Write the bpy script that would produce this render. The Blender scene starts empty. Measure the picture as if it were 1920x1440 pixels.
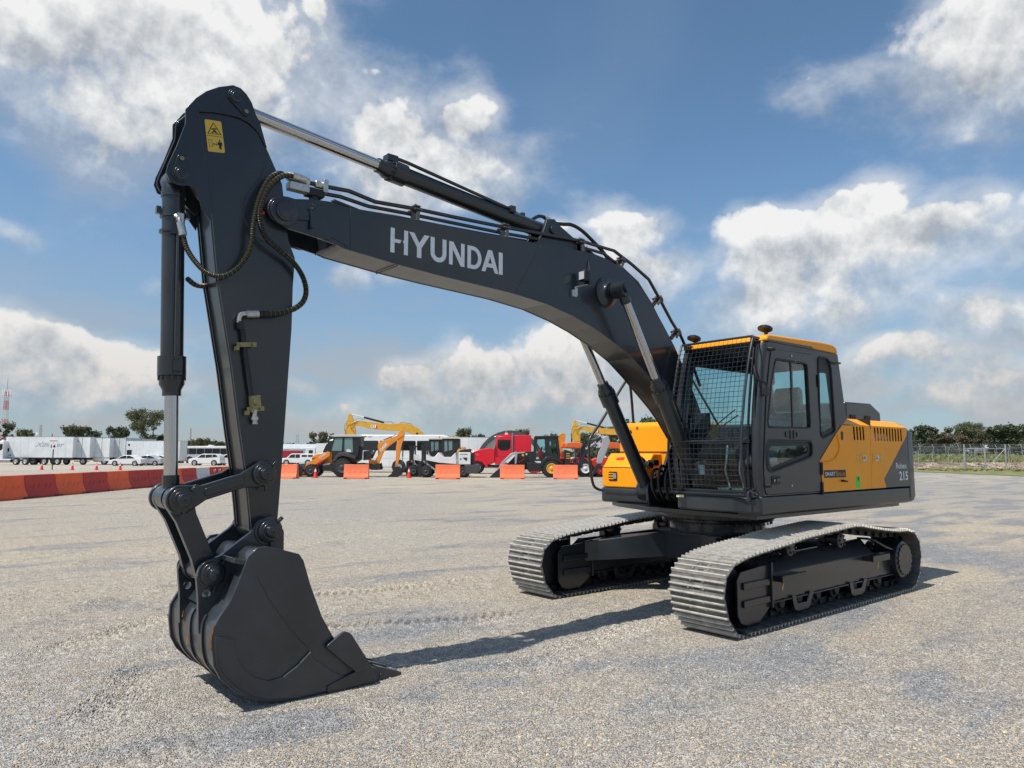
import bpy, math, random
import numpy as np
from mathutils import Vector, Matrix
from mathutils.geometry import tessellate_polygon
R = math.radians
S = bpy.context.scene
COL = S.collection
random.seed(7)

# ---------------------------------------------------------------- camera
YAW, PITCH, ROLL = R(-129.948), R(5.515), R(0.154)
CAM = Vector((7.87, 5.407, 1.674))
FW = Vector((math.cos(YAW)*math.cos(PITCH), math.sin(YAW)*math.cos(PITCH), math.sin(PITCH)))
RT = FW.cross(Vector((0, 0, 1))).normalized()
UPV = RT.cross(FW)
rt = RT*math.cos(ROLL) + UPV*math.sin(ROLL)
up = -RT*math.sin(ROLL) + UPV*math.cos(ROLL)
cd = bpy.data.cameras.new('camera')
cam = bpy.data.objects.new('camera', cd)
COL.objects.link(cam)
cd.sensor_width = 36
cd.lens = 1364.26/1920*36
cd.clip_start = 0.1
cd.clip_end = 6000
cam.matrix_world = Matrix(((rt.x, up.x, -FW.x, CAM.x), (rt.y, up.y, -FW.y, CAM.y), (rt.z, up.z, -FW.z, CAM.z), (0, 0, 0, 1)))
S.camera = cam
S.render.resolution_x, S.render.resolution_y = 1024, 768

# ---------------------------------------------------------------- light
SUN_EL, SUN_AZ = R(58.5), R(-4)      # azimuth measured from +X towards +Y
SUN = Vector((math.cos(SUN_EL)*math.cos(SUN_AZ), math.cos(SUN_EL)*math.sin(SUN_AZ), math.sin(SUN_EL)))
ld = bpy.data.lights.new('sun', 'SUN')
ld.energy = 5.0
ld.angle = R(0.5)
ld.color = (1.0, 0.95, 0.87)
sun = bpy.data.objects.new('sun', ld)
COL.objects.link(sun)
sun.rotation_euler = SUN.to_track_quat('Z', 'Y').to_euler()
S.view_settings.view_transform = 'Standard'
S.view_settings.look = 'None'
S.view_settings.exposure = 0.0
S.view_settings.gamma = 1
S.view_settings.use_curve_mapping = False
S.cycles.max_bounces = 6
S.cycles.transparent_max_bounces = 16

# ---------------------------------------------------------------- sky with cumulus clouds
W = bpy.data.worlds.new('World')
S.world = W
W.use_nodes = True
nt = W.node_tree
nt.nodes.clear()
N = nt.nodes
L = nt.links


def node(t, **k):
    n = N.new(t)
    for a, b in k.items():
        setattr(n, a, b)
    return n


def setin(n, i, v):
    if isinstance(v, bpy.types.NodeSocket):
        L.new(v, n.inputs[i])
    else:
        n.inputs[i].default_value = v


def m(op, a, b=None, c=None, clamp=False):
    n = node('ShaderNodeMath', operation=op, use_clamp=clamp)
    setin(n, 0, a)
    if b is not None:
        setin(n, 1, b)
    if c is not None:
        setin(n, 2, c)
    return n.outputs[0]


def vm(op, a, b=None, c=None):
    n = node('ShaderNodeVectorMath', operation=op)
    setin(n, 0, a)
    if b is not None:
        setin(n, 1, b)
    if c is not None:
        setin(n, 2, c)
    return n.outputs[1] if op in ('LENGTH', 'DOT_PRODUCT', 'DISTANCE') else n.outputs[0]


def mixc(f, a, b):
    n = node('ShaderNodeMix', data_type='RGBA')
    setin(n, 0, f)
    setin(n, 6, a)
    setin(n, 7, b)
    return n.outputs[2]


def mrange(v, a, b, c=0.0, d=1.0, smooth=True):
    n = node('ShaderNodeMapRange')
    if smooth:
        n.interpolation_type = 'SMOOTHSTEP'
    setin(n, 0, v)
    for i, x in enumerate((a, b, c, d)):
        n.inputs[i+1].default_value = x
    return n.outputs[0]


def noise(vec, scale, detail, rough=0.5, out=0, dist=0.0):
    n = node('ShaderNodeTexNoise')
    n.inputs['Scale'].default_value = scale
    n.inputs['Detail'].default_value = detail
    n.inputs['Roughness'].default_value = rough
    n.inputs['Distortion'].default_value = dist
    L.new(vec, n.inputs['Vector'])
    return n.outputs[out]


def azel(u, v):
    """direction of a point of the sky, as azimuth and elevation"""
    d = rt*((u-960)/1364.26) + up*((720-v)/1364.26) + FW
    d.normalize()
    return math.atan2(d.y, d.x), math.asin(d.z)


# cumulus banks: centre, half width, half height (angles), strength
BANKS = [
    (200, 50, 330, 120, 1.1), (390, 120, 165, 115, 1.0), (235, 215, 125, 120, 1.0), (90, 30, 170, 75, .9), (340, 255, 125, 95, .95), (540, 225, 70, 45, .5), (590, 20, 55, 45, .6),
    (725, 262, 85, 78, 1.0), (868, 215, 60, 60, .95), (862, 310, 100, 75, .95), (725, 345, 115, 80, 1.05), (745, 470, 110, 50, .8), (640, 520, 50, 35, .8), (885, 365, 80, 50, .85),
    (1170, 430, 70, 55, 1.0), (1225, 520, 75, 50, .85), (1060, 425, 45, 25, .7), (1130, 490, 60, 35, .6),
    (1400, 440, 85, 55, 1.0), (1600, 400, 90, 52, 1.0), (1500, 430, 90, 50, .9), (1500, 495, 180, 72, 1.05), (1740, 455, 190, 62, .92), (1590, 570, 120, 48, .92), (1430, 575, 100, 60, .95), (1860, 410, 80, 40, .6), (1320, 625, 45, 22, .5),
    (1850, 110, 135, 130, 1.05), (1910, 30, 150, 110, 1.0), (1830, 268, 60, 18, .62), (1560, 150, 120, 45, .42), (1470, 190, 60, 25, .40), (1700, 30, 40, 25, .3),
    (1850, 590, 110, 45, .9), (1690, 680, 95, 36, 1.0), (1880, 720, 90, 40, .9), (1790, 745, 90, 36, .85),
    (775, 705, 65, 38, 1.0), (895, 695, 90, 50, 1.05), (1015, 665, 85, 60, 1.1), (1090, 700, 110, 70, 1.0), (890, 760, 200, 50, .95), (660, 775, 60, 26, .6), (1180, 760, 110, 50, .6),
    (50, 655, 95, 50, 1.05), (140, 690, 100, 50, 1.0), (265, 705, 60, 32, .9), (60, 745, 150, 55, .85), (230, 760, 120, 40, .7), (270, 545, 50, 28, .45), (570, 730, 40, 18, .5),
    (20, 435, 35, 20, .6), (70, 290, 40, 16, .3), (200, 770, 200, 35, .45), (1500, 780, 220, 35, .45), (560, 790, 120, 26, .4)]


tc = node('ShaderNodeTexCoord')
D0 = tc.outputs['Generated']
sep = node('ShaderNodeSeparateXYZ')
L.new(D0, sep.inputs[0])
az = m('ARCTAN2', sep.outputs[1], sep.outputs[0])
el = m('ARCSINE', sep.outputs[2])
cmb = node('ShaderNodeCombineXYZ')
L.new(az, cmb.inputs[0])
L.new(el, cmb.inputs[1])
P0 = cmb.outputs[0]
warp = vm('SUBTRACT', noise(D0, 5.5, 2, .6, out=1), (.5, .5, .5))
Pw = vm('MULTIPLY_ADD', warp, (.10, .10, 0), P0)
acc = None
peak = None
lean = None
for (u, v, ru, rv, s) in BANKS:
    a, e = azel(u, v)
    kk = .95 if ru > 300 else .84
    sx, sy = 1364/(ru*kk), 1364/(rv*kk)
    q = vm('MULTIPLY_ADD', Pw, (sx*math.cos(e), sy, 0), (-a*sx*math.cos(e), -e*sy, 0))
    g = m('MULTIPLY', m('POWER', 2.0, m('MULTIPLY', vm('DOT_PRODUCT', q, q), -1.0)), s)
    sc_ = node('ShaderNodeVectorMath', operation='SCALE')
    L.new(q, sc_.inputs[0])
    L.new(g, sc_.inputs['Scale'])
    acc = g if acc is None else m('ADD', acc, g)
    peak = g if peak is None else m('MAXIMUM', peak, g)
    lean = sc_.outputs[0] if lean is None else vm('ADD', lean, sc_.outputs[0])
ls = node('ShaderNodeSeparateXYZ')
L.new(lean, ls.inputs[0])
# how high a point lies within its bank: sunlit crowns above, grey bases below
hgt = m('DIVIDE', ls.outputs[1], m('MAXIMUM', acc, .25))
body = m('MINIMUM', m('ADD', m('MULTIPLY', peak, .80), m('MULTIPLY', acc, .22)), 1.1)
# outside the view: the same sort of broken cumulus
fwd = vm('DOT_PRODUCT', D0, tuple(FW))
away = mrange(fwd, .80, .62)
big = noise(D0, 3.2, 3, .5)
body = m('ADD', body, m('MULTIPLY', mrange(big, .47, .68, 0, 1.0), away))
puff = noise(D0, 10, 6, .62)
Dup = vm('NORMALIZE', vm('ADD', D0, tuple(Vector((0, 0, .022)) + SUN*.008)))
pa = noise(D0, 10, 5, .62)
pb = noise(Dup, 10, 5, .62)
bill = node('ShaderNodeTexVoronoi', feature='F1')
bill.inputs['Scale'].default_value = 24
L.new(vm('MULTIPLY_ADD', warp, (.14, .14, .14), D0), bill.inputs['Vector'])
bil2 = node('ShaderNodeTexVoronoi', feature='F1')
bil2.inputs['Scale'].default_value = 58
L.new(vm('MULTIPLY_ADD', warp, (.14, .14, .14), D0), bil2.inputs['Vector'])
cauli = m('ADD', m('SUBTRACT', .42, bill.outputs[0]), m('MULTIPLY', m('SUBTRACT', .42, bil2.outputs[0]), .45))
dens = m('ADD', m('MULTIPLY', m('SUBTRACT', puff, .5), 1.0), m('ADD', m('MULTIPLY', cauli, .34), body))
pa_ = noise(vm('MULTIPLY', D0, (1, 1, 1.8)), 7, 5, .62)
soft = mrange(hgt, -.5, .6, .75, .24)
mask = m('DIVIDE', m('SUBTRACT', dens, .40), soft, clamp=True)
mask = mrange(mask, 0, 1)
# torn veils around every bank
veils = m('MULTIPLY', mrange(m('ADD', body, m('MULTIPLY', m('SUBTRACT', pa_, .5), 1.3)), .10, .75), .55)
mask = m('MAXIMUM', mask, veils)
relief = m('MULTIPLY', m('SUBTRACT', pa, pb), 3.2)
lit = m('ADD', .66, m('MULTIPLY', hgt, .50))
lit = m('ADD', lit, relief)
lit = m('ADD', lit, m('MULTIPLY', cauli, .22))
lit = m('ADD', lit, m('MULTIPLY', m('SUBTRACT', puff, .5), .45), clamp=True)
white = mixc(lit, (.42, .455, .50, 1), (.90, .90, .89, 1))
# low banks are seen through kilometres of warm haze
lowness = mrange(el, .05, .22, 1, 0)
white = mixc(m('MULTIPLY', lowness, .65), white, mixc(lit, (.37, .42, .475, 1), (.68, .62, .575, 1)))
sky = node('ShaderNodeTexSky', sky_type='NISHITA')
sky.sun_disc = False
sky.sun_elevation = SUN_EL
sky.sun_rotation = math.pi/2 - SUN_AZ
sky.altitude = 2200
sky.air_density = 1.0
sky.dust_density = 1.2
sky.ozone_density = 1.0
SKY = .145
blue = node('ShaderNodeVectorMath', operation='MULTIPLY')
L.new(sky.outputs[0], blue.inputs[0])
blue.inputs[1].default_value = (SKY*.88, SKY*1.04, SKY*1.03)
hz = mrange(el, -.02, .40, 1, 0)
skyc = mixc(m('MULTIPLY', hz, .80), blue.outputs[0], (.275, .34, .42, 1))
# thin low cloud drowned in haze
lowband = m('MULTIPLY', mrange(noise(vm('MULTIPLY', D0, (1, 1, 3.2)), 6.5, 4, .55), .42, .66), mrange(el, .02, .27, .75, 0))
skyc = mixc(lowband, skyc, (.46, .45, .455, 1))
veil = m('MULTIPLY', mrange(big, .45, .75), .07)
skyc = mixc(veil, skyc, (.5, .56, .63, 1))
final = mixc(m('MULTIPLY', mask, mrange(el, .0, .09, .35, .97)), skyc, white)
bg = node('ShaderNodeBackground')
L.new(final, bg.inputs[0])
bg.inputs[1].default_value = 1.0
out = node('ShaderNodeOutputWorld')
L.new(bg.outputs[0], out.inputs[0])

# ---------------------------------------------------------------- materials


def mat(name, col, rough=.5, metal=0.0, coat=0.0, var=0.0, vscale=3.0, bump=0.0, bscale=60.0, dust=None, spec=.5, emit=None):
    M = bpy.data.materials.new(name)
    M.use_nodes = True
    t = M.node_tree
    b = t.nodes['Principled BSDF']
    b.inputs['Base Color'].default_value = (*col, 1)
    b.inputs['Roughness'].default_value = rough
    b.inputs['Metallic'].default_value = metal
    b.inputs['Coat Weight'].default_value = coat
    b.inputs['Coat Roughness'].default_value = .12
    b.inputs['Specular IOR Level'].default_value = spec
    tcn = t.nodes.new('ShaderNodeTexCoord')
    if var > 0 or dust:
        n = t.nodes.new('ShaderNodeTexNoise')
        n.inputs['Scale'].default_value = vscale
        n.inputs['Detail'].default_value = 6
        n.inputs['Roughness'].default_value = .6
        t.links.new(tcn.outputs['Object'], n.inputs['Vector'])
        mx = t.nodes.new('ShaderNodeMix')
        mx.data_type = 'RGBA'
        mr = t.nodes.new('ShaderNodeMapRange')
        mr.inputs[1].default_value = .38
        mr.inputs[2].default_value = .68
        t.links.new(n.outputs[0], mr.inputs[0])
        t.links.new(mr.outputs[0], mx.inputs[0])
        a = [c*(1-var) for c in col]
        bb = list(dust) if dust else [min(1, c*(1+var)) for c in col]
        mx.inputs[6].default_value = (*(col if dust else a), 1)
        mx.inputs[7].default_value = (*bb, 1)
        t.links.new(mx.outputs[2], b.inputs['Base Color'])
        rr = t.nodes.new('ShaderNodeMapRange')
        t.links.new(n.outputs[0], rr.inputs[0])
        rr.inputs[3].default_value = max(.03, rough-.08)
        rr.inputs[4].default_value = min(1, rough+.12)
        t.links.new(rr.outputs[0], b.inputs['Roughness'])
    if bump > 0:
        n2 = t.nodes.new('ShaderNodeTexNoise')
        n2.inputs['Scale'].default_value = bscale
        n2.inputs['Detail'].default_value = 3
        t.links.new(tcn.outputs['Object'], n2.inputs['Vector'])
        bp = t.nodes.new('ShaderNodeBump')
        bp.inputs['Strength'].default_value = bump
        bp.inputs['Distance'].default_value = .01
        t.links.new(n2.outputs[0], bp.inputs['Height'])
        t.links.new(bp.outputs[0], b.inputs['Normal'])
    if emit:
        b.inputs['Emission Color'].default_value = (*emit, 1)
        b.inputs['Emission Strength'].default_value = 1
    return M


def glass(name, tint, clear=.8, rough=.02):
    M = bpy.data.materials.new(name)
    M.use_nodes = True
    t = M.node_tree
    t.nodes.remove(t.nodes['Principled BSDF'])
    o = t.nodes['Material Output']
    tr = t.nodes.new('ShaderNodeBsdfTransparent')
    tr.inputs[0].default_value = (*[c*clear for c in tint], 1)
    gl = t.nodes.new('ShaderNodeBsdfGlossy')
    gl.inputs['Roughness'].default_value = rough
    fr = t.nodes.new('ShaderNodeFresnel')
    ge_ = t.nodes.new('ShaderNodeNewGeometry')
    io = t.nodes.new('ShaderNodeMapRange')
    io.inputs[3].default_value = 1.5
    io.inputs[4].default_value = 1/1.5
    t.links.new(ge_.outputs['Backfacing'], io.inputs[0])
    t.links.new(io.outputs[0], fr.inputs[0])
    mx = t.nodes.new('ShaderNodeMixShader')
    t.links.new(fr.outputs[0], mx.inputs[0])
    t.links.new(tr.outputs[0], mx.inputs[1])
    t.links.new(gl.outputs[0], mx.inputs[2])
    t.links.new(mx.outputs[0], o.inputs[0])
    return M


DARK = mat('charcoal_paint', (.010, .0145, .020), .38, coat=.5, var=.35, vscale=1.6, bump=.05, bscale=35)
DARK2 = mat('graphite_paint', (.018, .0215, .026), .42, coat=.35, var=.22, vscale=3, bump=.05, bscale=50)
BLACK = mat('black_plastic', (.010, .011, .013), .5, var=.2)
RUBBER = mat('rubber_hose', (.010, .010, .011), .42)
YEL = mat('yellow_paint', (.90, .34, .004), .40, coat=.0, spec=.32, var=.05, vscale=1.5)
CHROME = mat('chrome_rod', (.50, .50, .51), .18, metal=1)
ZINC = mat('zinc_fitting', (.52, .52, .50), .35, metal=.9, var=.15, vscale=40)
BRASS = mat('passivated_brass', (.30, .27, .13), .42, metal=.8, var=.2, vscale=40)
STEEL = mat('dusty_track_steel', (.11, .108, .108), .55, metal=.35, vscale=7, dust=(.26, .245, .22), bump=.3, bscale=90)
TRACKIN = mat('track_chain_steel', (.018, .019, .021), .5, metal=.3, var=.3, vscale=10)
BUCKET = mat('bucket_paint', (.026, .031, .037), .40, coat=.5, var=.35, vscale=2.2, bump=.12, bscale=28)
RUST = mat('scraped_rusty_edge', (.24, .09, .03), .7, var=.4, vscale=30)
WHITEP = mat('white_paint', (.72, .74, .77), .5, var=.04, vscale=12)
LABELY = mat('yellow_label', (.62, .42, .06), .5)
INK = mat('black_print', (.008, .008, .008), .6)
GREENL = mat('green_label', (.03, .62, .05), .5)
REDP = mat('red_cap', (.6, .02, .015), .4)
CABGL = glass('teal_cab_glass', (.70, .88, .89), 1.0)
DOORGL = glass('side_cab_glass', (.80, .90, .90), 1.0)
SEAT = mat('plastic_wrapped_seat', (.10, .11, .12), .25, coat=.8, var=.35, vscale=9, bump=.5, bscale=9)
LENS = mat('lamp_lens', (.75, .78, .8), .1, metal=.4)
WELD = mat('weld_bead', (.030, .036, .043), .4, bump=.6, bscale=120)

# ---------------------------------------------------------------- mesh helpers


def catmull(pts, n=6, closed=False):
    P = [Vector(p) for p in pts]
    out_ = []
    k = len(P)
    rng = range(k) if closed else range(k-1)
    for i in rng:
        if closed:
            a, b, c, d = P[(i-1) % k], P[i], P[(i+1) % k], P[(i+2) % k]
        else:
            a, b, c, d = P[max(i-1, 0)], P[i], P[i+1], P[min(i+2, k-1)]
        for j in range(n):
            t = j/n
            out_.append(.5*((2*b)+(c-a)*t+(2*a-5*b+4*c-d)*t*t+(3*b-a-3*c+d)*t*t*t))
    if not closed:
        out_.append(P[-1].copy())
    return out_


class MB:
    def __init__(s):
        s.V = []
        s.F = []
        s.I = []
        s.mi = 0

    def add(s, vs, fs):
        o = len(s.V)
        s.V += [tuple(v) for v in vs]
        s.F += [tuple(i+o for i in f) for f in fs]
        s.I += [s.mi]*len(fs)
        return s

    def box(s, x0, x1, y0, y1, z0, z1):
        return s.add([(x, y, z) for x in (x0, x1) for y in (y0, y1) for z in (z0, z1)],
                     [(0, 1, 3, 2), (4, 6, 7, 5), (0, 4, 5, 1), (2, 3, 7, 6), (0, 2, 6, 4), (1, 5, 7, 3)])

    def hexa(s, a, b):
        """a, b: two quads (4 points each) joined into a solid"""
        return s.add(list(a)+list(b), [(0, 1, 2, 3), (7, 6, 5, 4), (0, 4, 5, 1), (1, 5, 6, 2), (2, 6, 7, 3), (3, 7, 4, 0)])

    def bar(s, p, q, w, h, upd=(0, 0, 1)):
        p, q = Vector(p), Vector(q)
        d = (q-p).normalized()
        u_ = Vector(upd)
        sd = d.cross(u_)
        if sd.length < 1e-4:
            sd = d.cross(Vector((0, 1, 0)))
        sd.normalize()
        u_ = sd.cross(d)
        sd *= w/2
        u_ *= h/2
        return s.hexa([p-sd-u_, p+sd-u_, p+sd+u_, p-sd+u_], [q-sd-u_, q+sd-u_, q+sd+u_, q-sd+u_])

    def cyl(s, p, q, r, r2=None, n=18, caps=True):
        p, q = Vector(p), Vector(q)
        r2 = r if r2 is None else r2
        d = (q-p).normalized()
        a = d.cross(Vector((0, 0, 1)))
        if a.length < 1e-3:
            a = d.cross(Vector((0, 1, 0)))
        a.normalize()
        b = d.cross(a)
        vs = []
        for c, rr in ((p, r), (q, r2)):
            for i in range(n):
                t = 2*math.pi*i/n
                vs.append(c+a*(rr*math.cos(t))+b*(rr*math.sin(t)))
        fs = [(i, (i+1) % n, n+(i+1) % n, n+i) for i in range(n)]
        if caps:
            fs += [tuple(range(n))[::-1], tuple(range(n, 2*n))]
        return s.add(vs, fs)

    def lathe(s, p, q, prof, n=20):
        """prof: (t along p->q in metres, radius)"""
        p, q = Vector(p), Vector(q)
        d = (q-p).normalized()
        a = d.cross(Vector((0, 0, 1)))
        if a.length < 1e-3:
            a = d.cross(Vector((0, 1, 0)))
        a.normalize()
        b = d.cross(a)
        vs = []
        for (t, r) in prof:
            for i in range(n):
                w = 2*math.pi*i/n
                vs.append(p+d*t+a*(r*math.cos(w))+b*(r*math.sin(w)))
        fs = []
        for k in range(len(prof)-1):
            fs += [(k*n+i, k*n+(i+1) % n, (k+1)*n+(i+1) % n, (k+1)*n+i) for i in range(n)]
        fs += [tuple(range(n))[::-1], tuple(range((len(prof)-1)*n, len(prof)*n))]
        return s.add(vs, fs)

    def tube(s, pts, r, n=8, ripple=0, mi2=None):
        P = [Vector(p) for p in pts]
        up_ = Vector((0, 0, 1))
        rings = []
        prev = None
        for i, p in enumerate(P):
            d = (P[min(i+1, len(P)-1)]-P[max(i-1, 0)]).normalized()
            if prev is None:
                a = d.cross(up_)
                if a.length < 1e-3:
                    a = d.cross(Vector((1, 0, 0)))
            else:
                a = prev-d*prev.dot(d)
            a.normalize()
            prev = a
            b = d.cross(a)
            rr = r*(1+ripple*(1 if i % 2 else -1))
            rings.append([p+a*(rr*math.cos(2*math.pi*k/n))+b*(rr*math.sin(2*math.pi*k/n)) for k in range(n)])
        o = len(s.V)
        for rg in rings:
            s.V += [tuple(v) for v in rg]
        for i in range(len(rings)-1):
            for k in range(n):
                s.F.append((o+i*n+k, o+i*n+(k+1) % n, o+(i+1)*n+(k+1) % n, o+(i+1)*n+k))
                s.I.append(s.mi)
        s.F += [tuple(o+k for k in range(n))[::-1], tuple(o+(len(rings)-1)*n+k for k in range(n))]
        s.I += [s.mi, s.mi]
        return s

    def prism(s, poly, a, b, holes=(), ax='y'):
        def mp(u, v, w):
            return (u, w, v) if ax == 'y' else ((w, u, v) if ax == 'x' else (u, v, w))
        n = len(poly)
        if not holes:
            vs = [mp(u, v, a) for u, v in poly]+[mp(u, v, b) for u, v in poly]
            fs = [tuple(range(n)), tuple(range(2*n-1, n-1, -1))]
            fs += [(i, n+i, n+(i+1) % n, (i+1) % n) for i in range(n)]
            return s.add(vs, fs)
        loops = [list(poly)]+[list(h) for h in holes]
        flat = [q for l in loops for q in l]
        tri = tessellate_polygon([[Vector((u, v, 0)) for u, v in l] for l in loops])
        k = len(flat)
        vs = [mp(u, v, a) for u, v in flat]+[mp(u, v, b) for u, v in flat]
        fs = [tuple(t) for t in tri]+[tuple(i+k for i in t[::-1]) for t in tri]
        o = 0
        for l in loops:
            q = len(l)
            fs += [(o+i, k+o+i, k+o+(i+1) % q, o+(i+1) % q) for i in range(q)]
            o += q
        return s.add(vs, fs)

    def build(s, name, mats, parent=None, bevel=0, smooth=True, label=None, seg=2, recalc=True, stuff=False):
        import bmesh
        me = bpy.data.meshes.new(name)
        me.from_pydata(s.V, [], s.F)
        if not isinstance(mats, (list, tuple)):
            mats = [mats]
        for q in mats:
            me.materials.append(q)
        if len(mats) > 1:
            me.polygons.foreach_set('material_index', s.I)
        if recalc:
            bm = bmesh.new()
            bm.from_mesh(me)
            bmesh.ops.recalc_face_normals(bm, faces=bm.faces)
            bm.to_mesh(me)
            bm.free()
        if smooth:
            me.polygons.foreach_set('use_smooth', [True]*len(me.polygons))
            me.set_sharp_from_angle(angle=R(38))
        me.update()
        o = bpy.data.objects.new(name, me)
        COL.objects.link(o)
        if parent:
            o.parent = parent
        if bevel:
            md = o.modifiers.new('bevel', 'BEVEL')
            md.width = bevel
            md.segments = seg
            md.limit_method = 'ANGLE'
            md.angle_limit = R(35)
            md.harden_normals = False
        if label:
            o['label'] = label
        if stuff:
            o['kind'] = 'stuff'
        return o


def each(b, name, mats, parent=None, **kw):
    """every separate piece collected in b becomes an object of its own"""
    par = list(range(len(b.V)))

    def find(i):
        while par[i] != i:
            par[i] = par[par[i]]
            i = par[i]
        return i
    for f in b.F:
        r0 = find(f[0])
        for i in f[1:]:
            par[find(i)] = r0
    groups = {}
    for k, f in enumerate(b.F):
        groups.setdefault(find(f[0]), []).append(k)
    res = []
    for g in groups.values():
        q = MB()
        mp = {}
        for k in g:
            for i in b.F[k]:
                if i not in mp:
                    mp[i] = len(q.V)
                    q.V.append(b.V[i])
            q.F.append(tuple(mp[i] for i in b.F[k]))
            q.I.append(b.I[k])
        res.append(q.build(name, mats, parent, **kw))
    return res


def root(name, label, cat, loc=(0, 0, 0), rz=0, group=None):
    o = bpy.data.objects.new(name, None)
    COL.objects.link(o)
    o.location = loc
    o.rotation_euler = (0, 0, rz)
    o['label'] = label
    o['category'] = cat
    if group:
        o['group'] = group
    return o


def copy_tree(o, parent=None):
    c = o.copy()
    COL.objects.link(c)
    if parent:
        c.parent = parent
    for ch in list(o.children):
        copy_tree(ch, c)
    return c


def smoothpoly(pts, n=4):
    return [(v.x, v.y) for v in catmull([(a, b, 0) for a, b in pts], n, closed=True)]


def rrect(x0, x1, z0, z1, r, n=4):
    o = []
    for cx, cz, a0 in ((x1-r, z1-r, 0), (x0+r, z1-r, 90), (x0+r, z0+r, 180), (x1-r, z0+r, 270)):
        for i in range(n+1):
            t = R(a0+90*i/n)
            o.append((cx+r*math.cos(t), cz+r*math.sin(t)))
    return o


def roundcorners(poly, r, n=4):
    """fillet every corner of a polygon"""
    o = []
    k = len(poly)
    for i in range(k):
        p = Vector(poly[i])
        a = (Vector(poly[i-1])-p)
        b = (Vector(poly[(i+1) % k])-p)
        rr = min(r, a.length*.45, b.length*.45)
        a = p+a.normalized()*rr
        b = p+b.normalized()*rr
        for j in range(n+1):
            t = j/n
            q = a*(1-t)**2+p*(2*t*(1-t))+b*t*t
            o.append((q.x, q.y))
    return o


def text(parent, name, s, mt, org, xd, ud, h, w=None, ext=.0015, shear=0, bold=0.0):
    """flat lettering: org = lower left corner, xd = reading direction, ud = up"""
    cu = bpy.data.curves.new(name, 'FONT')
    cu.body = s
    cu.size = 1
    cu.shear = shear
    cu.offset = bold
    cu.resolution_u = 3
    t_ = bpy.data.objects.new(name, cu)
    COL.objects.link(t_)
    dg = bpy.context.evaluated_depsgraph_get()
    me = bpy.data.meshes.new_from_object(t_.evaluated_get(dg))
    COL.objects.unlink(t_)
    bpy.data.objects.remove(t_)
    co = np.zeros(len(me.vertices)*3)
    me.vertices.foreach_get('co', co)
    co = co.reshape(-1, 3)
    mn, mx = co.min(0), co.max(0)
    sc = h/(mx[1]-mn[1])
    sx = sc if w is None else w/(mx[0]-mn[0])
    xd, ud, org = Vector(xd).normalized(), Vector(ud).normalized(), Vector(org)
    nd = xd.cross(ud)
    q = (co-mn)*np.array([sx, sc, 1])
    new = np.array(org)[None]+q[:, :1]*np.array(xd)[None]+q[:, 1:2]*np.array(ud)[None]+np.array(nd)[None]*ext
    me.vertices.foreach_set('co', new.ravel())
    me.materials.clear()
    me.materials.append(mt)
    me.update()
    o = bpy.data.objects.new(name, me)
    COL.objects.link(o)
    if parent:
        o.parent = parent
    return o

# ---------------------------------------------------------------- ground
rng = np.random.default_rng(11)


def vnoise(x, y, s, seed):
    r = np.random.default_rng(seed)
    T = r.random((256, 256))
    X, Y = x*s+500.3, y*s+500.7
    i, j = np.floor(X).astype(int), np.floor(Y).astype(int)
    fx, fy = X-i, Y-j
    fx = fx*fx*(3-2*fx)
    fy = fy*fy*(3-2*fy)
    i0, i1, j0, j1 = i % 256, (i+1) % 256, j % 256, (j+1) % 256
    return (T[i0, j0]*(1-fx)*(1-fy)+T[i1, j0]*fx*(1-fy)+T[i0, j1]*(1-fx)*fy+T[i1, j1]*fx*fy)-.5


# lugged tyre and track prints pressed into the gravel: start, end, width, depth, pitch, slant
PRINTS = [((4.3, -3.1), (1.5, -2.5), .42, .016, .10, .5), ((5.0, -1.6), (2.6, -.5), .42, .018, .10, -.5),
          ((7.0, -1.9), (5.3, -3.0), .42, .02, .105, .6), ((4.3, .85), (1.2, .35), .45, .015, .095, .3),
          ((4.5, -7.7), (-1.5, -7.9), .5, .012, .16, .5), ((6.9, .2), (6.3, -1.1), .42, .02, .10, .5),
          ((7.3, 1.0), (6.2, .75), .4, .012, .13, -.4), ((3.9, 1.7), (1.6, 3.4), .4, .006, .14, .3)]


# low windrows of loose material pushed up by turning machines
RIDGES = [((7.0, -3.6), (4.6, -5.0), .16, .055), ((7.4, -7.0), (2.5, -8.2), .2, .05), ((3.6, -11), (-4, -12), .25, .05), ((5.4, 1.9), (2.4, 2.0), .14, .022),
          ((2.0, -2.2), (3.9, -2.3), .12, .025), ((1.0, 2.6), (-4, 4.4), .2, .02), ((5.0, 2.7), (3.0, 3.9), .15, .02), ((6.9, .75), (5.6, 1.7), .12, .018)]


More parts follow.
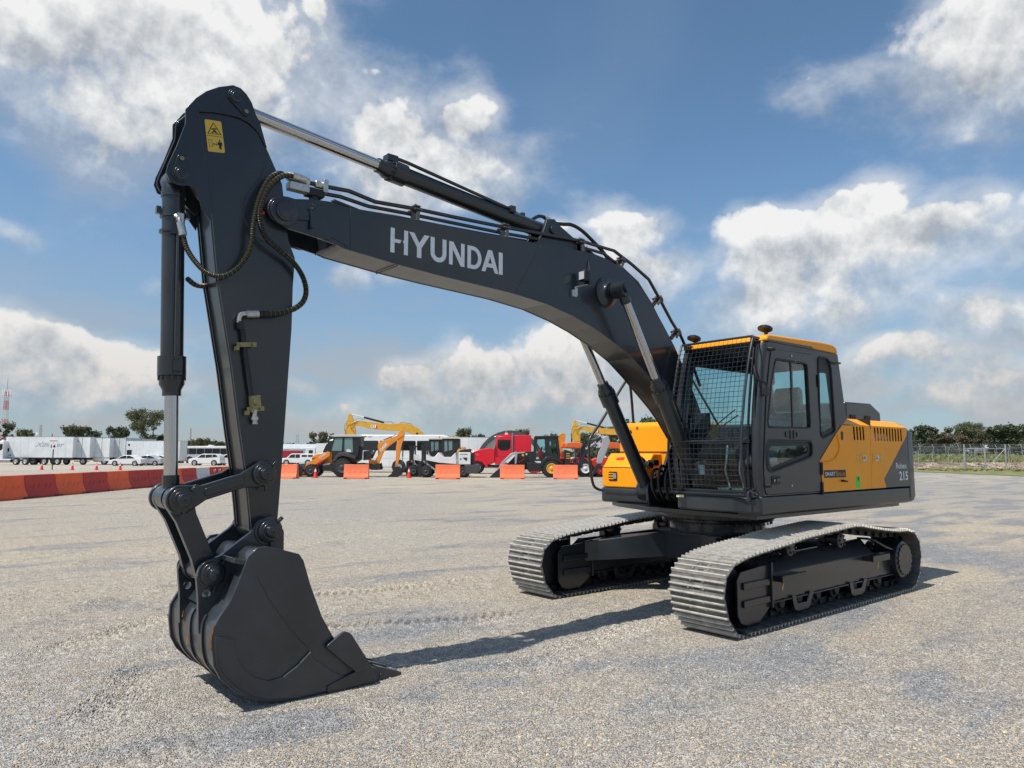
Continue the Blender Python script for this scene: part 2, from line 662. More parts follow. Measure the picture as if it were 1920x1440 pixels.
def ground_height(x, y):
    d = np.hypot(x-CAM.x, y-CAM.y)
    fade = np.exp(-np.maximum(d-6, 0)/16)
    far = np.exp(-np.maximum(d-30, 0)/40)
    h = .035*vnoise(x, y, .45, 1)*fade+.022*vnoise(x, y, 1.1, 2)*fade+.024*vnoise(x, y, 2.7, 3)*fade+.018*vnoise(x, y, 6.5, 4)*fade+.012*vnoise(x, y, 15, 5)*fade
    # shallow wheel ruts running through the lot
    q = y*.93+x*.35
    h += -.026*np.exp(-((np.mod(q+.8*vnoise(x, y, .2, 9), 2.3)-1.1)/.22)**2)*fade
    h += .06*vnoise(x, y, .12, 6)*far*(1-fade)
    for (a, b, w, hh) in RIDGES:
        a, b = np.array(a), np.array(b)
        e = b-a
        ln = np.hypot(*e)
        e = e/ln
        s = (x-a[0])*e[0]+(y-a[1])*e[1]
        t = -(x-a[0])*e[1]+(y-a[1])*e[0]+.18*np.sin(s*.9+a[0])
        h += hh*np.exp(-(t/w)**2)*np.clip(s/.8, 0, 1)*np.clip((ln-s)/.8, 0, 1)*(.75+1.3*vnoise(x, y, 3.1, 12))
    for (a, b, w, dep, pit, sl) in PRINTS:
        a, b = np.array(a), np.array(b)
        e = b-a
        ln = np.hypot(*e)
        e = e/ln
        s = (x-a[0])*e[0]+(y-a[1])*e[1]
        t = -(x-a[0])*e[1]+(y-a[1])*e[0]+.08*np.sin(s*1.3)
        inside = np.clip((w/2-np.abs(t))/.05, 0, 1)*np.clip(s/.3, 0, 1)*np.clip((ln-s)/.3, 0, 1)
        wob = np.clip(1.2*vnoise(x, y, 1.6, 8)+.8, 0, 1)
        lug = np.clip(np.sin((s+sl*np.abs(t))*2*math.pi/pit)*1.6, -1, 1)
        h += inside*wob*dep*1.6*(.75*lug-.35)
    # the machine stands level
    pad = np.maximum(np.exp(-np.maximum(np.abs(x)-2.1, 0)**2/.09)*np.exp(-np.maximum(np.abs(np.abs(y)-1.21)-.33, 0)**2/.02),
                     np.exp(-np.maximum(np.abs(x-5.6)-.6, 0)**2/.05)*np.exp(-np.maximum(np.abs(y)-.5, 0)**2/.04))
    h = h*(1-pad)-.004*pad
    return h


def axis(lo, hi, step, far, grow=1.12):
    a = list(np.arange(lo, hi+1e-6, step))
    s, x = step, a[-1]
    while x < far:
        s *= grow
        x += s
        a.append(x)
    s, x = step, a[0]
    pre = []
    while x > -far:
        s *= grow
        x -= s
        pre.append(x)
    return np.array(pre[::-1]+a)


gx = axis(-2.8, 8.0, .021, 2600, 1.12)
gy = axis(-3.4, 4.4, .021, 2600, 1.12)
GX, GY = np.meshgrid(gx, gy, indexing='ij')
GZ = ground_height(GX, GY)
nx, ny = GX.shape
vv = np.stack([GX, GY, GZ], -1).reshape(-1, 3)
ii = np.arange(nx*ny).reshape(nx, ny)
ff = np.stack([ii[:-1, :-1], ii[1:, :-1], ii[1:, 1:], ii[:-1, 1:]], -1).reshape(-1, 4)
gme = bpy.data.meshes.new('ground')
gme.vertices.add(len(vv))
gme.vertices.foreach_set('co', vv.ravel())
gme.loops.add(ff.size)
gme.loops.foreach_set('vertex_index', ff.ravel())
gme.polygons.add(len(ff))
gme.polygons.foreach_set('loop_start', np.arange(len(ff))*4)
gme.polygons.foreach_set('use_smooth', np.ones(len(ff), bool))
gme.update()
gme.validate()
ground = bpy.data.objects.new('ground', gme)
COL.objects.link(ground)
ground['kind'] = 'structure'


def sand_patches(t, pos):
    """where wheels have drawn the sandy fines out into long streaks (0 grey stone, 1 sand)"""
    mpn = t.nodes.new('ShaderNodeMapping')
    mpn.inputs['Rotation'].default_value = (0, 0, -(YAW-math.pi/2)+.25)
    mpn.inputs['Scale'].default_value = (.36, 1, 1)
    t.links.new(pos, mpn.inputs['Vector'])
    stn = t.nodes.new('ShaderNodeTexNoise')
    stn.inputs['Scale'].default_value = .85
    stn.inputs['Detail'].default_value = 7
    stn.inputs['Roughness'].default_value = .62
    stn.inputs['Distortion'].default_value = .6
    t.links.new(mpn.outputs[0], stn.inputs['Vector'])
    dt = t.nodes.new('ShaderNodeVectorMath')
    dt.operation = 'DOT_PRODUCT'
    t.links.new(pos, dt.inputs[0])
    dt.inputs[1].default_value = (math.sin(YAW), -math.cos(YAW), 0)
    cx0 = CAM.x*math.sin(YAW)-CAM.y*math.cos(YAW)
    a = t.nodes.new('ShaderNodeMapRange')
    for i_, v_ in enumerate((cx0-4, cx0+3, .08, -.01)):
        a.inputs[i_+1].default_value = v_
    t.links.new(dt.outputs['Value'], a.inputs[0])
    ad = t.nodes.new('ShaderNodeMath')
    ad.operation = 'ADD'
    t.links.new(stn.outputs[0], ad.inputs[0])
    t.links.new(a.outputs[0], ad.inputs[1])
    o = t.nodes.new('ShaderNodeMapRange')
    o.inputs[1].default_value = .42
    o.inputs[2].default_value = .585
    t.links.new(ad.outputs[0], o.inputs[0])
    return o.outputs[0]


def gravel_material():
    M = bpy.data.materials.new('crushed_gravel')
    M.use_nodes = True
    t = M.node_tree
    b = t.nodes['Principled BSDF']
    b.inputs['Roughness'].default_value = .85
    b.inputs['Specular IOR Level'].default_value = .25

    def nd(k, **kw):
        n = t.nodes.new(k)
        for a, v in kw.items():
            setattr(n, a, v)
        return n
    g = nd('ShaderNodeNewGeometry')

    def nz(s, d, r=.55, seed=0.0):
        n = nd('ShaderNodeTexNoise', noise_dimensions='4D')
        n.inputs['Scale'].default_value = s
        n.inputs['Detail'].default_value = d
        n.inputs['Roughness'].default_value = r
        n.inputs['W'].default_value = seed
        t.links.new(g.outputs['Position'], n.inputs['Vector'])
        return n.outputs[0]

    def mr(v, a, b_, c=0.0, d=1.0):
        n = nd('ShaderNodeMapRange')
        t.links.new(v, n.inputs[0])
        for i, x in enumerate((a, b_, c, d)):
            n.inputs[i+1].default_value = x
        return n.outputs[0]

    def mx(f, a, c, bt='MIX'):
        n = nd('ShaderNodeMix', data_type='RGBA', blend_type=bt)
        for i, v in ((0, f), (6, a), (7, c)):
            if isinstance(v, bpy.types.NodeSocket):
                t.links.new(v, n.inputs[i])
            else:
                n.inputs[i].default_value = v
        return n.outputs[2]

    def mul(a, c):
        n = nd('ShaderNodeMath', operation='MULTIPLY')
        t.links.new(a, n.inputs[0])
        if isinstance(c, bpy.types.NodeSocket):
            t.links.new(c, n.inputs[1])
        else:
            n.inputs[1].default_value = c
        return n.outputs[0]
    # sandy fines between bluish limestone
    patch = sand_patches(t, g.outputs['Position'])
    patch2 = mr(nz(.16, 3, .5, 5.0), .36, .64)
    base = mx(patch, (.335, .335, .335, 1), (.59, .495, .375, 1))
    base = mx(mul(patch2, patch), base, (.60, .525, .405, 1))
    far = mr(nz(.05, 4, .5, 3.0), .35, .65)
    base = mx(mul(far, patch), base, (.43, .415, .385, 1))
    # single stones
    v1 = nd('ShaderNodeTexVoronoi')
    v1.inputs['Scale'].default_value = 78
    v1.inputs['Randomness'].default_value = 1
    t.links.new(g.outputs['Position'], v1.inputs['Vector'])
    v2 = nd('ShaderNodeTexVoronoi')
    v2.inputs['Scale'].default_value = 24
    t.links.new(g.outputs['Position'], v2.inputs['Vector'])
    sp = nd('ShaderNodeSeparateColor')
    t.links.new(v1.outputs['Color'], sp.inputs[0])
    tone = mr(sp.outputs[0], 0, 1, .60, 1.34)
    cc = nd('ShaderNodeCombineColor')
    for i in range(3):
        t.links.new(tone, cc.inputs[i])
    base = mx(1.0, base, cc.outputs[0], 'MULTIPLY')
    sp2 = nd('ShaderNodeSeparateColor')
    t.links.new(v2.outputs['Color'], sp2.inputs[0])
    pale = mr(sp2.outputs[1], .90, .93)
    near = mr(v2.outputs['Distance'], .30, .42, 1, 0)
    base = mx(mul(mul(pale, near), .7), base, (.55, .53, .48, 1))
    mid = mr(nz(9, 4, .6, 2.0), .3, .7, .84, 1.16)
    c2 = nd('ShaderNodeCombineColor')
    for i in range(3):
        t.links.new(mid, c2.inputs[i])
    base = mx(1.0, base, c2.outputs[0], 'MULTIPLY')
    t.links.new(base, b.inputs['Base Color'])
    bp = nd('ShaderNodeBump')
    bp.inputs['Strength'].default_value = .9
    bp.inputs['Distance'].default_value = .022
    hm = nd('ShaderNodeMath', operation='ADD')
    t.links.new(mr(v1.outputs['Distance'], 0, .6, 1, 0), hm.inputs[0])
    t.links.new(mul(nz(28, 4, .65, 4.0), 1.6), hm.inputs[1])
    t.links.new(hm.outputs[0], bp.inputs['Height'])
    t.links.new(bp.outputs[0], b.inputs['Normal'])
    return M


gme.materials.append(gravel_material())


def pebble_material():
    M = bpy.data.materials.new('loose_stone')
    M.use_nodes = True
    t = M.node_tree
    b = t.nodes['Principled BSDF']
    b.inputs['Roughness'].default_value = .85
    b.inputs['Specular IOR Level'].default_value = .25
    oi = t.nodes.new('ShaderNodeObjectInfo')
    cr = t.nodes.new('ShaderNodeValToRGB')
    e = cr.color_ramp.elements
    e[0].color = (.17, .175, .185, 1)
    e[1].color = (.66, .61, .52, 1)
    for p_, c_ in ((.35, (.30, .31, .325, 1)), (.6, (.42, .385, .33, 1)), (.9, (.50, .45, .36, 1))):
        q = e.new(p_)
        q.color = c_
    t.links.new(oi.outputs['Random'], cr.inputs[0])
    g = t.nodes.new('ShaderNodeNewGeometry')
    mx = t.nodes.new('ShaderNodeMix')
    mx.data_type = 'RGBA'
    mx.blend_type = 'MULTIPLY'
    mx.inputs[7].default_value = (1.22, 1.03, .80, 1)
    t.links.new(sand_patches(t, g.outputs['Position']), mx.inputs[0])
    t.links.new(cr.outputs[0], mx.inputs[6])
    t.links.new(mx.outputs[2], b.inputs['Base Color'])
    return M


def scatter(name, pts, smin, smax, mt, seed=3):
    """loose stones lying on the ground: instanced low-poly pebbles on given points"""
    me = bpy.data.meshes.new(name)
    me.vertices.add(len(pts))
    me.vertices.foreach_set('co', np.asarray(pts, dtype=np.float32).ravel())
    me.update()
    o = bpy.data.objects.new(name, me)
    COL.objects.link(o)
    o['kind'] = 'stuff'
    g = bpy.data.node_groups.new(name, 'GeometryNodeTree')
    g.interface.new_socket('Geometry', in_out='INPUT', socket_type='NodeSocketGeometry')
    g.interface.new_socket('Geometry', in_out='OUTPUT', socket_type='NodeSocketGeometry')
    gi, go = g.nodes.new('NodeGroupInput'), g.nodes.new('NodeGroupOutput')
    ico = g.nodes.new('GeometryNodeMeshIcoSphere')
    ico.inputs['Radius'].default_value = 1
    ico.inputs['Subdivisions'].default_value = 1
    sm = g.nodes.new('GeometryNodeSetMaterial')
    sm.inputs['Material'].default_value = mt
    g.links.new(ico.outputs[0], sm.inputs[0])
    iop = g.nodes.new('GeometryNodeInstanceOnPoints')
    m2p = g.nodes.new('GeometryNodeMeshToPoints')
    g.links.new(gi.outputs[0], m2p.inputs[0])
    g.links.new(m2p.outputs[0], iop.inputs['Points'])
    g.links.new(sm.outputs[0], iop.inputs['Instance'])
    r1 = g.nodes.new('FunctionNodeRandomValue')
    r1.data_type = 'FLOAT_VECTOR'
    r1.inputs[0].default_value = (smin, smin, smin*.6)
    r1.inputs[1].default_value = (smax, smax*.8, smax*.65)
    r1.inputs['Seed'].default_value = seed
    r2 = g.nodes.new('FunctionNodeRandomValue')
    r2.data_type = 'FLOAT_VECTOR'
    r2.inputs[0].default_value = (-.6, -.6, 0)
    r2.inputs[1].default_value = (.6, .6, 6.28)
    r2.inputs['Seed'].default_value = seed+1
    g.links.new(r1.outputs[0], iop.inputs['Scale'])
    g.links.new(r2.outputs[0], iop.inputs['Rotation'])
    g.links.new(iop.outputs[0], go.inputs[0])
    md = o.modifiers.new('scatter', 'NODES')
    md.node_group = g
    return o


# loose stones where the lens can still resolve them
n = 90000
dd = 3.2*(11.0/3.2)**rng.random(n)
aa = YAW+(rng.random(n)-.5)*R(80)
px_, py_ = CAM.x+dd*np.cos(aa), CAM.y+dd*np.sin(aa)
clump = vnoise(px_, py_, 1.6, 21)+vnoise(px_, py_, 5, 22)*.6
keep = clump > (rng.random(n)*.9-.60)
keep &= ~((np.abs(px_) < 2.15) & (np.abs(np.abs(py_)-1.21) < .32))
keep &= ~((np.abs(px_-5.68) < .52) & (np.abs(py_) < .5))
px_, py_ = px_[keep], py_[keep]
scatter('gravel', np.stack([px_, py_, ground_height(px_, py_)+.001], -1), .003, .0085, pebble_material())

k = 2000
dd = 3.4*(12.0/3.4)**rng.random(k)
aa = YAW+(rng.random(k)-.5)*R(80)
px_, py_ = CAM.x+dd*np.cos(aa), CAM.y+dd*np.sin(aa)
keep = (vnoise(px_, py_, 1.1, 31) > -.12)
keep &= ~((np.abs(px_) < 2.15) & (np.abs(np.abs(py_)-1.21) < .34))
keep &= ~((np.abs(px_-5.68) < .6) & (np.abs(py_) < .55))
px_, py_ = px_[keep], py_[keep]
scatter('gravel', np.stack([px_, py_, ground_height(px_, py_)+.001], -1), .007, .016, pebble_material(), seed=17)

# ================================================================ the crawler excavator (stands on the world origin, facing +X, its left side towards +Y)
EX = root('excavator', 'large charcoal and yellow crawler excavator with its bucket resting on the gravel', 'excavator')


def pt(x, z, y):
    return Vector((x, y, z))


def xz(path, y):
    return [Vector((x, y, z)) for x, z in path]


# ---- tracks
GROUSER = mat('worn_grouser_steel', (.42, .40, .36), .45, metal=.3, vscale=11, dust=(.66, .62, .54), bump=.3, bscale=90)
LOOP = [(1.86, .0), (2.02, .10), (2.115, .27), (2.142, .42), (2.105, .56), (1.99, .668), (1.80, .725), (1.56, .758), (1.25, .785), (.95, .81), (.65, .842), (.31, .862), (-.04, .880), (-.34, .895),
        (-.58, .892), (-.82, .860), (-1.24, .806), (-1.60, .77), (-1.90, .752), (-2.10, .682), (-2.20, .55), (-2.222, .41), (-2.17, .22), (-2.06, .08), (-1.90, .0)]
lp = catmull([(x, 0, z) for x, z in LOOP[:-1]]+[(-1.90, 0, 0)], 8)
lp = [v for v in lp]
lp += [Vector((-1.90+(1.86+1.90)*k/60, 0, 0)) for k in range(1, 60)]
seg = [(lp[(i+1) % len(lp)]-lp[i]).length for i in range(len(lp))]
PER = sum(seg)
NSH = round(PER/.2)


def along(s_):
    s_ %= PER
    for i, q in enumerate(seg):
        if s_ <= q:
            a, b = lp[i], lp[(i+1) % len(lp)]
            return a+(b-a)*(s_/q)
        s_ -= q
    return lp[0].copy()


def shoe_mesh(w):
    b = MB()
    p = PER/NSH
    h = w/2
    # plate with a cut-out row of bolts and three grouser bars; local x runs along the track, z outwards
    b.box(-p*.5-.004, p*.5+.012, -h, h, -.036, -.026)
    b.mi = 3
    for k, gx_ in enumerate((-p*.5+.012, -p*.5+.012+p/3, -p*.5+.012+2*p/3)):
        hh = 0.0
        b.prism([(gx_-.011, -.026), (gx_+.013, -.026), (gx_+.007, hh), (gx_-.005, hh)], -h, h)
    b.mi = 0
    b.prism([(p*.5, -.026), (p*.5+.012, -.030), (p*.5+.018, -.050), (p*.5+.008, -.050)], -h*.96, h*.96)
    b.mi = 1
    for bx, by in ((-p*.16, -.085), (-p*.16, .085), (p*.18, -.07), (p*.18, .07)):
        b.cyl((bx, by, -.026), (bx, by, -.010), .013, n=6)
    b.mi = 2
    for bx in (-p*.16, p*.18):
        b.prism(rrect(bx-.014, bx+.014, -.035, .035, .013, 3), -.0262, -.0250, ax='z')
    return b


for side, yc in (('near', 1.215), ('far', -1.215)):
    tr = MB()
    # chain of link plates and pins inside the shoes
    for k in range(NSH):
        a = along((k+.5)*PER/NSH)
        c = along((k+.5)*PER/NSH+.08)
        t = (c-along((k+.5)*PER/NSH-.08)).normalized()
        nrm = Vector((-t.z, 0, t.x))
        if (a-Vector((0, 0, .42))).dot(nrm) < 0:
            nrm = -nrm
        for dy in (-.085, .085):
            o1 = a-nrm*.052
            o2 = a-nrm*.115
            l = PER/NSH*.5
            y = yc+dy
            tr.add([(o1-t*l)+Vector((0, y-.016, 0)), (o1+t*l)+Vector((0, y-.016, 0)), (o2+t*l*.75)+Vector((0, y-.016, 0)), (o2-t*l*.75)+Vector((0, y-.016, 0)),
                    (o1-t*l)+Vector((0, y+.016, 0)), (o1+t*l)+Vector((0, y+.016, 0)), (o2+t*l*.75)+Vector((0, y+.016, 0)), (o2-t*l*.75)+Vector((0, y+.016, 0))],
                   [(0, 1, 2, 3), (7, 6, 5, 4), (0, 4, 5, 1), (1, 5, 6, 2), (2, 6, 7, 3), (3, 7, 4, 0)])
        pc = a-nrm*.085+t*PER/NSH*.5
        tr.cyl((pc.x, yc-.13, pc.z), (pc.x, yc+.13, pc.z), .024, n=8)
    crawler = bpy.data.objects.new('crawler_track', None)
    COL.objects.link(crawler)
    crawler.parent = EX
    tr.build('track_chain', TRACKIN, crawler, stuff=True)
    first = None
    for k in range(NSH):
        a = along(k*PER/NSH)
        c = along(k*PER/NSH+.10)
        e = along(k*PER/NSH-.10)
        t = (c-e).normalized()
        nrm = Vector((-t.z, 0, t.x))
        if (a-Vector((max(-1.7, min(1.7, a.x)), 0, .42))).dot(nrm) < 0:
            nrm = -nrm
        if first is None:
            first = shoe_mesh(.607).build('track_shoe', [STEEL, ZINC, TRACKIN, GROUSER], crawler, smooth=False)
            sh = first
        else:
            sh = first.copy()
            COL.objects.link(sh)
            sh.parent = crawler
        # x axis = t, z axis = outward, y axis = z cross x
        yax = nrm.cross(t)
        M_ = Matrix((t, yax, nrm)).transposed().to_4x4()
        M_.translation = Vector((a.x, yc, a.z))
        sh.matrix_local = M_
    # frame with idler yoke, sloped deck, rollers, guards, sprocket
    f = MB()
    ys = 1 if yc > 0 else -1

    def Y(d):
        return yc+d
    # deep beam
    f.hexa([(1.2, Y(-.17), .22), (1.2, Y(.17), .22), (1.2, Y(.17), .50), (1.2, Y(-.17), .50)],
           [(-1.63, Y(-.17), .22), (-1.63, Y(.17), .22), (-1.63, Y(.17), .50), (-1.63, Y(-.17), .50)])
    f.hexa([(1.2, Y(-.17), .501), (1.2, Y(.17), .501), (1.2, Y(.03), .62), (1.2, Y(-.03), .62)],
           [(-1.15, Y(-.17), .501), (-1.15, Y(.17), .501), (-1.15, Y(.03), .66), (-1.15, Y(-.03), .66)])
    f.box(-1.63, 1.2, Y(.171), Y(.192), .205, .222)
    f.box(-1.63, 1.2, Y(-.192), Y(-.171), .205, .222)
    frame = f.build('track_frame', DARK, EX, bevel=.006)
    g = MB()
    for s2 in (-1, 1):
        y0, y1 = Y(s2*.172), Y(s2*.20)
        a0, a1 = min(y0, y1), max(y0, y1)
        g.prism([(1.21, .60), (1.70, .57), (1.76, .50), (1.76, .17), (1.71, .09), (1.60, .055), (1.40, .06), (1.21, .18)], a0, a1)
        b0, b1 = (a1, a1+.022) if s2 > 0 else (a0-.022, a0)
        g.box(1.22, 1.68, b0, b1, .40, .465)
        g.box(1.22, 1.68, b0, b1, .235, .30)
        g.prism([(1.19, .62), (1.215, .62), (1.215, .18), (1.19, .18)], min(a0, b0), max(a1, b1)+(.015 if s2 > 0 else 0))
    each(g, 'idler_guard', DARK, frame, bevel=.006)
    b = MB()
    b.lathe((1.765, Y(-.1), .37), (1.765, Y(.1), .37), [(0, .22), (.03, .262), (.06, .262), (.07, .235), (.13, .235), (.14, .262), (.17, .262), (.2, .22)], 28)
    b.build('idler_wheel', TRACKIN, EX)
    b = MB()
    b.lathe((-1.80, Y(-.16), .385), (-1.80, Y(.262), .385), [(0, .2), (.10, .22), (.14, .255), (.17, .255), (.2, .24), (.30, .235), (.405, .22), (.422, .19)], 30)
    b.build('final_drive', DARK, EX)
    b = MB()
    cut = []
    for k in range(36):
        a = 2*math.pi*k/36
        rr = .195 if k % 2 else .178
        for da in (-.06, .06):
            cut.append((-1.80+rr*math.cos(a+da), .385+rr*math.sin(a+da)))
    y0, y1 = sorted((Y(ys*.263), Y(ys*.275)))
    b.prism(cut, y0, y1)
    b.build('drive_cover', DARK2, EX)
    b = MB()
    for k in range(21):
        a = 2*math.pi*k/21
        b.add([(-1.80+.20*math.cos(a-.1), Y(-.03), .385+.20*math.sin(a-.1)), (-1.80+.20*math.cos(a+.1), Y(-.03), .385+.20*math.sin(a+.1)), (-1.80+.275*math.cos(a+.04), Y(-.03), .385+.275*math.sin(a+.04)), (-1.80+.275*math.cos(a-.04), Y(-.03), .385+.275*math.sin(a-.04)),
               (-1.80+.20*math.cos(a-.1), Y(.03), .385+.20*math.sin(a-.1)), (-1.80+.20*math.cos(a+.1), Y(.03), .385+.20*math.sin(a+.1)), (-1.80+.275*math.cos(a+.04), Y(.03), .385+.275*math.sin(a+.04)), (-1.80+.275*math.cos(a-.04), Y(.03), .385+.275*math.sin(a-.04))],
              [(0, 1, 2, 3), (7, 6, 5, 4), (0, 4, 5, 1), (1, 5, 6, 2), (2, 6, 7, 3), (3, 7, 4, 0)])
    b.build('sprocket', TRACKIN, EX)
    for rx in (1.24, .92, .57, .18, -.23, -.66, -.98, -1.30):
        b = MB()
        b.lathe((rx, Y(-.17), .185), (rx, Y(.17), .185), [(0, .05), (.03, .06), (.035, .095), (.09, .095), (.10, .075), (.24, .075), (.25, .095), (.305, .095), (.31, .06), (.34, .05)], 16)
        b.build('track_roller', TRACKIN, EX)
    for rx in (.64, -.46):
        b = MB()
        b.lathe((rx, Y(-.12), .705), (rx, Y(.14), .705), [(0, .055), (.02, .075), (.08, .075), (.09, .05), (.15, .05), (.16, .085), (.24, .085), (.26, .05)], 16)
        b.box(rx-.05, rx+.05, Y(-.14), Y(-.04), .6, .70)
        for k in range(6):
            a = k*math.pi/3
            b.cyl((rx+.055*math.cos(a), Y(.14), .705+.055*math.sin(a)), (rx+.055*math.cos(a), Y(.152), .705+.055*math.sin(a)), .012, n=6)
        b.build('carrier_roller', DARK2, EX)
    for gx_ in (.58, -.67):
        b = MB()
        for s2 in (-1, 1):
            y0, y1 = sorted((Y(s2*.185), Y(s2*.20)))
            b.prism([(gx_+.20, .24), (gx_+.16, .10), (gx_+.10, .075), (gx_-.10, .075), (gx_-.16, .10), (gx_-.24, .24), (gx_-.16, .24), (gx_-.09, .15), (gx_+.09, .15), (gx_+.13, .24)], y0, y1)
        each(b, 'track_guard', DARK, EX, bevel=.004)
    if ys > 0:
        for sx0, sx1, zz in ((.66, 1.13, .475), (-1.30, -.86, .495)):
            b = MB()
            b.box(sx0+.03, sx1-.03, Y(.171), Y(.29), zz-.012, zz)
            b.box(sx0, sx1, Y(.29), Y(.302), zz-.06, zz+.006)
            b.box(sx0+.05, sx0+.07, Y(.171), Y(.289), zz-.06, zz-.013)
            b.box(sx1-.07, sx1-.05, Y(.171), Y(.289), zz-.06, zz-.013)
            for k in range(14):
                xx = sx0+.01+(sx1-sx0-.04)*k/13
                b.prism([(xx, zz+.006), (xx+.02, zz+.006), (xx+.01, zz+.02)], Y(.29), Y(.302))
            b.build('step', DARK2, EX)
        for ax_, az_ in ((.90, .345), (-1.27, .35)):
            b = MB()
            b.prism([(ax_+.02, az_-.05), (ax_-.012, az_-.012), (ax_-.002, az_-.008), (ax_-.03, az_+.06), (ax_-.015, az_+.06), (ax_+.012, az_), (ax_+.022, az_+.004)], Y(.1705), Y(.1725))
            b.build('tie_down_label', LABELY, EX, smooth=False)
        b = MB()
        b.tube(catmull([(-1.12, Y(.0), .67), (-1.18, Y(.15), .66), (-1.42, Y(.21), .56), (-1.62, Y(.21), .50), (-1.66, Y(.21), .40), (-1.66, Y(.21), .22)], 5), .014)
        b.build('motor_guard_rib', DARK, EX)

# car body: centre box with four legs and the slewing ring
b = MB()
for sx in (1, -1):
    for sy in (1, -1):
        tx, ty = sx*1.18, sy*1.045
        b.hexa([(tx+.16*sx, ty, .36), (tx-.28*sx, ty, .34), (tx-.28*sx, ty, .64), (tx+.16*sx, ty, .60)],
               [(.50*sx, sy*.30, .44), (-.05*sx, sy*.34, .44), (-.05*sx, sy*.34, .735), (.50*sx, sy*.30, .735)])
b.box(-.58, .58, -.45, .45, .432, .737)
b.prism([(.62, -.5), (.72, 0), (.62, .5), (0, .72), (-.62, .5), (-.72, 0), (-.62, -.5), (0, -.72)], .7375, .755, ax='z')
b.build('car_body', DARK, EX, bevel=.012)
b = MB()
b.cyl((0, 0, .756), (0, 0, .86), .575, n=64)
b.build('slewing_pedestal', DARK, EX)
b = MB()
b.lathe((0, 0, .862), (0, 0, 1.0), [(0, .60), (.02, .67), (.045, .68), (.05, .655), (.06, .655), (.065, .70), (.12, .70), (.138, .70)], 72)
for k in range(40):
    a = 2*math.pi*k/40
    b.cyl((.645*math.cos(a), .645*math.sin(a), .845), (.645*math.cos(a), .645*math.sin(a), .872), .011, n=6)
    b.cyl((.685*math.cos(a+.05), .685*math.sin(a+.05), .912), (.685*math.cos(a+.05), .685*math.sin(a+.05), .926), .011, n=6)
b.build('slewing_ring', DARK2, EX)

# ---- upper structure
b = MB()
b.prism([(.70, -1.0), (1.0, -.25), (1.0, .3), (1.05, 1.2), (-2.4, 1.2), (-2.5, -1.2), (.55, -1.25)], 1.003, 1.055, ax='z')
deck = b.build('deck', DARK, EX, bevel=.006)
b = MB()
skp = roundcorners([(1.0, 1.245), (1.29, 1.245), (1.29, 1.075), (1.255, 1.045), (1.0, 1.045)], .02, 3)
b.prism(skp, -2.53, 1.085, ax='x')
b.build('side_skirt', DARK2, EX, bevel=.008)
b = MB()
fr = roundcorners([(1.16, .27), (1.19, .5), (1.19, 1.0), (1.155, 1.2), (1.12, 1.285), (.9, 1.285), (.9, .27)], .05, 3)
b.prism(fr, 1.075, 1.238, ax='z')
b.build('cab_floor_apron', DARK2, EX, bevel=.02, seg=3)
b = MB()
b.prism([(1.192, 1.205), (1.192, 1.232), (1.196, 1.232), (1.196, 1.205)], .30, .40)
b.build('apron_label', mat('cream_label', (.72, .70, .45), .5), EX, smooth=False)
# right deck: tool box, fuel tank, skirt, hand rail
b = MB()
b.prism(roundcorners([(.67, 1.06), (.67, 1.243), (-.4, 1.243), (-.4, 1.06), (.60, 1.045)], .03, 3), -1.325, -.55)
b.build('right_skirt', DARK2, EX, bevel=.01)
b = MB()
b.prism([(.660, 1.247), (.665, 1.505), (.625, 1.535), (.50, 1.69), (-.3, 1.69), (-.3, 1.247)], -1.32, -.58)
tool = b.build('tool_box', YEL, EX, bevel=.018, seg=3)
b = MB()
b.box(.664, .668, -1.315, -.6, 1.505, 1.511)
b.build('lid_seam', BLACK, tool)
b = MB()
b.prism([(y, z) for y, z in rrect(-1.20, -1.05, 1.33, 1.45, .02)], .66, .6675, ax='x')
rc = b.build('recess', BLACK, tool)
b = MB()
for zz in (1.352, 1.385, 1.418):
    b.box(.664, .672, -1.195, -1.11, zz, zz+.014)
each(b, 'recess_slat', YEL, tool)
b = MB()
b.prism(rrect(-1.118, -1.062, 1.36, 1.43, .01), .666, .673, ax='x')
b.build('latch', ZINC, tool)
b = MB()
b.add([(.576, -1.15, 1.604), (.576, -1.02, 1.604), (.545, -1.02, 1.642), (.555, -1.15, 1.632)], [(0, 1, 2, 3)])
b.build('bird_emblem', REDP, tool)
b = MB()
b.prism([(.335, 1.247), (.335, 2.05), (.29, 2.10), (-.3, 2.10), (-1.0, 2.10), (-1.0, 1.247)], -1.30, -.42)
tank = b.build('fuel_tank', YEL, EX, bevel=.02, seg=3)
b = MB()
b.cyl((.333, -.98, 2.03), (.342, -.98, 2.03), .02, n=12)
b.build('tank_bolt', BRASS, tank)
b = MB()
b.box(.28, .344, -1.29, -.43, 1.70, 1.715)
b.build('tank_seam', DARK, tank)
b = MB()
for zz in range(9):
    b.prism([(-1.25+zz*.06, 1.175), (-1.21+zz*.06, 1.175), (-1.23+zz*.06, 1.195)], .668, .675, ax='x')
b.box(.668, .676, -1.26, -.74, 1.155, 1.176)
b.build('tread_plate', BLACK, EX, stuff=True)
b = MB()
b.tube(catmull([(.66, -1.30, 1.20), (.72, -1.345, 1.215), (.80, -1.35, 1.275), (.85, -1.35, 1.45), (.872, -1.35, 1.63), (.872, -1.35, 1.84), (.80, -1.35, 1.95), (.64, -1.35, 2.115), (.15, -1.35, 2.675), (.08, -1.35, 2.68), (.03, -1.35, 2.60), (.0, -1.33, 2.1)], 6), .019, 10)
b.build('handrail', DARK2, EX)
b = MB()
b.tube([(.02, -.45, 2.1), (.02, -.45, 2.30)], .025)
b.build('exhaust_pipe', DARK, EX)
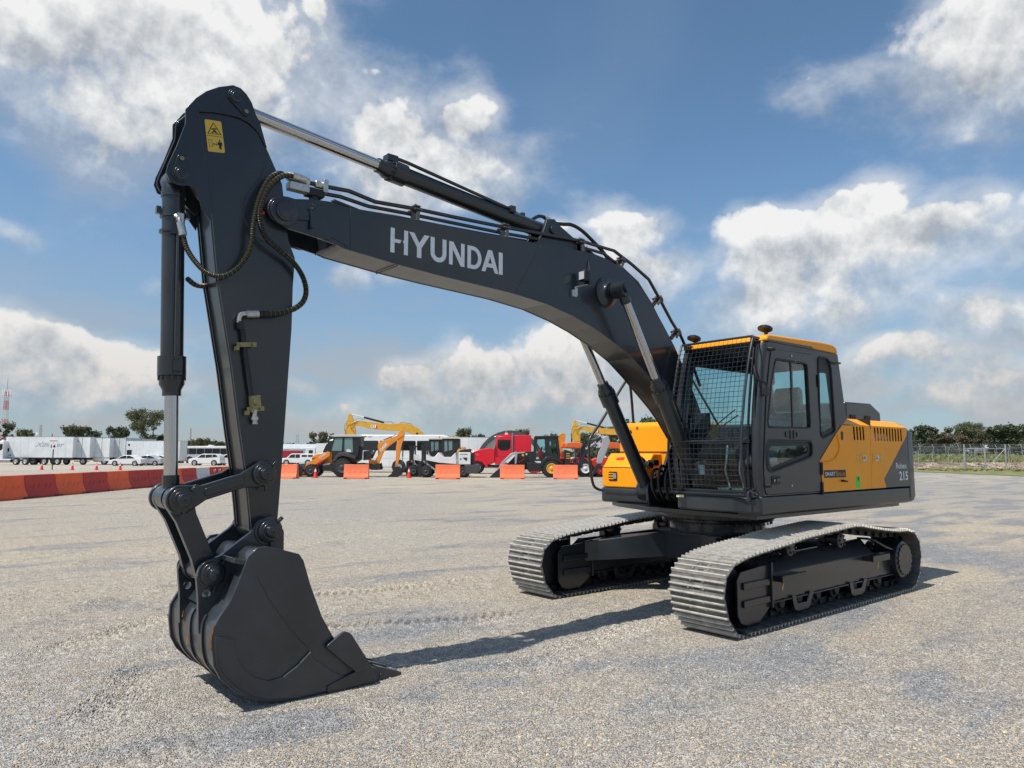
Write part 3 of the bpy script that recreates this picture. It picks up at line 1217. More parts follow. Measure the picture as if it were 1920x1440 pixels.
# boom foot brackets
b = MB()
for y in (-.31, .275):
    b.prism(roundcorners([(.97, 1.056), (1.0, 1.30), (.88, 1.40), (.72, 1.42), (.50, 1.85), (.28, 1.88), (-.1, 1.7), (-.5, 1.056)], .08, 4), y, y+.035)
each(b, 'boom_bracket', DARK, EX, bevel=.006)
# hood (left side door panels, chamfered roof), dark end panel
FACE = 1.293
p1 = [(-.87, 2.03), (-1.20, 2.045), (-1.43, 2.037), (-1.395, 1.262), (-.192, 1.256), (-.134, 1.609), (-.533, 1.919), (-.70, 2.03)]
louv1 = [[(x0, 2.018), (x0-.022, 2.026), (x0-.045, 2.018), (x0-.058, 1.862), (x0-.036, 1.852), (x0-.014, 1.862)] for x0 in (-.965, -1.047, -1.129, -1.211)]
b = MB()
b.prism(p1, FACE-.006, FACE, holes=louv1)
s1 = b.build('hood_door', YEL, EX, bevel=0, smooth=False)
p2 = [(-1.437, 2.037), (-2.52, 2.036), (-2.513, 1.939), (-1.767, 1.374), (-1.818, 1.262), (-1.402, 1.262)]
louv2 = [[(x0, 2.018), (x0-.022, 2.026), (x0-.045, 2.018), (x0-.052, 1.862), (x0-.030, 1.852), (x0-.008, 1.862)] for x0 in [-1.535-k*.086 for k in range(10)]]
b = MB()
b.prism(p2, FACE-.006, FACE, holes=louv2)
b.build('hood_door', YEL, EX, smooth=False, label='rear yellow hood door with ten slanted air slots')
b = MB()
b.prism([(-2.518, 1.935), (-2.548, 1.264), (-1.822, 1.264), (-1.772, 1.374)], FACE-.02, FACE)
b.build('end_panel', DARK2, EX, smooth=False)
b = MB()
b.prism([(FACE, 2.039), (FACE-.02, 2.039), (1.12, 2.105), (.28, 2.105), (.28, 2.125), (1.135, 2.125)], -2.53, -.70, ax='x')
hr = b.build('hood_roof', YEL, EX, bevel=.006)
b = MB()
b.box(-1.438, -1.43, 1.12, FACE+.003, 2.0, 2.13)
b.build('hood_seam', BLACK, EX)
b = MB()
b.box(-2.45, -.95, .5, 1.20, 1.06, 1.10)
b.box(-2.45, -.95, .45, .5, 1.06, 2.0)
b.box(-.95, -.9, .45, 1.26, 1.06, 2.0)
b.lathe((-1.5, .9, 1.93), (-2.1, .9, 1.93), [(0, .1), (.05, .16), (.5, .16), (.6, .1)], 20)
b.build('engine_bay', BLACK, EX)
b = MB()
b.lathe((-1.66, 1.20, 1.88), (-2.02, 1.20, 1.88), [(0, .04), (.05, .075), (.31, .075), (.36, .04)], 16)
b.build('coolant_tank', WHITEP, EX)
b = MB()
b.box(-2.5, -.7, -1.29, .44, 1.06, 2.08)
b.build('hood_right', DARK2, EX, bevel=.03)
b = MB()
b.prism([(-1.64, 2.126), (-1.645, 2.375), (-2.37, 2.385), (-2.66, 2.265), (-2.67, 2.126)], -.4, .9)
eh = b.build('engine_cover', DARK, EX, bevel=.02)
b = MB()
for i in range(9):
    for j in range(6):
        x0 = -1.86-i*.05
        y0 = .56+j*.045
        b.box(x0-.028, x0, y0, y0+.026, 2.379+.0, 2.387)
b.build('vent_grille', BLACK, eh, smooth=False, stuff=True)
b = MB()
for k in range(6):
    x0 = -1.75-k*.05-(.28 if k > 2 else 0)
    b.box(x0-.03, x0, .902, .915, 2.16, 2.21)
each(b, 'cover_latch', BLACK, eh)
# yellow swoosh edge, handle recess, latches, stickers
b = MB()
b.tube([Vector((x, FACE+.004, z)) for x, z in [(-.56, 1.905), (-.60, 1.80), (-.585, 1.72), (-.48, 1.63), (-.36, 1.60), (-.17, 1.585)]], .010, 6)
b.build('panel_rib', YEL, s1)
b = MB()
b.prism(rrect(-.705, -.655, 1.85, 1.955, .022), FACE-.001, FACE+.004)
b.build('grip_recess', BLACK, s1)
for lx in (-1.215, -1.56):
    b = MB()
    b.prism(rrect(lx-.10, lx+.10, 1.575, 1.70, .012), FACE, FACE+.004)
    q = b.build('latch_plate', YEL, s1, bevel=.002)
    b = MB()
    b.prism(rrect(lx-.05, lx+.035, 1.60, 1.675, .01), FACE+.0045, FACE+.008)
    b.cyl((lx-.02, FACE+.006, 1.64), (lx-.02, FACE+.022, 1.64), .016, n=10)
    b.build('latch', ZINC, s1)
    b = MB()
    dx = .13 if lx > -1.4 else -.17
    b.prism(rrect(lx+dx, lx+dx+.05, 1.585, 1.695, .004, 1), FACE, FACE+.002)
    b.build('warning_label', LABELY, s1, smooth=False)
b = MB()
b.prism([(-.215, 1.415), (-.215, 1.502), (-.735, 1.502), (-.735, 1.415)], FACE, FACE+.002)
b.build('badge', BLACK, s1, smooth=False)
YP = FACE+.0025
text(s1, 'lettering', 'SMART', WHITEP, (-.235, YP, 1.434), (-1, 0, 0), (0, 0, 1), .048, .245, bold=.012)
text(s1, 'lettering', 'X', mat('orange_print', (.85, .30, .03), .5), (-.49, YP, 1.428), (-1, 0, 0), (0, 0, 1), .06, .05, bold=.015)
text(s1, 'lettering', 'PLUS', mat('gold_print', (.62, .30, .06), .5), (-.55, YP, 1.434), (-1, 0, 0), (0, 0, 1), .036, .16, bold=.012)
text(s1, 'lettering', 'Robex', WHITEP, (-2.125, FACE+.001, 1.50), (-1, 0, 0), (0, 0, 1), .075, .33, bold=.012)
text(s1, 'lettering', '215', WHITEP, (-2.215, FACE+.001, 1.345), (-1, 0, 0), (0, 0, 1), .118, .27, bold=.025)
b = MB()
b.prism(rrect(-1.095, -.995, 1.275, 1.425, .006, 2), FACE, FACE+.002)
gl_ = b.build('inspection_label', GREENL, s1, smooth=False)
b = MB()
b.prism([(-1.03, 1.37), (-1.06, 1.37), (-1.06, 1.41), (-1.03, 1.41)], FACE+.0025, FACE+.003)
b.build('print_block', INK, s1, smooth=False)
b = MB()
b.cyl((-.62, FACE, 1.375), (-.62, FACE+.03, 1.375), .012, n=8)
b.bar((-.62, FACE+.03, 1.375), (-.70, FACE+.03, 1.365), .02, .02)
b.build('drain_tap', BLACK, s1)
# counterweight: stacked outlines with rounded rear corners


def cw_ring(inset, top=0):
    hw = 1.292-inset*.6
    xr = -2.812+inset
    pts_ = [(-2.55, hw), (xr+.12, hw), (xr+.03, hw-.03), (xr, hw-.12), (xr-.10, hw*.6), (xr-.14, 0), (xr-.10, -hw*.6), (xr, -hw+.12), (xr+.03, -hw+.03), (xr+.12, -hw), (-2.55, -hw)]
    return pts_


b = MB()
lv = [(1.052, .06), (1.075, .02), (1.13, .0), (1.97, .008), (2.03, .07), (2.09, .16), (2.115, .235)]
vs = []
for z, i_ in lv:
    vs += [(x, y, z) for x, y in cw_ring(i_)]
k = 11
fs = [tuple(range(k))[::-1], tuple(range((len(lv)-1)*k, len(lv)*k))]
for r_ in range(len(lv)-1):
    fs += [(r_*k+i, r_*k+(i+1) % k, (r_+1)*k+(i+1) % k, (r_+1)*k+i) for i in range(k)]
b.add(vs, fs)
b.build('counterweight', DARK2, EX, bevel=.006)
b = MB()
b.tube([(-2.35, 1.1, 1.04), (-2.42, 1.1, .99)], .01)
b.build('drain_hose', BLACK, EX)

# ---- cab
CY0, CY1 = .275, 1.285
side = [(1.02, 1.25), (1.06, 1.58), (1.035, 2.02), (.90, 2.78), (.87, 2.875), (-.666, 2.875), (-.829, 2.098), (-.533, 1.919), (-.134, 1.609), (-.189, 1.252)]
door_o = roundcorners([(1.02, 1.262), (1.045, 1.52), (.945, 2.327), (.825, 2.80), (.0, 2.82), (-.095, 2.775), (-.158, 2.06), (-.14, 1.609), (-.13, 1.262)], .05, 3)
rear_w = roundcorners([(-.185, 2.80), (-.425, 2.805), (-.485, 2.70), (-.528, 1.945), (-.235, 1.865), (-.175, 1.94)], .05, 3)
b = MB()
b.prism(side, CY1-.035, CY1, holes=[door_o, rear_w])
cabside = b.build('cab_side', DARK2, EX, smooth=False)
win1 = roundcorners([(.745, 2.70), (.085, 2.70), (.058, 1.975), (.925, 1.962), (.935, 2.03), (.845, 2.44)], .05, 4)
win2 = roundcorners([(.945, 1.825), (.04, 1.829), (.042, 1.672), (.125, 1.642), (.895, 1.495), (.975, 1.53), (.985, 1.73)], .06, 4)
din = []
cx_, cz_ = .44, 2.0
for x, z in door_o:
    v = Vector((x-cx_, z-cz_))
    v = v*(1-.008/v.length)
    din.append((cx_+v.x, cz_+v.y))
b = MB()
b.prism(din, CY1-.03, CY1+.010, holes=[win1, win2])
door = b.build('cab_door', DARK2, EX, smooth=False)


def gasket(poly, y, w, parent, mt, name):
    b_ = MB()
    pp = [Vector((x, y, z)) for x, z in poly]
    pp.append(pp[0])
    pp.append(pp[1])
    b_.tube(pp, w, 6)
    return b_.build(name, mt, parent)


def pane(poly, y, parent, mt=DOORGL, name='window_pane'):
    b_ = MB()
    b_.prism(poly, y-.003, y)
    return b_.build(name, mt, parent, smooth=False)


gasket(win1, CY1+.008, .012, door, BLACK, 'window_seal')
gasket(win2, CY1+.008, .014, door, BLACK, 'window_seal')
gasket(rear_w, CY1, .014, cabside, BLACK, 'window_seal')
pane(win1, CY1-.005, door)
pane(win2, CY1-.005, door)
pane(rear_w, CY1-.01, cabside)
# dark painted border of the lower and rear pane
b = MB()
w2i = roundcorners([(.88, 1.765), (.12, 1.775), (.12, 1.70), (.87, 1.545), (.91, 1.58), (.915, 1.70)], .05, 4)
b.prism(win2, CY1-.003, CY1-.001, holes=[w2i])
rwi = roundcorners([(-.205, 2.62), (-.385, 2.63), (-.43, 2.35), (-.50, 2.0), (-.235, 1.93), (-.2, 1.96)], .04, 3)
b.prism(rear_w, CY1-.008, CY1-.006, holes=[rwi])
b.build('frit_border', BLACK, cabside, smooth=False)
b = MB()
b.box(.395, .425, CY1-.012, CY1+.004, 1.97, 2.70)
b.build('window_slider', DARK2, door)
b = MB()
b.box(.06, .91, CY1-.2, CY1-.185, 2.06, 2.085)
b.build('grab_bar', BLACK, door)
b = MB()
b.prism(rrect(.73, .90, 1.365, 1.455, .015), CY1+.0105, CY1+.018)
b.build('handle_recess', BLACK, door, bevel=.003)
b = MB()
b.box(.755, .84, CY1+.019, CY1+.034, 1.395, 1.43)
b.build('door_handle', DARK, door, bevel=.004)
b = MB()
b.cyl((.865, CY1+.018, 1.41), (.865, CY1+.026, 1.41), .012, n=10)
b.build('key_lock', ZINC, door)
b = MB()
for x0, x1, z0, z1 in ((.36, .60, 1.918, 1.924), (.36, .60, 1.868, 1.874), (.594, .60, 1.874, 1.918), (.36, .366, 1.874, 1.918), (.43, .435, 1.85, 1.94), (.50, .505, 1.85, 1.94)):
    b.box(x0, x1, CY1+.0105, CY1+.018, z0, z1)
b.build('latch_bar', BLACK, door)
b = MB()
for x_, z_ in ((.42, 2.76), (.50, 1.345), (.345, 2.70)):
    b.cyl((x_, CY1+.0105, z_), (x_, CY1+.016, z_), .013, n=12)
each(b, 'door_bolt', ZINC, door)
b = MB()
for z_ in (2.52, 1.52, 1.30):
    b.cyl((-.15, CY1+.015, z_-.07), (-.15, CY1+.015, z_+.07), .016, n=10)
each(b, 'door_hinge', BLACK, door)
b = MB()
b.cyl((-.47, CY1, 2.76), (-.47, CY1+.03, 2.76), .012, n=8)
b.bar((-.44, CY1+.03, 2.755), (-.66, CY1+.03, 2.765), .02, .02)
b.build('door_catch', BLACK, cabside)
b = MB()
b.tube([(.88, CY1, 2.80), (.86, CY1+.04, 2.80), (.83, CY1+.05, 2.79), (.80, CY1+.02, 2.79)], .013)
b.cyl((1.00, CY1+.0, 1.36), (1.00, CY1+.06, 1.36), .022, n=10)
b.build('door_stay', BLACK, cabside)
# front corner post, rounded
b = MB()
post = catmull([(1.075, 0, 1.25), (1.105, 0, 1.58), (1.083, 0, 2.02), (1.02, 0, 2.42), (.945, 0, 2.78), (.92, 0, 2.86)], 6)
b.tube([Vector((v.x-.045, CY1-.055, v.z)) for v in post], .058, 14)
b.build('corner_post', DARK2, EX)
b = MB()
b.tube([Vector((v.x-.03, CY0+.03, v.z)) for v in post], .035, 10)
b.tube([Vector((v.x-.012, CY1-.135, v.z)) for v in post], .014, 8)
each(b, 'front_window_frame', DARK, EX)
b = MB()
b.bar((.905, CY0, 2.865), (.905, CY1-.05, 2.865), .06, .045)
b.bar((1.05, CY0, 1.27), (1.05, CY1-.05, 1.27), .08, .06)
b.bar((1.10, CY0+.03, 1.815), (1.10, CY1-.1, 1.815), .025, .03)
each(b, 'front_crossbar', DARK, EX)
b = MB()
prev = None
for v in post:
    x = v.x-.022
    cur = (Vector((x, CY0+.05, v.z)), Vector((x, CY1-.14, v.z)))
    if prev:
        b.add([prev[0], prev[1], cur[1], cur[0]], [(0, 1, 2, 3)])
    prev = cur
b.build('windscreen', CABGL, EX)
# right side, rear wall, roof lining, floor
b = MB()
b.prism(side, CY0, CY0+.03, holes=[roundcorners([(.96, 1.75), (.84, 2.62), (.80, 2.70), (-.50, 2.70), (-.60, 2.05), (-.4, 1.98), (0, 1.75)], .05, 3)])
rs = b.build('cab_right_side', DARK, EX, smooth=False)
pane(roundcorners([(.96, 1.75), (.84, 2.62), (.80, 2.70), (-.50, 2.70), (-.60, 2.05), (-.4, 1.98), (0, 1.75)], .05, 3), CY0+.015, rs)
b = MB()
for z0, z1, x0, x1 in ((1.25, 2.10, -.60, -.83), ):
    b.box(-.62, -.58, CY0+.035, CY1-.04, 1.25, 2.02)
b.hexa([(-.66, CY0+.035, 2.72), (-.62, CY0+.035, 2.72), (-.62, CY0+.035, 2.87), (-.66, CY0+.035, 2.87)], [(-.66, CY1-.04, 2.72), (-.62, CY1-.04, 2.72), (-.62, CY1-.04, 2.87), (-.66, CY1-.04, 2.87)])
for y_ in (CY0+.035, CY1-.14):
    b.hexa([(-.80, y_, 2.02), (-.76, y_, 2.02), (-.76, y_+.10, 2.02), (-.80, y_+.10, 2.02)], [(-.67, y_, 2.72), (-.63, y_, 2.72), (-.63, y_+.10, 2.72), (-.67, y_+.10, 2.72)])
b.build('cab_rear_wall', DARK, EX)
b = MB()
b.hexa([(-.79, CY0+.14, 2.02), (-.785, CY0+.14, 2.02), (-.785, CY1-.14, 2.02), (-.79, CY1-.14, 2.02)], [(-.66, CY0+.14, 2.72), (-.655, CY0+.14, 2.72), (-.655, CY1-.14, 2.72), (-.66, CY1-.14, 2.72)])
b.build('rear_window', CABGL, EX, smooth=False)
b = MB()
b.box(-.6, 1.0, CY0+.035, CY1-.04, 1.24, 1.26)
b.build('cab_floor', BLACK, EX)
b = MB()
roofp = [(.905, 2.885), (.895, 2.935), (.85, 2.955), (-.28, 2.985), (-.55, 2.982), (-.64, 2.95), (-.668, 2.88)]
b.prism(roofp, CY0-.005, CY1+.006)
roof = b.build('cab_roof', YEL, EX, bevel=.018, seg=3)
b = MB()
b.prism([(.86, 2.877), (.875, 2.899), (-.03, 2.908), (-.11, 2.882), (-.66, 2.877)], CY1+.0065, CY1+.010)
b.build('roof_side_trim', DARK2, roof, smooth=False)
b = MB()
b.box(.897, .93, CY0+.02, CY1-.03, 2.878, 2.903)
b.build('sun_strip', YEL, roof, bevel=.008)
b = MB()
b.cyl((-.40, 1.15, 2.98), (-.40, 1.15, 3.005), .035, n=14)
b.build('roof_cap', mat('amber_cap', (.75, .25, .03), .4), roof)
# interior
b = MB()
b.box(-.62, .86, CY0+.035, CY1-.04, 2.84, 2.872)
b.build('headliner', BLACK, EX)
b = MB()
b.prism(roundcorners([(-.30, 1.52), (.22, 1.52), (.24, 1.62), (.18, 1.68), (-.20, 1.66), (-.34, 2.18), (-.46, 2.20), (-.48, 2.10)], .06, 3), .55, 1.03)
b.build('seat', SEAT, EX, bevel=.05, seg=3)
b = MB()
b.prism(roundcorners([(-.33, 2.20), (-.31, 2.44), (-.38, 2.50), (-.46, 2.46), (-.47, 2.22)], .05, 3), .64, .94)
b.build('headrest', SEAT, EX, bevel=.05, seg=3)
b = MB()
for y_ in (.42, 1.07):
    b.prism(roundcorners([(-.2, 1.5), (.36, 1.5), (.42, 1.70), (.36, 1.76), (-.2, 1.74)], .04, 2), y_, y_+.13)
    b.tube([(.34, y_+.06, 1.72), (.38, y_+.06, 1.90)], .018)
    b.cyl((.38, y_+.06, 1.88), (.39, y_+.06, 1.97), .03, n=10)
b.box(-.35, .2, .5, 1.05, 1.26, 1.5)
b.build('console', BLACK, EX, bevel=.01)
b = MB()
for y_ in (.66, .84):
    b.tube([(.68, y_, 1.28), (.78, y_, 1.50), (.72, y_, 1.78)], .012)
b.box(.62, .84, .60, .74, 1.27, 1.31)
b.box(.62, .84, .78, .92, 1.27, 1.31)
each(b, 'travel_lever', ZINC, EX)
b = MB()
b.box(.80, .86, .36, .50, 1.95, 2.15)
b.build('monitor', BLACK, EX, bevel=.01)
b = MB()
b.prism(rrect(1.10, 1.25, 2.42, 2.72, .03), .70, .78, ax='x')
b.build('sun_visor', BLACK, EX)
b = MB()
b.add([(.99, .44, 1.45), (.99, .54, 1.45), (1.0, .54, 1.56), (1.0, .44, 1.56)], [(0, 1, 2, 3)])
b.build('notice_sheet', WHITEP, EX)
b = MB()
for o_ in (0, .06):
    b.tube([(1.075, .50+o_, 1.83), (1.0, .95+o_*.6, 2.16-o_), (1.01, 1.0, 2.1)][:2], .007)
b.bar((1.02, .40, 2.55), (1.07, .78, 2.0), .012, .02)
b.build('wiper', BLACK, EX)
# wire guard in front of the windscreen
gprof = [(1.00, 2.935), (1.075, 2.74), (1.135, 2.53), (1.19, 2.31), (1.232, 2.09), (1.265, 1.95), (1.282, 1.81), (1.285, 1.68), (1.272, 1.55), (1.248, 1.40), (1.215, 1.262)]
gp = catmull([(x, 0, z) for x, z in gprof], 4)
G0, G1 = .262, 1.185
b = MB()
for k in range(17):
    y_ = G0+.015+(G1-G0-.03)*k/16
    b.tube([Vector((v.x, y_, v.z)) for v in gp], .0027, 4)
lenp = [0]
for i in range(1, len(gp)):
    lenp.append(lenp[-1]+(gp[i]-gp[i-1]).length)
for k in range(31):
    t = lenp[-1]*(k+.3)/31
    i = max(j for j in range(len(lenp)) if lenp[j] <= t)
    i = min(i, len(gp)-2)
    f_ = (t-lenp[i])/(lenp[i+1]-lenp[i])
    v = gp[i].lerp(gp[i+1], f_)
    b.tube([(v.x+.006, G0, v.z), (v.x+.006, G1, v.z)], .0027, 4)
wires = b
b = MB()
for y_ in (G0, G1):
    b.tube([Vector((v.x-.01, y_, v.z)) for v in gp], .0125, 8)
b.tube([(gp[0].x-.01, G0, gp[0].z), (gp[0].x-.01, G1, gp[0].z)], .0125)
b.tube([(gp[-1].x-.01, G0, gp[-1].z), (gp[-1].x-.01, G1, gp[-1].z)], .014)
b.tube([(1.27, G0, 1.82), (1.27, G1, 1.82)], .012)
guard = b.build('mesh_guard', DARK, EX)
each(wires, 'guard_wire', DARK2, guard)
b = MB()
gpi = [Vector((v.x-.05, 0, v.z)) for v in gp]
for i in range(len(gpi)-1):
    p_, q_ = gpi[i], gpi[i+1]
    b.add([(p_.x, G0+.03, p_.z), (p_.x, G0+.09, p_.z), (q_.x, G0+.09, q_.z), (q_.x, G0+.03, q_.z)], [(0, 1, 2, 3)])
b.build('guard_strip', DARK2, guard)
b = MB()
for (x0, z0, yy) in ((.96, 2.90, 1.16), (.96, 2.90, .30), (1.14, 1.27, 1.20), (1.14, 1.27, .26)):
    b.box(x0-.06, x0+.05, yy, yy+.05, z0-.03, z0+.03)
    b.cyl((x0, yy+.05, z0), (x0, yy+.075, z0), .012, n=8)
each(b, 'guard_bracket', DARK, guard, bevel=.004)
b = MB()
b.prism([(1.22, 1.30), (1.10, 1.33), (1.0, 1.35), (1.0, 1.265), (1.18, 1.25), (1.20, 1.20), (1.235, 1.20)], 1.2, 1.225)
b.build('guard_hinge', DARK2, guard, bevel=.004)
# work lights on the roof, mirror arm, mirror
for (lx, ly, lz) in ((.80, .30, 3.03), (.70, 1.16, 3.045)):
    b = MB()
    b.lathe((lx, ly, lz+.03), (lx+.02, ly, lz-.05), [(0, .04), (.008, .066), (.02, .080), (.042, .078), (.046, .06)], 20)
    b.bar((lx-.02, ly-.02, lz), (lx-.07, ly-.04, lz-.09), .02, .02)
    b.bar((lx, ly, lz-.02), (lx-.04, ly, lz-.09), .03, .012)
    b.box(lx-.012, lx+.012, ly-.012, ly+.012, lz+.02, lz+.045)
    rl = b.build('roof_lamp', BLACK, EX)
    b = MB()
    b.cyl((lx+.010, ly, lz-.0165), (lx+.011, ly, lz-.019), .055, n=16)
    b.build('lamp_lens', BLACK, rl)
b = MB()
b.tube(catmull([(1.00, 1.20, 2.62), (1.09, 1.25, 2.58), (1.10, 1.29, 2.46), (1.03, 1.33, 2.42), (1.02, 1.33, 2.38)], 5), .010)
b.build('mirror_arm', BLACK, EX)
b = MB()
b.prism(rrect(.985, 1.055, 2.28, 2.385, .012), 1.30, 1.345)
b.build('side_mirror', BLACK, EX, bevel=.006)
b = MB()
b.tube(catmull([(.93, 1.22, 2.85), (1.05, 1.26, 2.80), (1.10, 1.27, 2.62), (1.07, 1.26, 2.45)], 5), .007)
b.prism(rrect(1.03, 1.09, 1.80, 2.56, .03), 1.235, 1.245)
b.build('mirror_arm', BLACK, EX, label='thin black strap of the guard beside the corner post')

# ---- boom
BW = .19
btop = [(5.90, 3.49), (5.865, 3.56), (5.80, 3.60), (5.703, 3.61), (5.513, 3.648), (5.396, 3.660), (5.24, 3.650), (5.03, 3.657), (4.62, 3.675), (4.03, 3.705), (3.55, 3.727), (3.09, 3.752), (2.62, 3.778), (2.36, 3.785), (2.157, 3.764), (1.944, 3.708), (1.747, 3.620), (1.59, 3.508), (1.408, 3.348), (1.222, 3.145), (1.031, 2.925), (.90, 2.74), (.62, 2.30), (.43, 1.95), (.28, 1.80)]
bbot = [(.22, 1.70), (.27, 1.60), (.36, 1.56), (.46, 1.60), (.62, 1.76), (.904, 2.07), (1.063, 2.215), (1.36, 2.438), (1.52, 2.558), (1.765, 2.722), (2.087, 2.876), (2.393, 2.992), (2.686, 3.078), (3.056, 3.155), (3.47, 3.195), (3.54, 3.200), (4.331, 3.234), (4.754, 3.260), (5.254, 3.305), (5.327, 3.325), (5.469, 3.345), (5.573, 3.368), (5.729, 3.385), (5.85, 3.42)]
# box section: two side plates, top and bottom plate set a little in
b = MB()
main_top = [q for q in btop if q[0] < 5.35]
main_bot = [q for q in bbot if q[0] < 5.35]
for y0, y1 in ((BW-.014, BW), (-BW, -BW+.014)):
    b.prism(btop+bbot, y0, y1)
plates = b
b = MB()


def ribbon(b_, path, y0, y1, off):
    n_ = len(path)
    P = [Vector((x, 0, z)) for x, z in path]
    prev = None
    for i in range(n_):
        d = (P[min(i+1, n_-1)]-P[max(i-1, 0)]).normalized()
        nn = Vector((-d.z, 0, d.x))*off
        cur = [(P[i].x, y0, P[i].z), (P[i].x, y1, P[i].z), (P[i].x+nn.x, y1, P[i].z+nn.z), (P[i].x+nn.x, y0, P[i].z+nn.z)]
        if prev:
            b_.hexa(prev, cur)
        prev = cur


ribbon(b, [(x, z-.004) for x, z in main_top[1:]], -BW+.0145, BW-.0145, .012)
ribbon(b, [(x, z+.004) for x, z in main_bot[2:]], -BW+.0145, BW-.0145, .012)
b.hexa([(5.35, -.175, 3.65), (5.35, .175, 3.65), (5.34, .175, 3.63), (5.34, -.175, 3.63)], [(5.30, -.175, 3.32), (5.30, .175, 3.32), (5.29, .175, 3.33), (5.29, -.175, 3.33)])
boom = b.build('boom', DARK, EX)
each(plates, 'side_plate', DARK, boom)
b = MB()
tp = roundcorners([(5.895, 3.50), (5.86, 3.575), (5.76, 3.615), (5.55, 3.60), (5.44, 3.60), (5.42, 3.56), (5.36, 3.36), (5.45, 3.338), (5.57, 3.352), (5.75, 3.37), (5.87, 3.42)], .03, 3)
for y0, y1 in ((BW+.0005, BW+.022), (-BW-.022, -BW-.0005)):
    b.prism(tp, y0, y1)
each(b, 'boom_tip_boss', DARK, boom, bevel=.005)
b = MB()
b.lathe((5.765, BW+.0225, 3.487), (5.765, .3, 3.487), [(0, .108), (.015, .108), (.018, .075), (.042, .075), (.044, .058), (.05, .058), (.052, .045)], 32)
b.prism([(5.72, 3.53), (5.56, 3.53), (5.54, 3.50), (5.56, 3.46), (5.72, 3.44)], BW+.0225, BW+.036)
b.box(5.535, 5.565, BW+.0365, BW+.052, 3.40, 3.56)
b.cyl((5.55, BW+.05, 3.55), (5.55, BW+.062, 3.55), .012, n=8)
b.cyl((5.55, BW+.05, 3.41), (5.55, BW+.062, 3.41), .012, n=8)
b.cyl((5.765, -.26, 3.487), (5.765, .2, 3.487), .05)
b.build('arm_pin', DARK, boom, bevel=.003)
b = MB()
b.cyl((5.90, .17, 3.46), (5.935, .17, 3.46), .014, n=8)
b.build('grease_cap', REDP, boom)
b = MB()
b.tube([(3.144, BW, 3.725), (3.47, BW, 3.198)], .0022, 4)
b.tube([(5.203, BW, 3.652), (5.200, BW, 3.31)], .004, 5)
b.tube([(4.754, BW-.01, 3.253), (4.754, -BW+.01, 3.253)], .005, 5)
b.tube([(5.327, BW-.01, 3.318), (5.327, -BW+.01, 3.318)], .005, 5)
b.tube(catmull([(5.50, BW, 3.385), (5.38, BW, 3.375), (5.30, BW, 3.355), (5.22, BW, 3.32)], 5), .004, 5)
each(b, 'weld_seam', WELD, boom)
# lettering on the boom
LX0, LZ0, LH = 4.833, 3.355, .211


def letter(polys, x0, w):
    for outer, holes in polys:
        f_ = lambda q: [(x0-u*w, LZ0+v*LH) for u, v in q]
        lt.prism(f_(outer), BW+.0006, BW+.002, holes=[f_(h) for h in holes])


def arc(cx, cy, rx, ry, a0, a1, n=10):
    return [(cx+rx*math.cos(R(a0+(a1-a0)*i/n)), cy+ry*math.sin(R(a0+(a1-a0)*i/n))) for i in range(n+1)]


GLYPH = {
    'H': (.171, [([(0, 0), (.23, 0), (.23, .43), (.55, .43), (.61, .57), (.23, .57), (.23, 1), (0, 1)], []), ([(.77, 0), (1, 0), (1, 1), (.77, 1), (.77, .57), (.69, .57), (.77, .43)], [])]),
    'Y': (.206, [([(.39, 0), (.61, 0), (.61, .42), (1, 1), (.75, 1), (.5, .62), (.25, 1), (0, 1), (.39, .42)], [])]),
    'U': (.168, [([(0, 1), (0, .36)]+arc(.5, .36, .5, .38, 180, 360)+[(1, 1), (.75, 1), (.75, .37)]+arc(.5, .37, .25, .20, 0, -180)+[(.25, 1)], [])]),
    'N': (.170, [([(0, 0), (.23, 0), (.23, .68), (.75, 0), (1, 0), (1, 1), (.77, 1), (.77, .36), (.27, 1), (0, 1)], [])]),
    'D': (.162, [([(0, 0), (.42, 0)]+arc(.42, .5, .58, .5, -90, 90)+[(0, 1)], [[(.25, .17), (.42, .17)]+arc(.42, .5, .33, .33, -90, 90)+[(.25, .83)]])]),
    'A': (.200, [([(0, 0), (.22, 0), (.31, .22), (.68, .22), (.78, 0), (1, 0), (.62, 1), (.38, 1)], [[(.39, .40), (.5, .70), (.62, .40)]])]),
    'I': (.047, [([(0, 0), (1, 0), (1, 1), (0, 1)], [])]),
}
for ch, x0 in zip('HYUNDAI', (4.833, 4.652, 4.433, 4.236, 4.034, 3.872, 3.668)):
    lt = MB()
    w, polys = GLYPH[ch]
    letter(polys, x0, w)
    lt.build('lettering', WHITEP, boom, smooth=False)
# boom cylinder boss on the side plate
b = MB()
for s_ in (1, -1):
    b.lathe((2.19, s_*BW, 3.395), (2.19, s_*.5, 3.395), [(.0005, .165), (.012, .165), (.013, .155), (.05, .10), (.06, .095), (.09, .095), (.091, .075), (.10, .075)], 36)
    b.cyl((2.19, s_*.24, 3.395), (2.19, s_*.505, 3.395), .048, n=24)
each(b, 'cylinder_boss', DARK, boom)
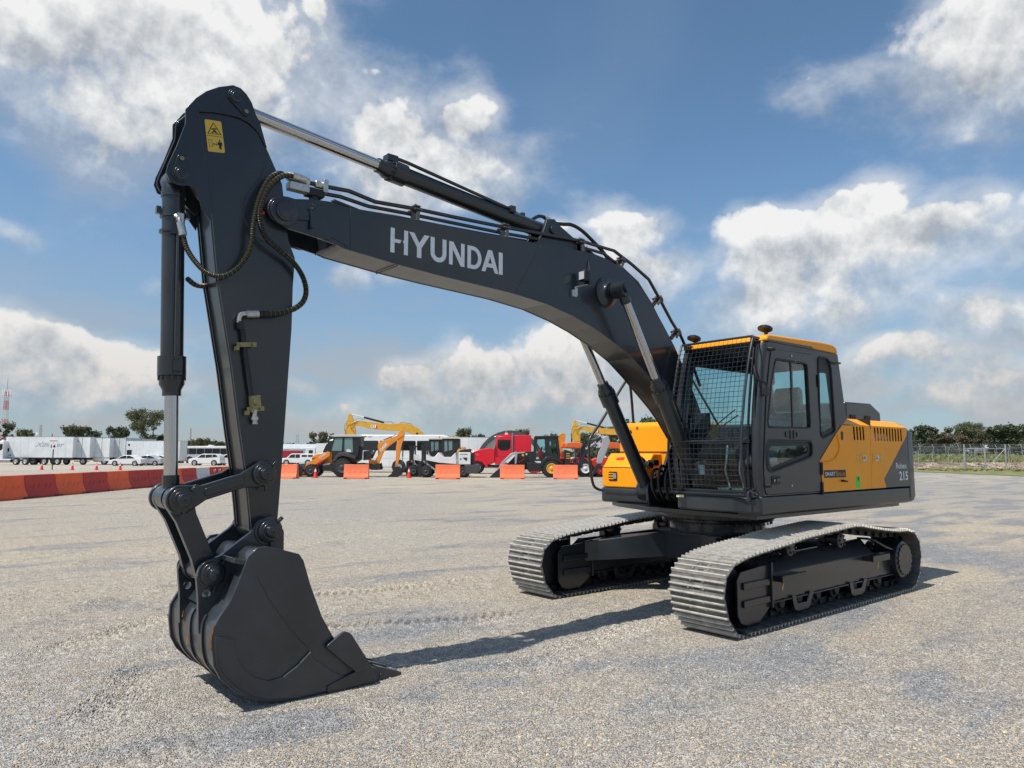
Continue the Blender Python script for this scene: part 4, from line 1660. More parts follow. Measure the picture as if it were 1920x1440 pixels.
# work lamp on the boom
b = MB()
b.box(2.665, 2.725, BW+.001, BW+.035, 3.275, 3.345)
b.hexa([(2.70, BW+.036, 3.285), (2.66, BW+.036, 3.285), (2.66, BW+.04, 3.285), (2.70, BW+.04, 3.285)], [(2.70, BW+.036, 3.37), (2.66, BW+.036, 3.37), (2.66, BW+.04, 3.37), (2.70, BW+.04, 3.37)])
b.hexa([(2.70, BW+.036, 3.37), (2.66, BW+.036, 3.37), (2.66, BW+.036, 3.375), (2.70, BW+.036, 3.375)], [(2.60, BW+.11, 3.40), (2.55, BW+.11, 3.40), (2.55, BW+.11, 3.405), (2.60, BW+.11, 3.405)])
b.build('lamp_bracket', ZINC, boom)
b = MB()
b.box(2.585, 2.655, BW+.05, BW+.14, 3.435, 3.545)
b.box(2.56, 2.585, BW+.06, BW+.13, 3.40, 3.46)
wl = b.build('work_lamp', BLACK, boom, bevel=.006)
b = MB()
b.box(2.656, 2.662, BW+.06, BW+.13, 3.45, 3.53)
b.build('lamp_lens', LENS, wl)
b = MB()
b.tube(catmull([(2.56, BW+.08, 3.46), (2.50, BW+.04, 3.50), (2.47, BW+.02, 3.62), (2.46, BW-.02, 3.78), (2.45, .16, 3.86)], 6), .005, 6)
b.build('lamp_cable', RUBBER, boom)

# ---- hydraulic cylinders: part with barrel, rod as sub-part


def cylinder(name, foot, gland, head, rb, rr, eye_w, parent=EX, foot_r=.11, head_r=.085, headw=None, label=None, extra=None):
    foot, head = Vector(foot), Vector(head)
    d = (head-foot).normalized()
    Lc = gland
    b_ = MB()
    pf = [(0, rb*.8), (.03, rb*1.0), (.10, rb*1.05), (.16, rb), (Lc-.20, rb), (Lc-.195, rb*1.25), (Lc-.06, rb*1.25), (Lc-.055, rb*1.12), (Lc-.0, rb*1.1), (Lc+.04, rb*.82), (Lc+.08, rb*.82)]
    b_.lathe(foot, head, pf, 28)
    y = Vector((0, 1, 0))
    b_.cyl(foot-y*eye_w/2, foot+y*eye_w/2, foot_r, n=28)
    q = b_.build(name, DARK, parent, label=label)
    b_ = MB()
    a = foot+d*(Lc+.08)
    b_.cyl(a, head-d*head_r*.9, rr, n=24, caps=False)
    b_.build('cylinder_rod', CHROME, q)
    b_ = MB()
    hw = headw or eye_w
    b_.cyl(head-y*hw/2, head+y*hw/2, head_r, n=28)
    b_.cyl(head-d*(head_r+.07), head-d*.04, rr*1.22, n=20)
    b_.build('rod_eye', DARK, q)
    b_ = MB()
    x_ = d.cross(y).normalized()
    yy = x_.cross(d)
    for k in range(12):
        a_ = 2*math.pi*k/12
        c_ = foot+d*(Lc-.055)+(x_*math.cos(a_)+yy*math.sin(a_))*rb*1.12
        b_.cyl(c_, c_+d*.025, .010, n=6)
    b_.build('gland_bolt', BLACK, q, smooth=False, stuff=True)
    return q, d


# boom cylinders
for s_ in (1, -1):
    yc = s_*.38
    foot, head = Vector((.86, yc, 1.24)), Vector((2.19, yc+.02*s_, 3.395))
    cq, dd_ = cylinder('boom_cylinder', foot, 1.40, head, .082, .046, .13, foot_r=.125, head_r=.088, headw=.16)
    side_ = Vector((1, 0, 0)).cross(dd_)
    nrm = Vector((dd_.z, 0, -dd_.x))
    b = MB()
    o_ = foot-nrm*.115+Vector((0, .03*s_, 0))
    b.tube([o_+dd_*1.28+nrm*.03, o_+dd_*1.22, o_+dd_*.42, o_+dd_*.34-nrm*.05, o_+dd_*.26-nrm*.07], .017, 8)
    b.bar(o_+dd_*.75-nrm*.02, o_+dd_*.75+nrm*.05, .06, .04)
    b.build('feed_pipe', DARK, cq)
    b = MB()
    b.box(foot.x-.10-.06, foot.x-.10+.04, yc-.05, yc+.05, foot.z+.30, foot.z+.37)
    b.bar(foot-nrm*.14+dd_*.30, foot-nrm*.20+dd_*.22, .10, .06)
    b.build('hose_block', BLACK, cq, bevel=.005)
    b = MB()
    for k in (-.03, .03):
        p0 = Vector((foot.x-.17, yc+k, foot.z+.27))
        b.cyl(p0, p0+Vector((-.015, 0, -.07)), .016, n=10)
    each(b, 'hose_fitting', ZINC, cq)
    b = MB()
    for k in (-.035, .035):
        p0 = Vector((foot.x-.185, yc+k, foot.z+.20))
        b.tube(catmull([p0, p0+Vector((-.03, 0, -.12)), p0+Vector((-.10, 0, -.25)), p0+Vector((-.28, -.1*s_, -.22)), p0+Vector((-.5, -.2*s_, .1))], 6), .016, 8)
    each(b, 'boom_hose', RUBBER, cq)
    b = MB()
    b.lathe(foot-Vector((0, .10, 0)), foot+Vector((0, .10, 0)), [(0, .10), (.01, .125), (.03, .125), (.032, .07), (.168, .07), (.17, .125), (.19, .125), (.2, .10)], 28)
    each(b, 'foot_boss', DARK2, cq)
b = MB()
b.cyl((.86, -.47, 1.24), (.86, .47, 1.24), .05)
b.build('foot_pin', DARK, EX)
b = MB()
for k in range(5):
    y_ = -.2+k*.1
    b.tube(catmull([(.75, y_, 1.45), (.95, y_, 1.50+.04*(k % 2)), (1.0, y_, 1.30), (.85, y_, 1.12), (.5, y_, 1.10)], 6), .017, 8)
b.box(.4, .7, -.25, .25, 1.1, 1.38)
each(b, 'swivel_hose', RUBBER, EX)

# arm cylinder on top of the boom
cq, dd_ = cylinder('arm_cylinder', (2.90, 0, 3.955), 1.90, (6.13, 0, 4.285), .078, .052, .12, foot_r=.10, head_r=.075, headw=.2)
b = MB()
b.tube([(4.74, .05, 4.245), (4.60, .055, 4.232), (3.42, .055, 4.075), (3.24, .0, 4.06), (3.13, -.05, 4.01)], .016, 8)
b.box(4.70, 4.80, -.02, .07, 4.205, 4.26)
b.box(3.38, 3.44, .0, .10, 4.04, 4.10)
b.box(3.20, 3.24, -.03, .03, 4.02, 4.09)
b.build('feed_pipe', DARK, cq)
b = MB()
for y0 in (-.12, .075):
    b.prism([(3.16, 3.74), (3.05, 3.88), (2.98, 4.05), (2.88, 4.075), (2.80, 4.02), (2.45, 3.86), (2.35, 3.78)], y0, y0+.045)
b.cyl((2.90, -.14, 3.955), (2.90, .14, 3.955), .045, n=18)
each(b, 'cylinder_bracket', DARK, boom, bevel=.004)
b = MB()
b.tube(catmull([(3.20, -.05, 4.01), (3.12, -.05, 4.01), (3.04, -.05, 4.073), (2.95, -.05, 4.13), (2.88, -.05, 4.14)], 5), .018, 8)
b.tube(catmull([(2.88, -.05, 4.14), (2.75, -.05, 4.105), (2.60, -.05, 4.12), (2.46, -.05, 4.14), (2.31, -.04, 4.10), (2.13, -.02, 3.99), (2.00, 0, 3.89), (1.9, 0, 3.78)], 6), .020, 10)
b.tube(catmull([(2.93, -.1, 4.03), (2.87, -.1, 4.05), (2.64, -.1, 4.056), (2.48, -.1, 4.03), (2.36, -.1, 3.994), (2.15, -.08, 3.90), (2.0, -.06, 3.82)], 6), .018, 10)
each(b, 'arm_cylinder_hose', RUBBER, boom)
b = MB()
for p_, q_ in (((2.86, -.05, 4.135), (2.72, -.05, 4.108)), ((2.90, -.1, 4.04), (2.80, -.1, 4.055))):
    b.cyl(p_, q_, .024, n=10)
each(b, 'hose_fitting', ZINC, boom)
# pipes along the boom
b = MB()
PIPE1 = [(5.60, 3.785), (5.423, 3.789), (5.205, 3.803), (4.962, 3.768), (4.568, 3.796), (4.154, 3.811), (3.585, 3.838), (2.512, 3.907), (2.33, 3.900), (2.015, 3.895), (1.708, 3.787), (1.433, 3.668), (1.247, 3.472), (1.032, 3.232), (.86, 3.076), (.70, 2.86), (.5, 2.5)]
PIPE2 = [(5.45, 3.745), (5.254, 3.757), (5.001, 3.735), (4.609, 3.756), (3.602, 3.794), (3.116, 3.824), (2.897, 3.818), (2.572, 3.850), (2.331, 3.859), (2.123, 3.852), (1.865, 3.757), (1.574, 3.618), (1.345, 3.405), (1.05, 3.05), (.8, 2.72)]
b.tube(xz(PIPE1, .15), .018, 8)
b.tube(xz(PIPE2, .10), .017, 8)
b.tube(xz([(x, z-.01) for x, z in PIPE1[2:]], -.12), .017, 8)
b.tube(xz([(x, z) for x, z in PIPE2[1:]], -.06), .017, 8)
each(b, 'boom_pipe', mat('pipe_paint', (.016, .018, .020), .28, coat=.3), boom)
b = MB()
for x, z in ((4.56, 3.745), (3.56, 3.79), (2.53, 3.845), (1.91, 3.765), (1.28, 3.43), (.95, 3.08)):
    d = Vector((1, 0, .05)) if x > 2.2 else (Vector((.7, 0, .35)) if x > 1.6 else Vector((.6, 0, .6)))
    d.normalize()
    nn = Vector((-d.z, 0, d.x))
    c_ = Vector((x, .13, z))
    b.bar(c_-d*.035+nn*.04, c_+d*.035+nn*.04, .13, .012)
    b.bar(c_-d*.03+nn*.075, c_+d*.03+nn*.075, .09, .012)
    b.bar(c_-nn*.06+Vector((0, -.02, 0)), c_+nn*.03+Vector((0, -.02, 0)), .02, .05)
    b.bar(c_-nn*.06+Vector((0, .055, 0)), c_+nn*.02+Vector((0, .055, 0)), .01, .03)
    b.cyl(c_+nn*.08, c_+nn*.10, .011, n=6)
each(b, 'pipe_clamp', mat('clamp_metal', (.16, .15, .14), .4, metal=.6), boom)
b = MB()
b.cyl((5.50, .15, 3.79), (5.42, .15, 3.79), .030, n=12)
b.hexa([(5.44, .10, 3.73), (5.44, .19, 3.73), (5.44, .19, 3.835), (5.44, .10, 3.835)], [(5.40, .10, 3.73), (5.40, .19, 3.73), (5.40, .19, 3.835), (5.40, .10, 3.835)])
b.build('pipe_bracket', ZINC, boom, bevel=.004)
b = MB()
b.box(5.42, 5.56, .08, .17, 3.69, 3.75)
b.box(5.47, 5.52, .09, .16, 3.64, 3.69)
b.build('bracket_block', BLACK, boom, bevel=.004)

# ---- arm (dipper)
AW = .15
near = [(6.398, 4.10), (6.272, 3.417), (6.208, 2.917), (6.193, 2.85), (6.084, 2.299), (6.011, 1.856), (5.955, 1.545), (5.921, 1.30), (5.90, 1.13)]
back = [(5.75, 1.08), (5.712, 1.175), (5.702, 1.371), (5.680, 1.85), (5.664, 2.286), (5.650, 2.62), (5.651, 2.932), (5.642, 3.166), (5.70, 3.30), (5.762, 3.721), (5.892, 3.967), (5.951, 4.144), (6.05, 4.16)]
b = MB()
for y0, y1 in ((AW-.012, AW), (-AW, -AW+.012)):
    b.prism(near+back, y0, y1)
plates = b
b = MB()
ribbon(b, [(x-.010, z) for x, z in near], -AW+.0125, AW-.0125, -.014)
ribbon(b, [(x+.012, z) for x, z in back[1:]], -AW+.0125, AW-.0125, .014)
arm = b.build('arm', DARK, EX)
each(plates, 'side_plate', DARK, arm)
# flange strips standing a little proud along the front edge
b = MB()
for yy in (AW-.012, -AW):
    P_ = [Vector((x+.004, yy, z)) for x, z in near]
    for i in range(len(P_)-1):
        b.hexa([P_[i], P_[i]+Vector((0, .012, 0)), P_[i]+Vector((.012, .012, 0)), P_[i]+Vector((.012, 0, 0))],
               [P_[i+1], P_[i+1]+Vector((0, .012, 0)), P_[i+1]+Vector((.012, .012, 0)), P_[i+1]+Vector((.012, 0, 0))])
each(b, 'arm_flange', DARK, arm)
ear = [(6.482, 4.085), (6.478, 3.98), (6.53, 3.80), (6.579, 3.655), (6.588, 3.60), (6.562, 3.545), (6.50, 3.527), (6.436, 3.543), (6.398, 3.525), (6.371, 3.480), (6.346, 3.40), (6.284, 3.323), (6.24, 3.32), (6.36, 4.02)]
topc = [(6.12, 4.146), (5.959, 4.076), (5.909, 3.993), (5.900, 3.965), (5.918, 4.02), (5.951, 4.144), (5.985, 4.20), (6.021, 4.286), (6.058, 4.334), (6.105, 4.368), (6.162, 4.372), (6.261, 4.325), (6.346, 4.265), (6.417, 4.189), (6.465, 4.115)]
b = MB()
hat = ear[:-2]+[(6.27, 3.40), (6.392, 4.10), (6.28, 4.128), (6.124, 4.142), (6.031, 4.122), (5.962, 4.072), (5.912, 3.990), (5.893, 3.968), (5.951, 4.145), (5.985, 4.20), (6.021, 4.286), (6.058, 4.334), (6.105, 4.368), (6.162, 4.372), (6.261, 4.325), (6.346, 4.265), (6.417, 4.189), (6.465, 4.115)]
for y0, y1 in ((AW+.0005, AW+.014), (-AW-.014, -AW-.0005)):
    b.prism(hat, y0, y1)
inner = roundcorners([(6.47, 4.09), (6.47, 3.97), (6.57, 3.65), (6.58, 3.60), (6.55, 3.545), (6.43, 3.55), (6.36, 3.47), (6.30, 3.42), (6.0, 3.9), (5.97, 4.14), (6.05, 4.32), (6.11, 4.36), (6.17, 4.36), (6.34, 4.25)], .02, 2)
for y0, y1 in ((AW-.035, AW-.0001), (-AW+.0001, -AW+.035)):
    b.prism(inner, y0, y1)
each(b, 'arm_head_plate', DARK, arm, bevel=.003)
b = MB()
b.tube(catmull([(6.392, AW+.013, 4.10), (6.28, AW+.013, 4.128), (6.124, AW+.013, 4.142), (6.031, AW+.013, 4.122), (5.959, AW+.006, 4.072), (5.909, AW+.002, 3.990), (5.898, AW, 3.862), (5.946, AW, 3.717), (6.033, AW, 3.565), (6.048, AW, 3.43), (6.002, AW, 3.336), (5.9, AW, 3.25), (5.70, AW, 3.21)], 6), .0045, 6)
b.tube([(6.398, AW+.004, 4.10), (6.28, AW+.004, 3.43)], .010, 6)
each(b, 'weld_seam', WELD, arm)
# warning label: two pictograms
LAB = [(6.349, 4.058), (6.232, 4.075), (6.195, 3.848), (6.314, 3.828)]
b = MB()
b.prism(roundcorners(LAB, .012, 3), AW+.0006, AW+.002)
wlab = b.build('warning_label', LABELY, arm, smooth=False)


def lq(u, v):
    """point on the label: u from the left edge, v from the top, both 0..1"""
    a = Vector(LAB[0]).lerp(Vector(LAB[1]), u)
    c = Vector(LAB[3]).lerp(Vector(LAB[2]), u)
    q = a.lerp(c, v)
    return (q.x, q.y)


b = MB()
Y0, Y1 = AW+.0021, AW+.0026
tri_o, tri_i = [(.5, .06), (.92, .44), (.08, .44)], [(.5, .10), (.84, .425), (.16, .425)]
b.prism([lq(*q) for q in tri_o], Y0, Y1, holes=[[lq(*q) for q in tri_i]])
b.prism([lq(*q) for q in [(.35, .26), (.65, .24), (.65, .28), (.35, .30)]], Y0, Y1)
b.prism([lq(*q) for q in [(.45, .30), (.55, .30), (.62, .35), (.72, .41), (.62, .41), (.50, .37), (.36, .41), (.30, .39), (.44, .35)]], Y0, Y1)
b.prism([lq(*q) for q in [(.02, .495), (.98, .495), (.98, .507), (.02, .507)]], Y0, Y1)
b.prism([lq(*q) for q in [(.10, .62), (.30, .62), (.30, .84), (.10, .84)]], Y0, Y1, holes=[[lq(*q) for q in [(.12, .63), (.28, .63), (.28, .83), (.12, .83)]]])
b.prism([lq(*q) for q in [(.34, .75), (.41, .70), (.41, .74), (.53, .74), (.53, .70), (.60, .75), (.53, .80), (.53, .76), (.41, .76), (.41, .80)]], Y0, Y1)
b.prism([lq(*q) for q in [(.72, .60), (.80, .60), (.80, .655), (.72, .655)]], Y0, Y1)
b.prism([lq(*q) for q in [(.64, .67), (.88, .67), (.90, .78), (.84, .78), (.83, .71), (.83, .90), (.77, .90), (.76, .80), (.75, .90), (.69, .90), (.69, .71), (.68, .78), (.62, .78)]], Y0, Y1)
b.build('pictogram', INK, wlab, smooth=False)
# pin caps on the head
for (x, z, dx, dz) in ((6.140, 4.288, -.075, -.095), (6.495, 3.612, .0, .105)):
    b = MB()
    k = Vector((dx, dz))
    p_ = Vector((x, z))
    pn = Vector((-k.y, k.x)).normalized()
    pol = []
    for i in range(13):
        a = math.atan2(pn.y, pn.x)+math.pi*i/12
        pol.append((x+.058*math.cos(a), z+.058*math.sin(a)))
    for i in range(9):
        a = math.atan2(-pn.y, -pn.x)+math.pi*i/8
        pol.append((x+k.x+.03*math.cos(a), z+k.y+.03*math.sin(a)))
    b.prism(pol, AW+.0145, AW+.026)
    b.lathe((x, AW+.0265, z), (x, .3, z), [(0, .046), (.008, .046), (.010, .03), (.014, .03)], 24)
    b.cyl((x, -AW-.04, z), (x, AW+.01, z), .04, n=20)
    b.build('head_pin', DARK, arm, bevel=.002)
    b = MB()
    b.cyl((x+k.x, AW+.0265, z+k.y), (x+k.x, AW+.04, z+k.y), .016, n=6)
    b.build('lock_bolt', BRASS, arm)
# valve line on the arm side
b = MB()
b.tube([(6.061, AW+.04, 2.60), (6.031, AW+.035, 2.56), (6.008, AW+.035, 2.415), (5.950, AW+.035, 2.09)], .017, 8)
b.cyl((6.052, AW+.04, 2.62), (6.045, AW+.04, 2.565), .024, n=8)
b.build('valve_pipe', RUBBER, arm)
b = MB()
for x0, x1, z in ((6.075, 5.935, 2.455), (5.985, 5.862, 1.995)):
    b.bar((x0, AW+.058, z-.008), (x1, AW+.058, z+.006), .006, .032)
    b.bar((x0-.01, AW+.002, z-.03), (x0-.01, AW+.055, z-.03), .02, .03)
    b.cyl((x0-.03, AW+.06, z-.004), (x0-.03, AW+.075, z-.004), .012, n=6)
    b.cyl((x1+.025, AW+.06, z+.004), (x1+.025, AW+.075, z+.004), .012, n=6)
b.prism([(5.965, 2.085), (5.90, 2.095), (5.888, 2.005), (5.955, 1.995)], AW+.02, AW+.075)
b.cyl((5.925, AW+.076, 2.04), (5.925, AW+.092, 2.04), .022, n=12)
b.build('shut_off_valve', BRASS, arm)
b = MB()
b.lathe((5.925, AW+.04, 1.99), (5.918, AW+.04, 1.885), [(0, .022), (.02, .024), (.022, .018), (.05, .018), (.052, .028), (.075, .028), (.077, .018), (.09, .018), (.092, .022), (.105, .022)], 12)
b.build('valve_coupling', ZINC, arm)
# spring-guarded hoses
SPRING = mat('hose_spring_wire', (.15, .14, .085), .45, metal=.6)


def spring_hose(path, r, name='spring_hose'):
    P_ = catmull(path, 10)
    # resample finely so that every coil of the guard is a ring
    L_ = [0]
    for i in range(1, len(P_)):
        L_.append(L_[-1]+(P_[i]-P_[i-1]).length)
    n_ = int(L_[-1]/.0055)
    pts_ = []
    j = 0
    for k_ in range(n_+1):
        t = L_[-1]*k_/n_
        while j < len(L_)-2 and L_[j+1] < t:
            j += 1
        pts_.append(P_[j].lerp(P_[j+1], min(1, (t-L_[j])/max(1e-6, L_[j+1]-L_[j]))))
    b_ = MB()
    n0 = 8
    b_.tube(pts_, r, n0, ripple=.13)
    rings = len(pts_)-1
    b_.I = [(1 if (i//n0) % 3 == 1 else 0) for i in range(rings*n0)]+[0, 0]
    return b_.build(name, [RUBBER, SPRING], EX)


spring_hose([(5.72, .15, 3.79), (5.80, .19, 3.785), (5.90, .235, 3.70), (5.975, .25, 3.52), (6.005, .25, 3.34), (6.008, .24, 3.22), (6.037, .235, 3.10), (6.11, .225, 2.985), (6.206, .22, 2.92), (6.302, .20, 2.935), (6.375, .17, 3.01), (6.425, .14, 3.10), (6.447, .12, 3.19)], .018)
spring_hose([(5.70, .20, 3.79), (5.78, .22, 3.765), (5.89, .25, 3.66), (5.955, .26, 3.51), (5.968, .26, 3.38), (5.917, .25, 3.262), (5.821, .235, 3.193), (5.698, .225, 3.122), (5.609, .22, 3.02), (5.575, .22, 2.91), (5.60, .225, 2.82), (5.68, .23, 2.75), (5.80, .225, 2.705), (5.93, .215, 2.688)], .020)
spring_hose([(6.36, -.05, 2.93), (6.29, -.10, 2.905), (6.22, -.13, 2.91), (6.17, -.14, 2.93)], .018)
b = MB()
b.cyl((5.72, .15, 3.79), (5.58, .15, 3.788), .030, n=12)
b.cyl((5.58, .15, 3.788), (5.55, .15, 3.788), .036, n=6)
b.cyl((5.70, .20, 3.79), (5.60, .20, 3.785), .028, n=12)
b.cyl((5.93, .215, 2.688), (6.015, .205, 2.678), .030, n=12)
b.tube(catmull([(6.01, .205, 2.679), (6.045, .20, 2.672), (6.060, .195, 2.65), (6.062, .19, 2.61)], 4), .017, 8)
b.cyl((6.447, .12, 3.19), (6.467, .11, 3.28), .028, n=12)
b.tube([(6.467, .11, 3.28), (6.478, .10, 3.32), (6.49, .07, 3.335)], .017, 8)
each(b, 'hose_fitting', ZINC, EX)
b = MB()
b.box(5.56, 5.72, .12, .20, 3.69, 3.75)
b.build('hose_bracket', ZINC, EX, bevel=.005)

# ---- bucket cylinder, links
cq, dd_ = cylinder('bucket_cylinder', (6.495, 0, 3.612), 1.46, (6.415, 0, 1.37), .075, .046, .16, foot_r=.07, head_r=.085, headw=.17)
b = MB()
for z, h in ((3.50, .02), (3.385, .055), (3.24, .02)):
    b.lathe((6.49, 0, z), (6.49-.0, 0, z-h), [(0, .080), (.001, .084), (h-.001, .084), (h, .080)], 24)
for sx in (1, -1):
    b.box(6.488+sx*.083-.03*(sx < 0)-.0, 6.488+sx*.083+.03*(sx > 0), -.02, .02, 3.35, 3.40)
b.tube([(6.472, .095, 3.30), (6.447, .095, 2.35), (6.442, .085, 2.29)], .016, 8)
b.box(6.41, 6.47, .055, .12, 2.24, 2.31)
b.box(6.43, 6.52, .05, .10, 3.20, 3.27)
b.build('cylinder_pipe', DARK, cq)
b = MB()
b.box(6.445, 6.49, .075, .115, 3.29, 3.35)
b.build('pipe_elbow', ZINC, cq)


def link_plate(b_, p, q, r1, r2, w, y0, y1):
    p, q = Vector(p), Vector(q)
    d = (q-p).normalized()
    n_ = Vector((-d.y, d.x))
    a0 = math.atan2(n_.y, n_.x)
    pol = [(p.x+r1*math.cos(a0+math.pi*i/14), p.y+r1*math.sin(a0+math.pi*i/14)) for i in range(15)]
    pol += [tuple(p+d*r1*1.5-n_*w), tuple(q-d*r2*1.6-n_*w)]
    pol += [(q.x+r2*math.cos(a0+math.pi+math.pi*i/14), q.y+r2*math.sin(a0+math.pi+math.pi*i/14)) for i in range(15)]
    pol += [tuple(q-d*r2*1.6+n_*w), tuple(p+d*r1*1.5+n_*w)]
    b_.prism(pol, y0, y1)


LA, LB_, LC_, LD_ = (6.405, 1.365), (5.855, 1.527), (6.190, .862), (5.808, 1.122)
for s_ in (1, -1):
    b = MB()
    y0, y1 = sorted((s_*.185, s_*.225))
    link_plate(b, LA, LB_, .10, .095, .052, y0, y1)
    sl = b.build('side_link', DARK, EX, bevel=.008)
    if s_ > 0:
        b = MB()
        a_, c_ = Vector(LA), Vector(LB_)
        u_ = (c_-a_).normalized()
        n_ = Vector((-u_.y, u_.x))
        o0, o1 = a_+u_*.15, c_-u_*.14
        pol = [tuple(o0+n_*.028), tuple(o1+n_*.028), tuple(o1-n_*.028), tuple(o0-n_*.028)]
        pol = roundcorners(pol, .026, 5)
        b.prism(pol, y1+.0005, y1+.010)
        b.build('link_rib', DARK, sl, bevel=.004)
for (x, z) in (LA, LB_, LC_, LD_):
    ye = .226 if (x, z) in (LA, LB_) else .246
    b = MB()
    b.lathe((x, ye, z), (x, ye+.1, z), [(0, .082), (.022, .082), (.026, .076), (.027, .060), (.040, .060), (.041, .043), (.075, .043), (.078, .040), (.080, .036)], 32)
    b.lathe((x, -ye, z), (x, -ye-.1, z), [(0, .082), (.022, .082), (.026, .076), (.027, .060), (.040, .060), (.041, .043), (.075, .043), (.08, .036)], 32)
    b.cyl((x, -ye, z), (x, ye, z), .040, n=20)
    b.bar((x-.05, ye+.02, z+.06), (x-.085, ye+.02, z+.095), .03, .02)
    b.bar((x-.01, ye+.015, z-.07), (x-.015, ye+.015, z-.12), .02, .02)
    pn = b.build('link_pin', DARK, EX, bevel=.002)
    b = MB()
    b.cyl((x, ye+.081, z), (x, ye+.083, z), .008, n=10)
    b.build('grease_hole', BLACK, pn)
# bucket link between the ears
b = MB()
for y0, y1 in ((-.165, -.105), (.105, .165)):
    link_plate(b, LA, LC_, .092, .085, .068, y0, y1)
b.hexa([(6.36, -.1045, 1.22), (6.36, .1045, 1.22), (6.33, .1045, 1.17), (6.33, -.1045, 1.17)], [(6.26, -.1045, 1.02), (6.26, .1045, 1.02), (6.23, .1045, 1.05), (6.23, -.1045, 1.05)])
b.cyl((LC_[0], -.175, LC_[1]), (LC_[0], .175, LC_[1]), .075, n=26)
b.cyl((LA[0], -.178, LA[1]), (LA[0], -.09, LA[1]), .088, n=26)
b.cyl((LA[0], .09, LA[1]), (LA[0], .178, LA[1]), .088, n=26)
b.build('bucket_link', DARK, EX, bevel=.006)
b = MB()
b.cyl((LB_[0], -.183, LB_[1]), (LB_[0], .183, LB_[1]), .07, n=24)
b.cyl((LD_[0], -.188, LD_[1]), (LD_[0], .188, LD_[1]), .085, n=28)
each(b, 'arm_boss', DARK, arm)

# ---- bucket
BH = .50
prof_side = [(5.989, 1.044), (5.926, 1.050), (5.82, 1.02), (5.69, .978), (5.655, .93), (5.60, .76), (5.507, .53), (5.418, .377), (5.30, .26), (5.115, .13), (5.100, .012), (5.25, .0), (5.378, -.006), (5.681, -.006), (5.876, .02), (6.002, .064), (6.101, .131), (6.199, .231), (6.243, .319), (6.260, .448), (6.256, .552), (6.215, .627), (6.159, .702), (6.115, .803), (6.082, .895), (6.049, .989)]
b = MB()
for y0, y1 in ((BH-.028, BH), (-BH, -BH+.028)):
    b.prism(prof_side, y0, y1)
plates = b
shell = [(5.70, .965), (5.80, 1.0), (5.926, 1.028), (5.985, 1.024), (6.03, .975), (6.062, .89), (6.095, .795), (6.14, .69), (6.20, .61), (6.235, .545), (6.240, .448), (6.223, .325), (6.18, .245), (6.09, .15), (5.99, .085), (5.87, .042), (5.68, .016), (5.378, .016), (5.12, .03)]
sh_s = [(v.x, v.z) for v in catmull([(x, 0, z) for x, z in shell], 4)]
b = MB()
ribbon(b, sh_s, -BH+.0285, BH-.0285, -.022)
bucket = b.build('bucket', BUCKET, EX)
each(plates, 'side_plate', BUCKET, bucket, bevel=.004)
# wear ribs and stepped plate on the shell
b = MB()
rib = [q for q in sh_s if q[1] < .60 and q[0] > 5.5]
for y0 in (-.30, -.04, .22):
    ribbon(b, [(x+.004, z) for x, z in rib], y0, y0+.05, .010)
each(b, 'wear_rib', BUCKET, bucket)
b = MB()
lowp = [q for q in sh_s if q[1] < .09 and q[0] > 5.45]
ribbon(b, [(x+.0, z-.001) for x, z in lowp], -BH+.02, BH-.03, .018)
b.build('heel_plate', BUCKET, bucket)
b = MB()
wp = [(6.245, .505), (6.114, .468), (6.105, .365), (6.058, .275), (5.982, .205), (5.881, .163), (5.779, .172), (5.676, .232), (5.590, .305), (5.56, .25), (5.42, .14), (5.30, .07), (5.40, .006), (5.681, .002), (5.876, .03), (5.995, .074), (6.09, .138), (6.186, .236), (6.230, .322), (6.247, .448)]
wp_s = wp
b.prism(wp_s, BH+.0005, BH+.010)
b.prism(wp_s, -BH-.010, -BH-.0005)
each(b, 'side_wear_plate', BUCKET, bucket, bevel=.004)
b = MB()
b.tube([(5.59, BH+.010, .303), (5.676, BH+.010, .230), (5.779, BH+.010, .170)], .006, 6)
b.build('scratched_weld', mat('bare_weld', (.30, .33, .24), .45, metal=.5, var=.5, vscale=60), bucket)
b = MB()
b.tube([(6.262, BH-.006, .42), (6.262, BH-.006, .50), (6.25, BH-.006, .57)], .006, 5)
b.add([(6.262, -.02, .36), (6.262, .02, .36), (6.266, .01, .42), (6.266, -.03, .41)], [(0, 1, 2, 3)])
b.add([(6.262, -.15, .52), (6.262, -.135, .52), (6.256, -.14, .57), (6.256, -.15, .56)], [(0, 1, 2, 3)])
b.build('rusty_scrape', RUST, bucket, smooth=False)
b = MB()
b.tube([(5.985, BH+.0003, .86), (5.90, BH+.0003, .70), (5.80, BH+.0003, .56), (5.70, BH+.0003, .43), (5.61, BH+.0003, .335)], .0022, 5)
b.tube([(6.205, BH+.009, .495), (6.12, BH+.009, .468)], .005, 5)
b.tube([(6.235, BH+.008, .44), (6.218, BH+.008, .325), (6.172, BH+.008, .243), (6.08, BH+.008, .15), (5.99, BH+.008, .086), (5.876, BH+.008, .04), (5.68, BH+.008, .012), (5.42, BH+.008, .014)], .005, 5)
each(b, 'weld_seam', WELD, bucket)
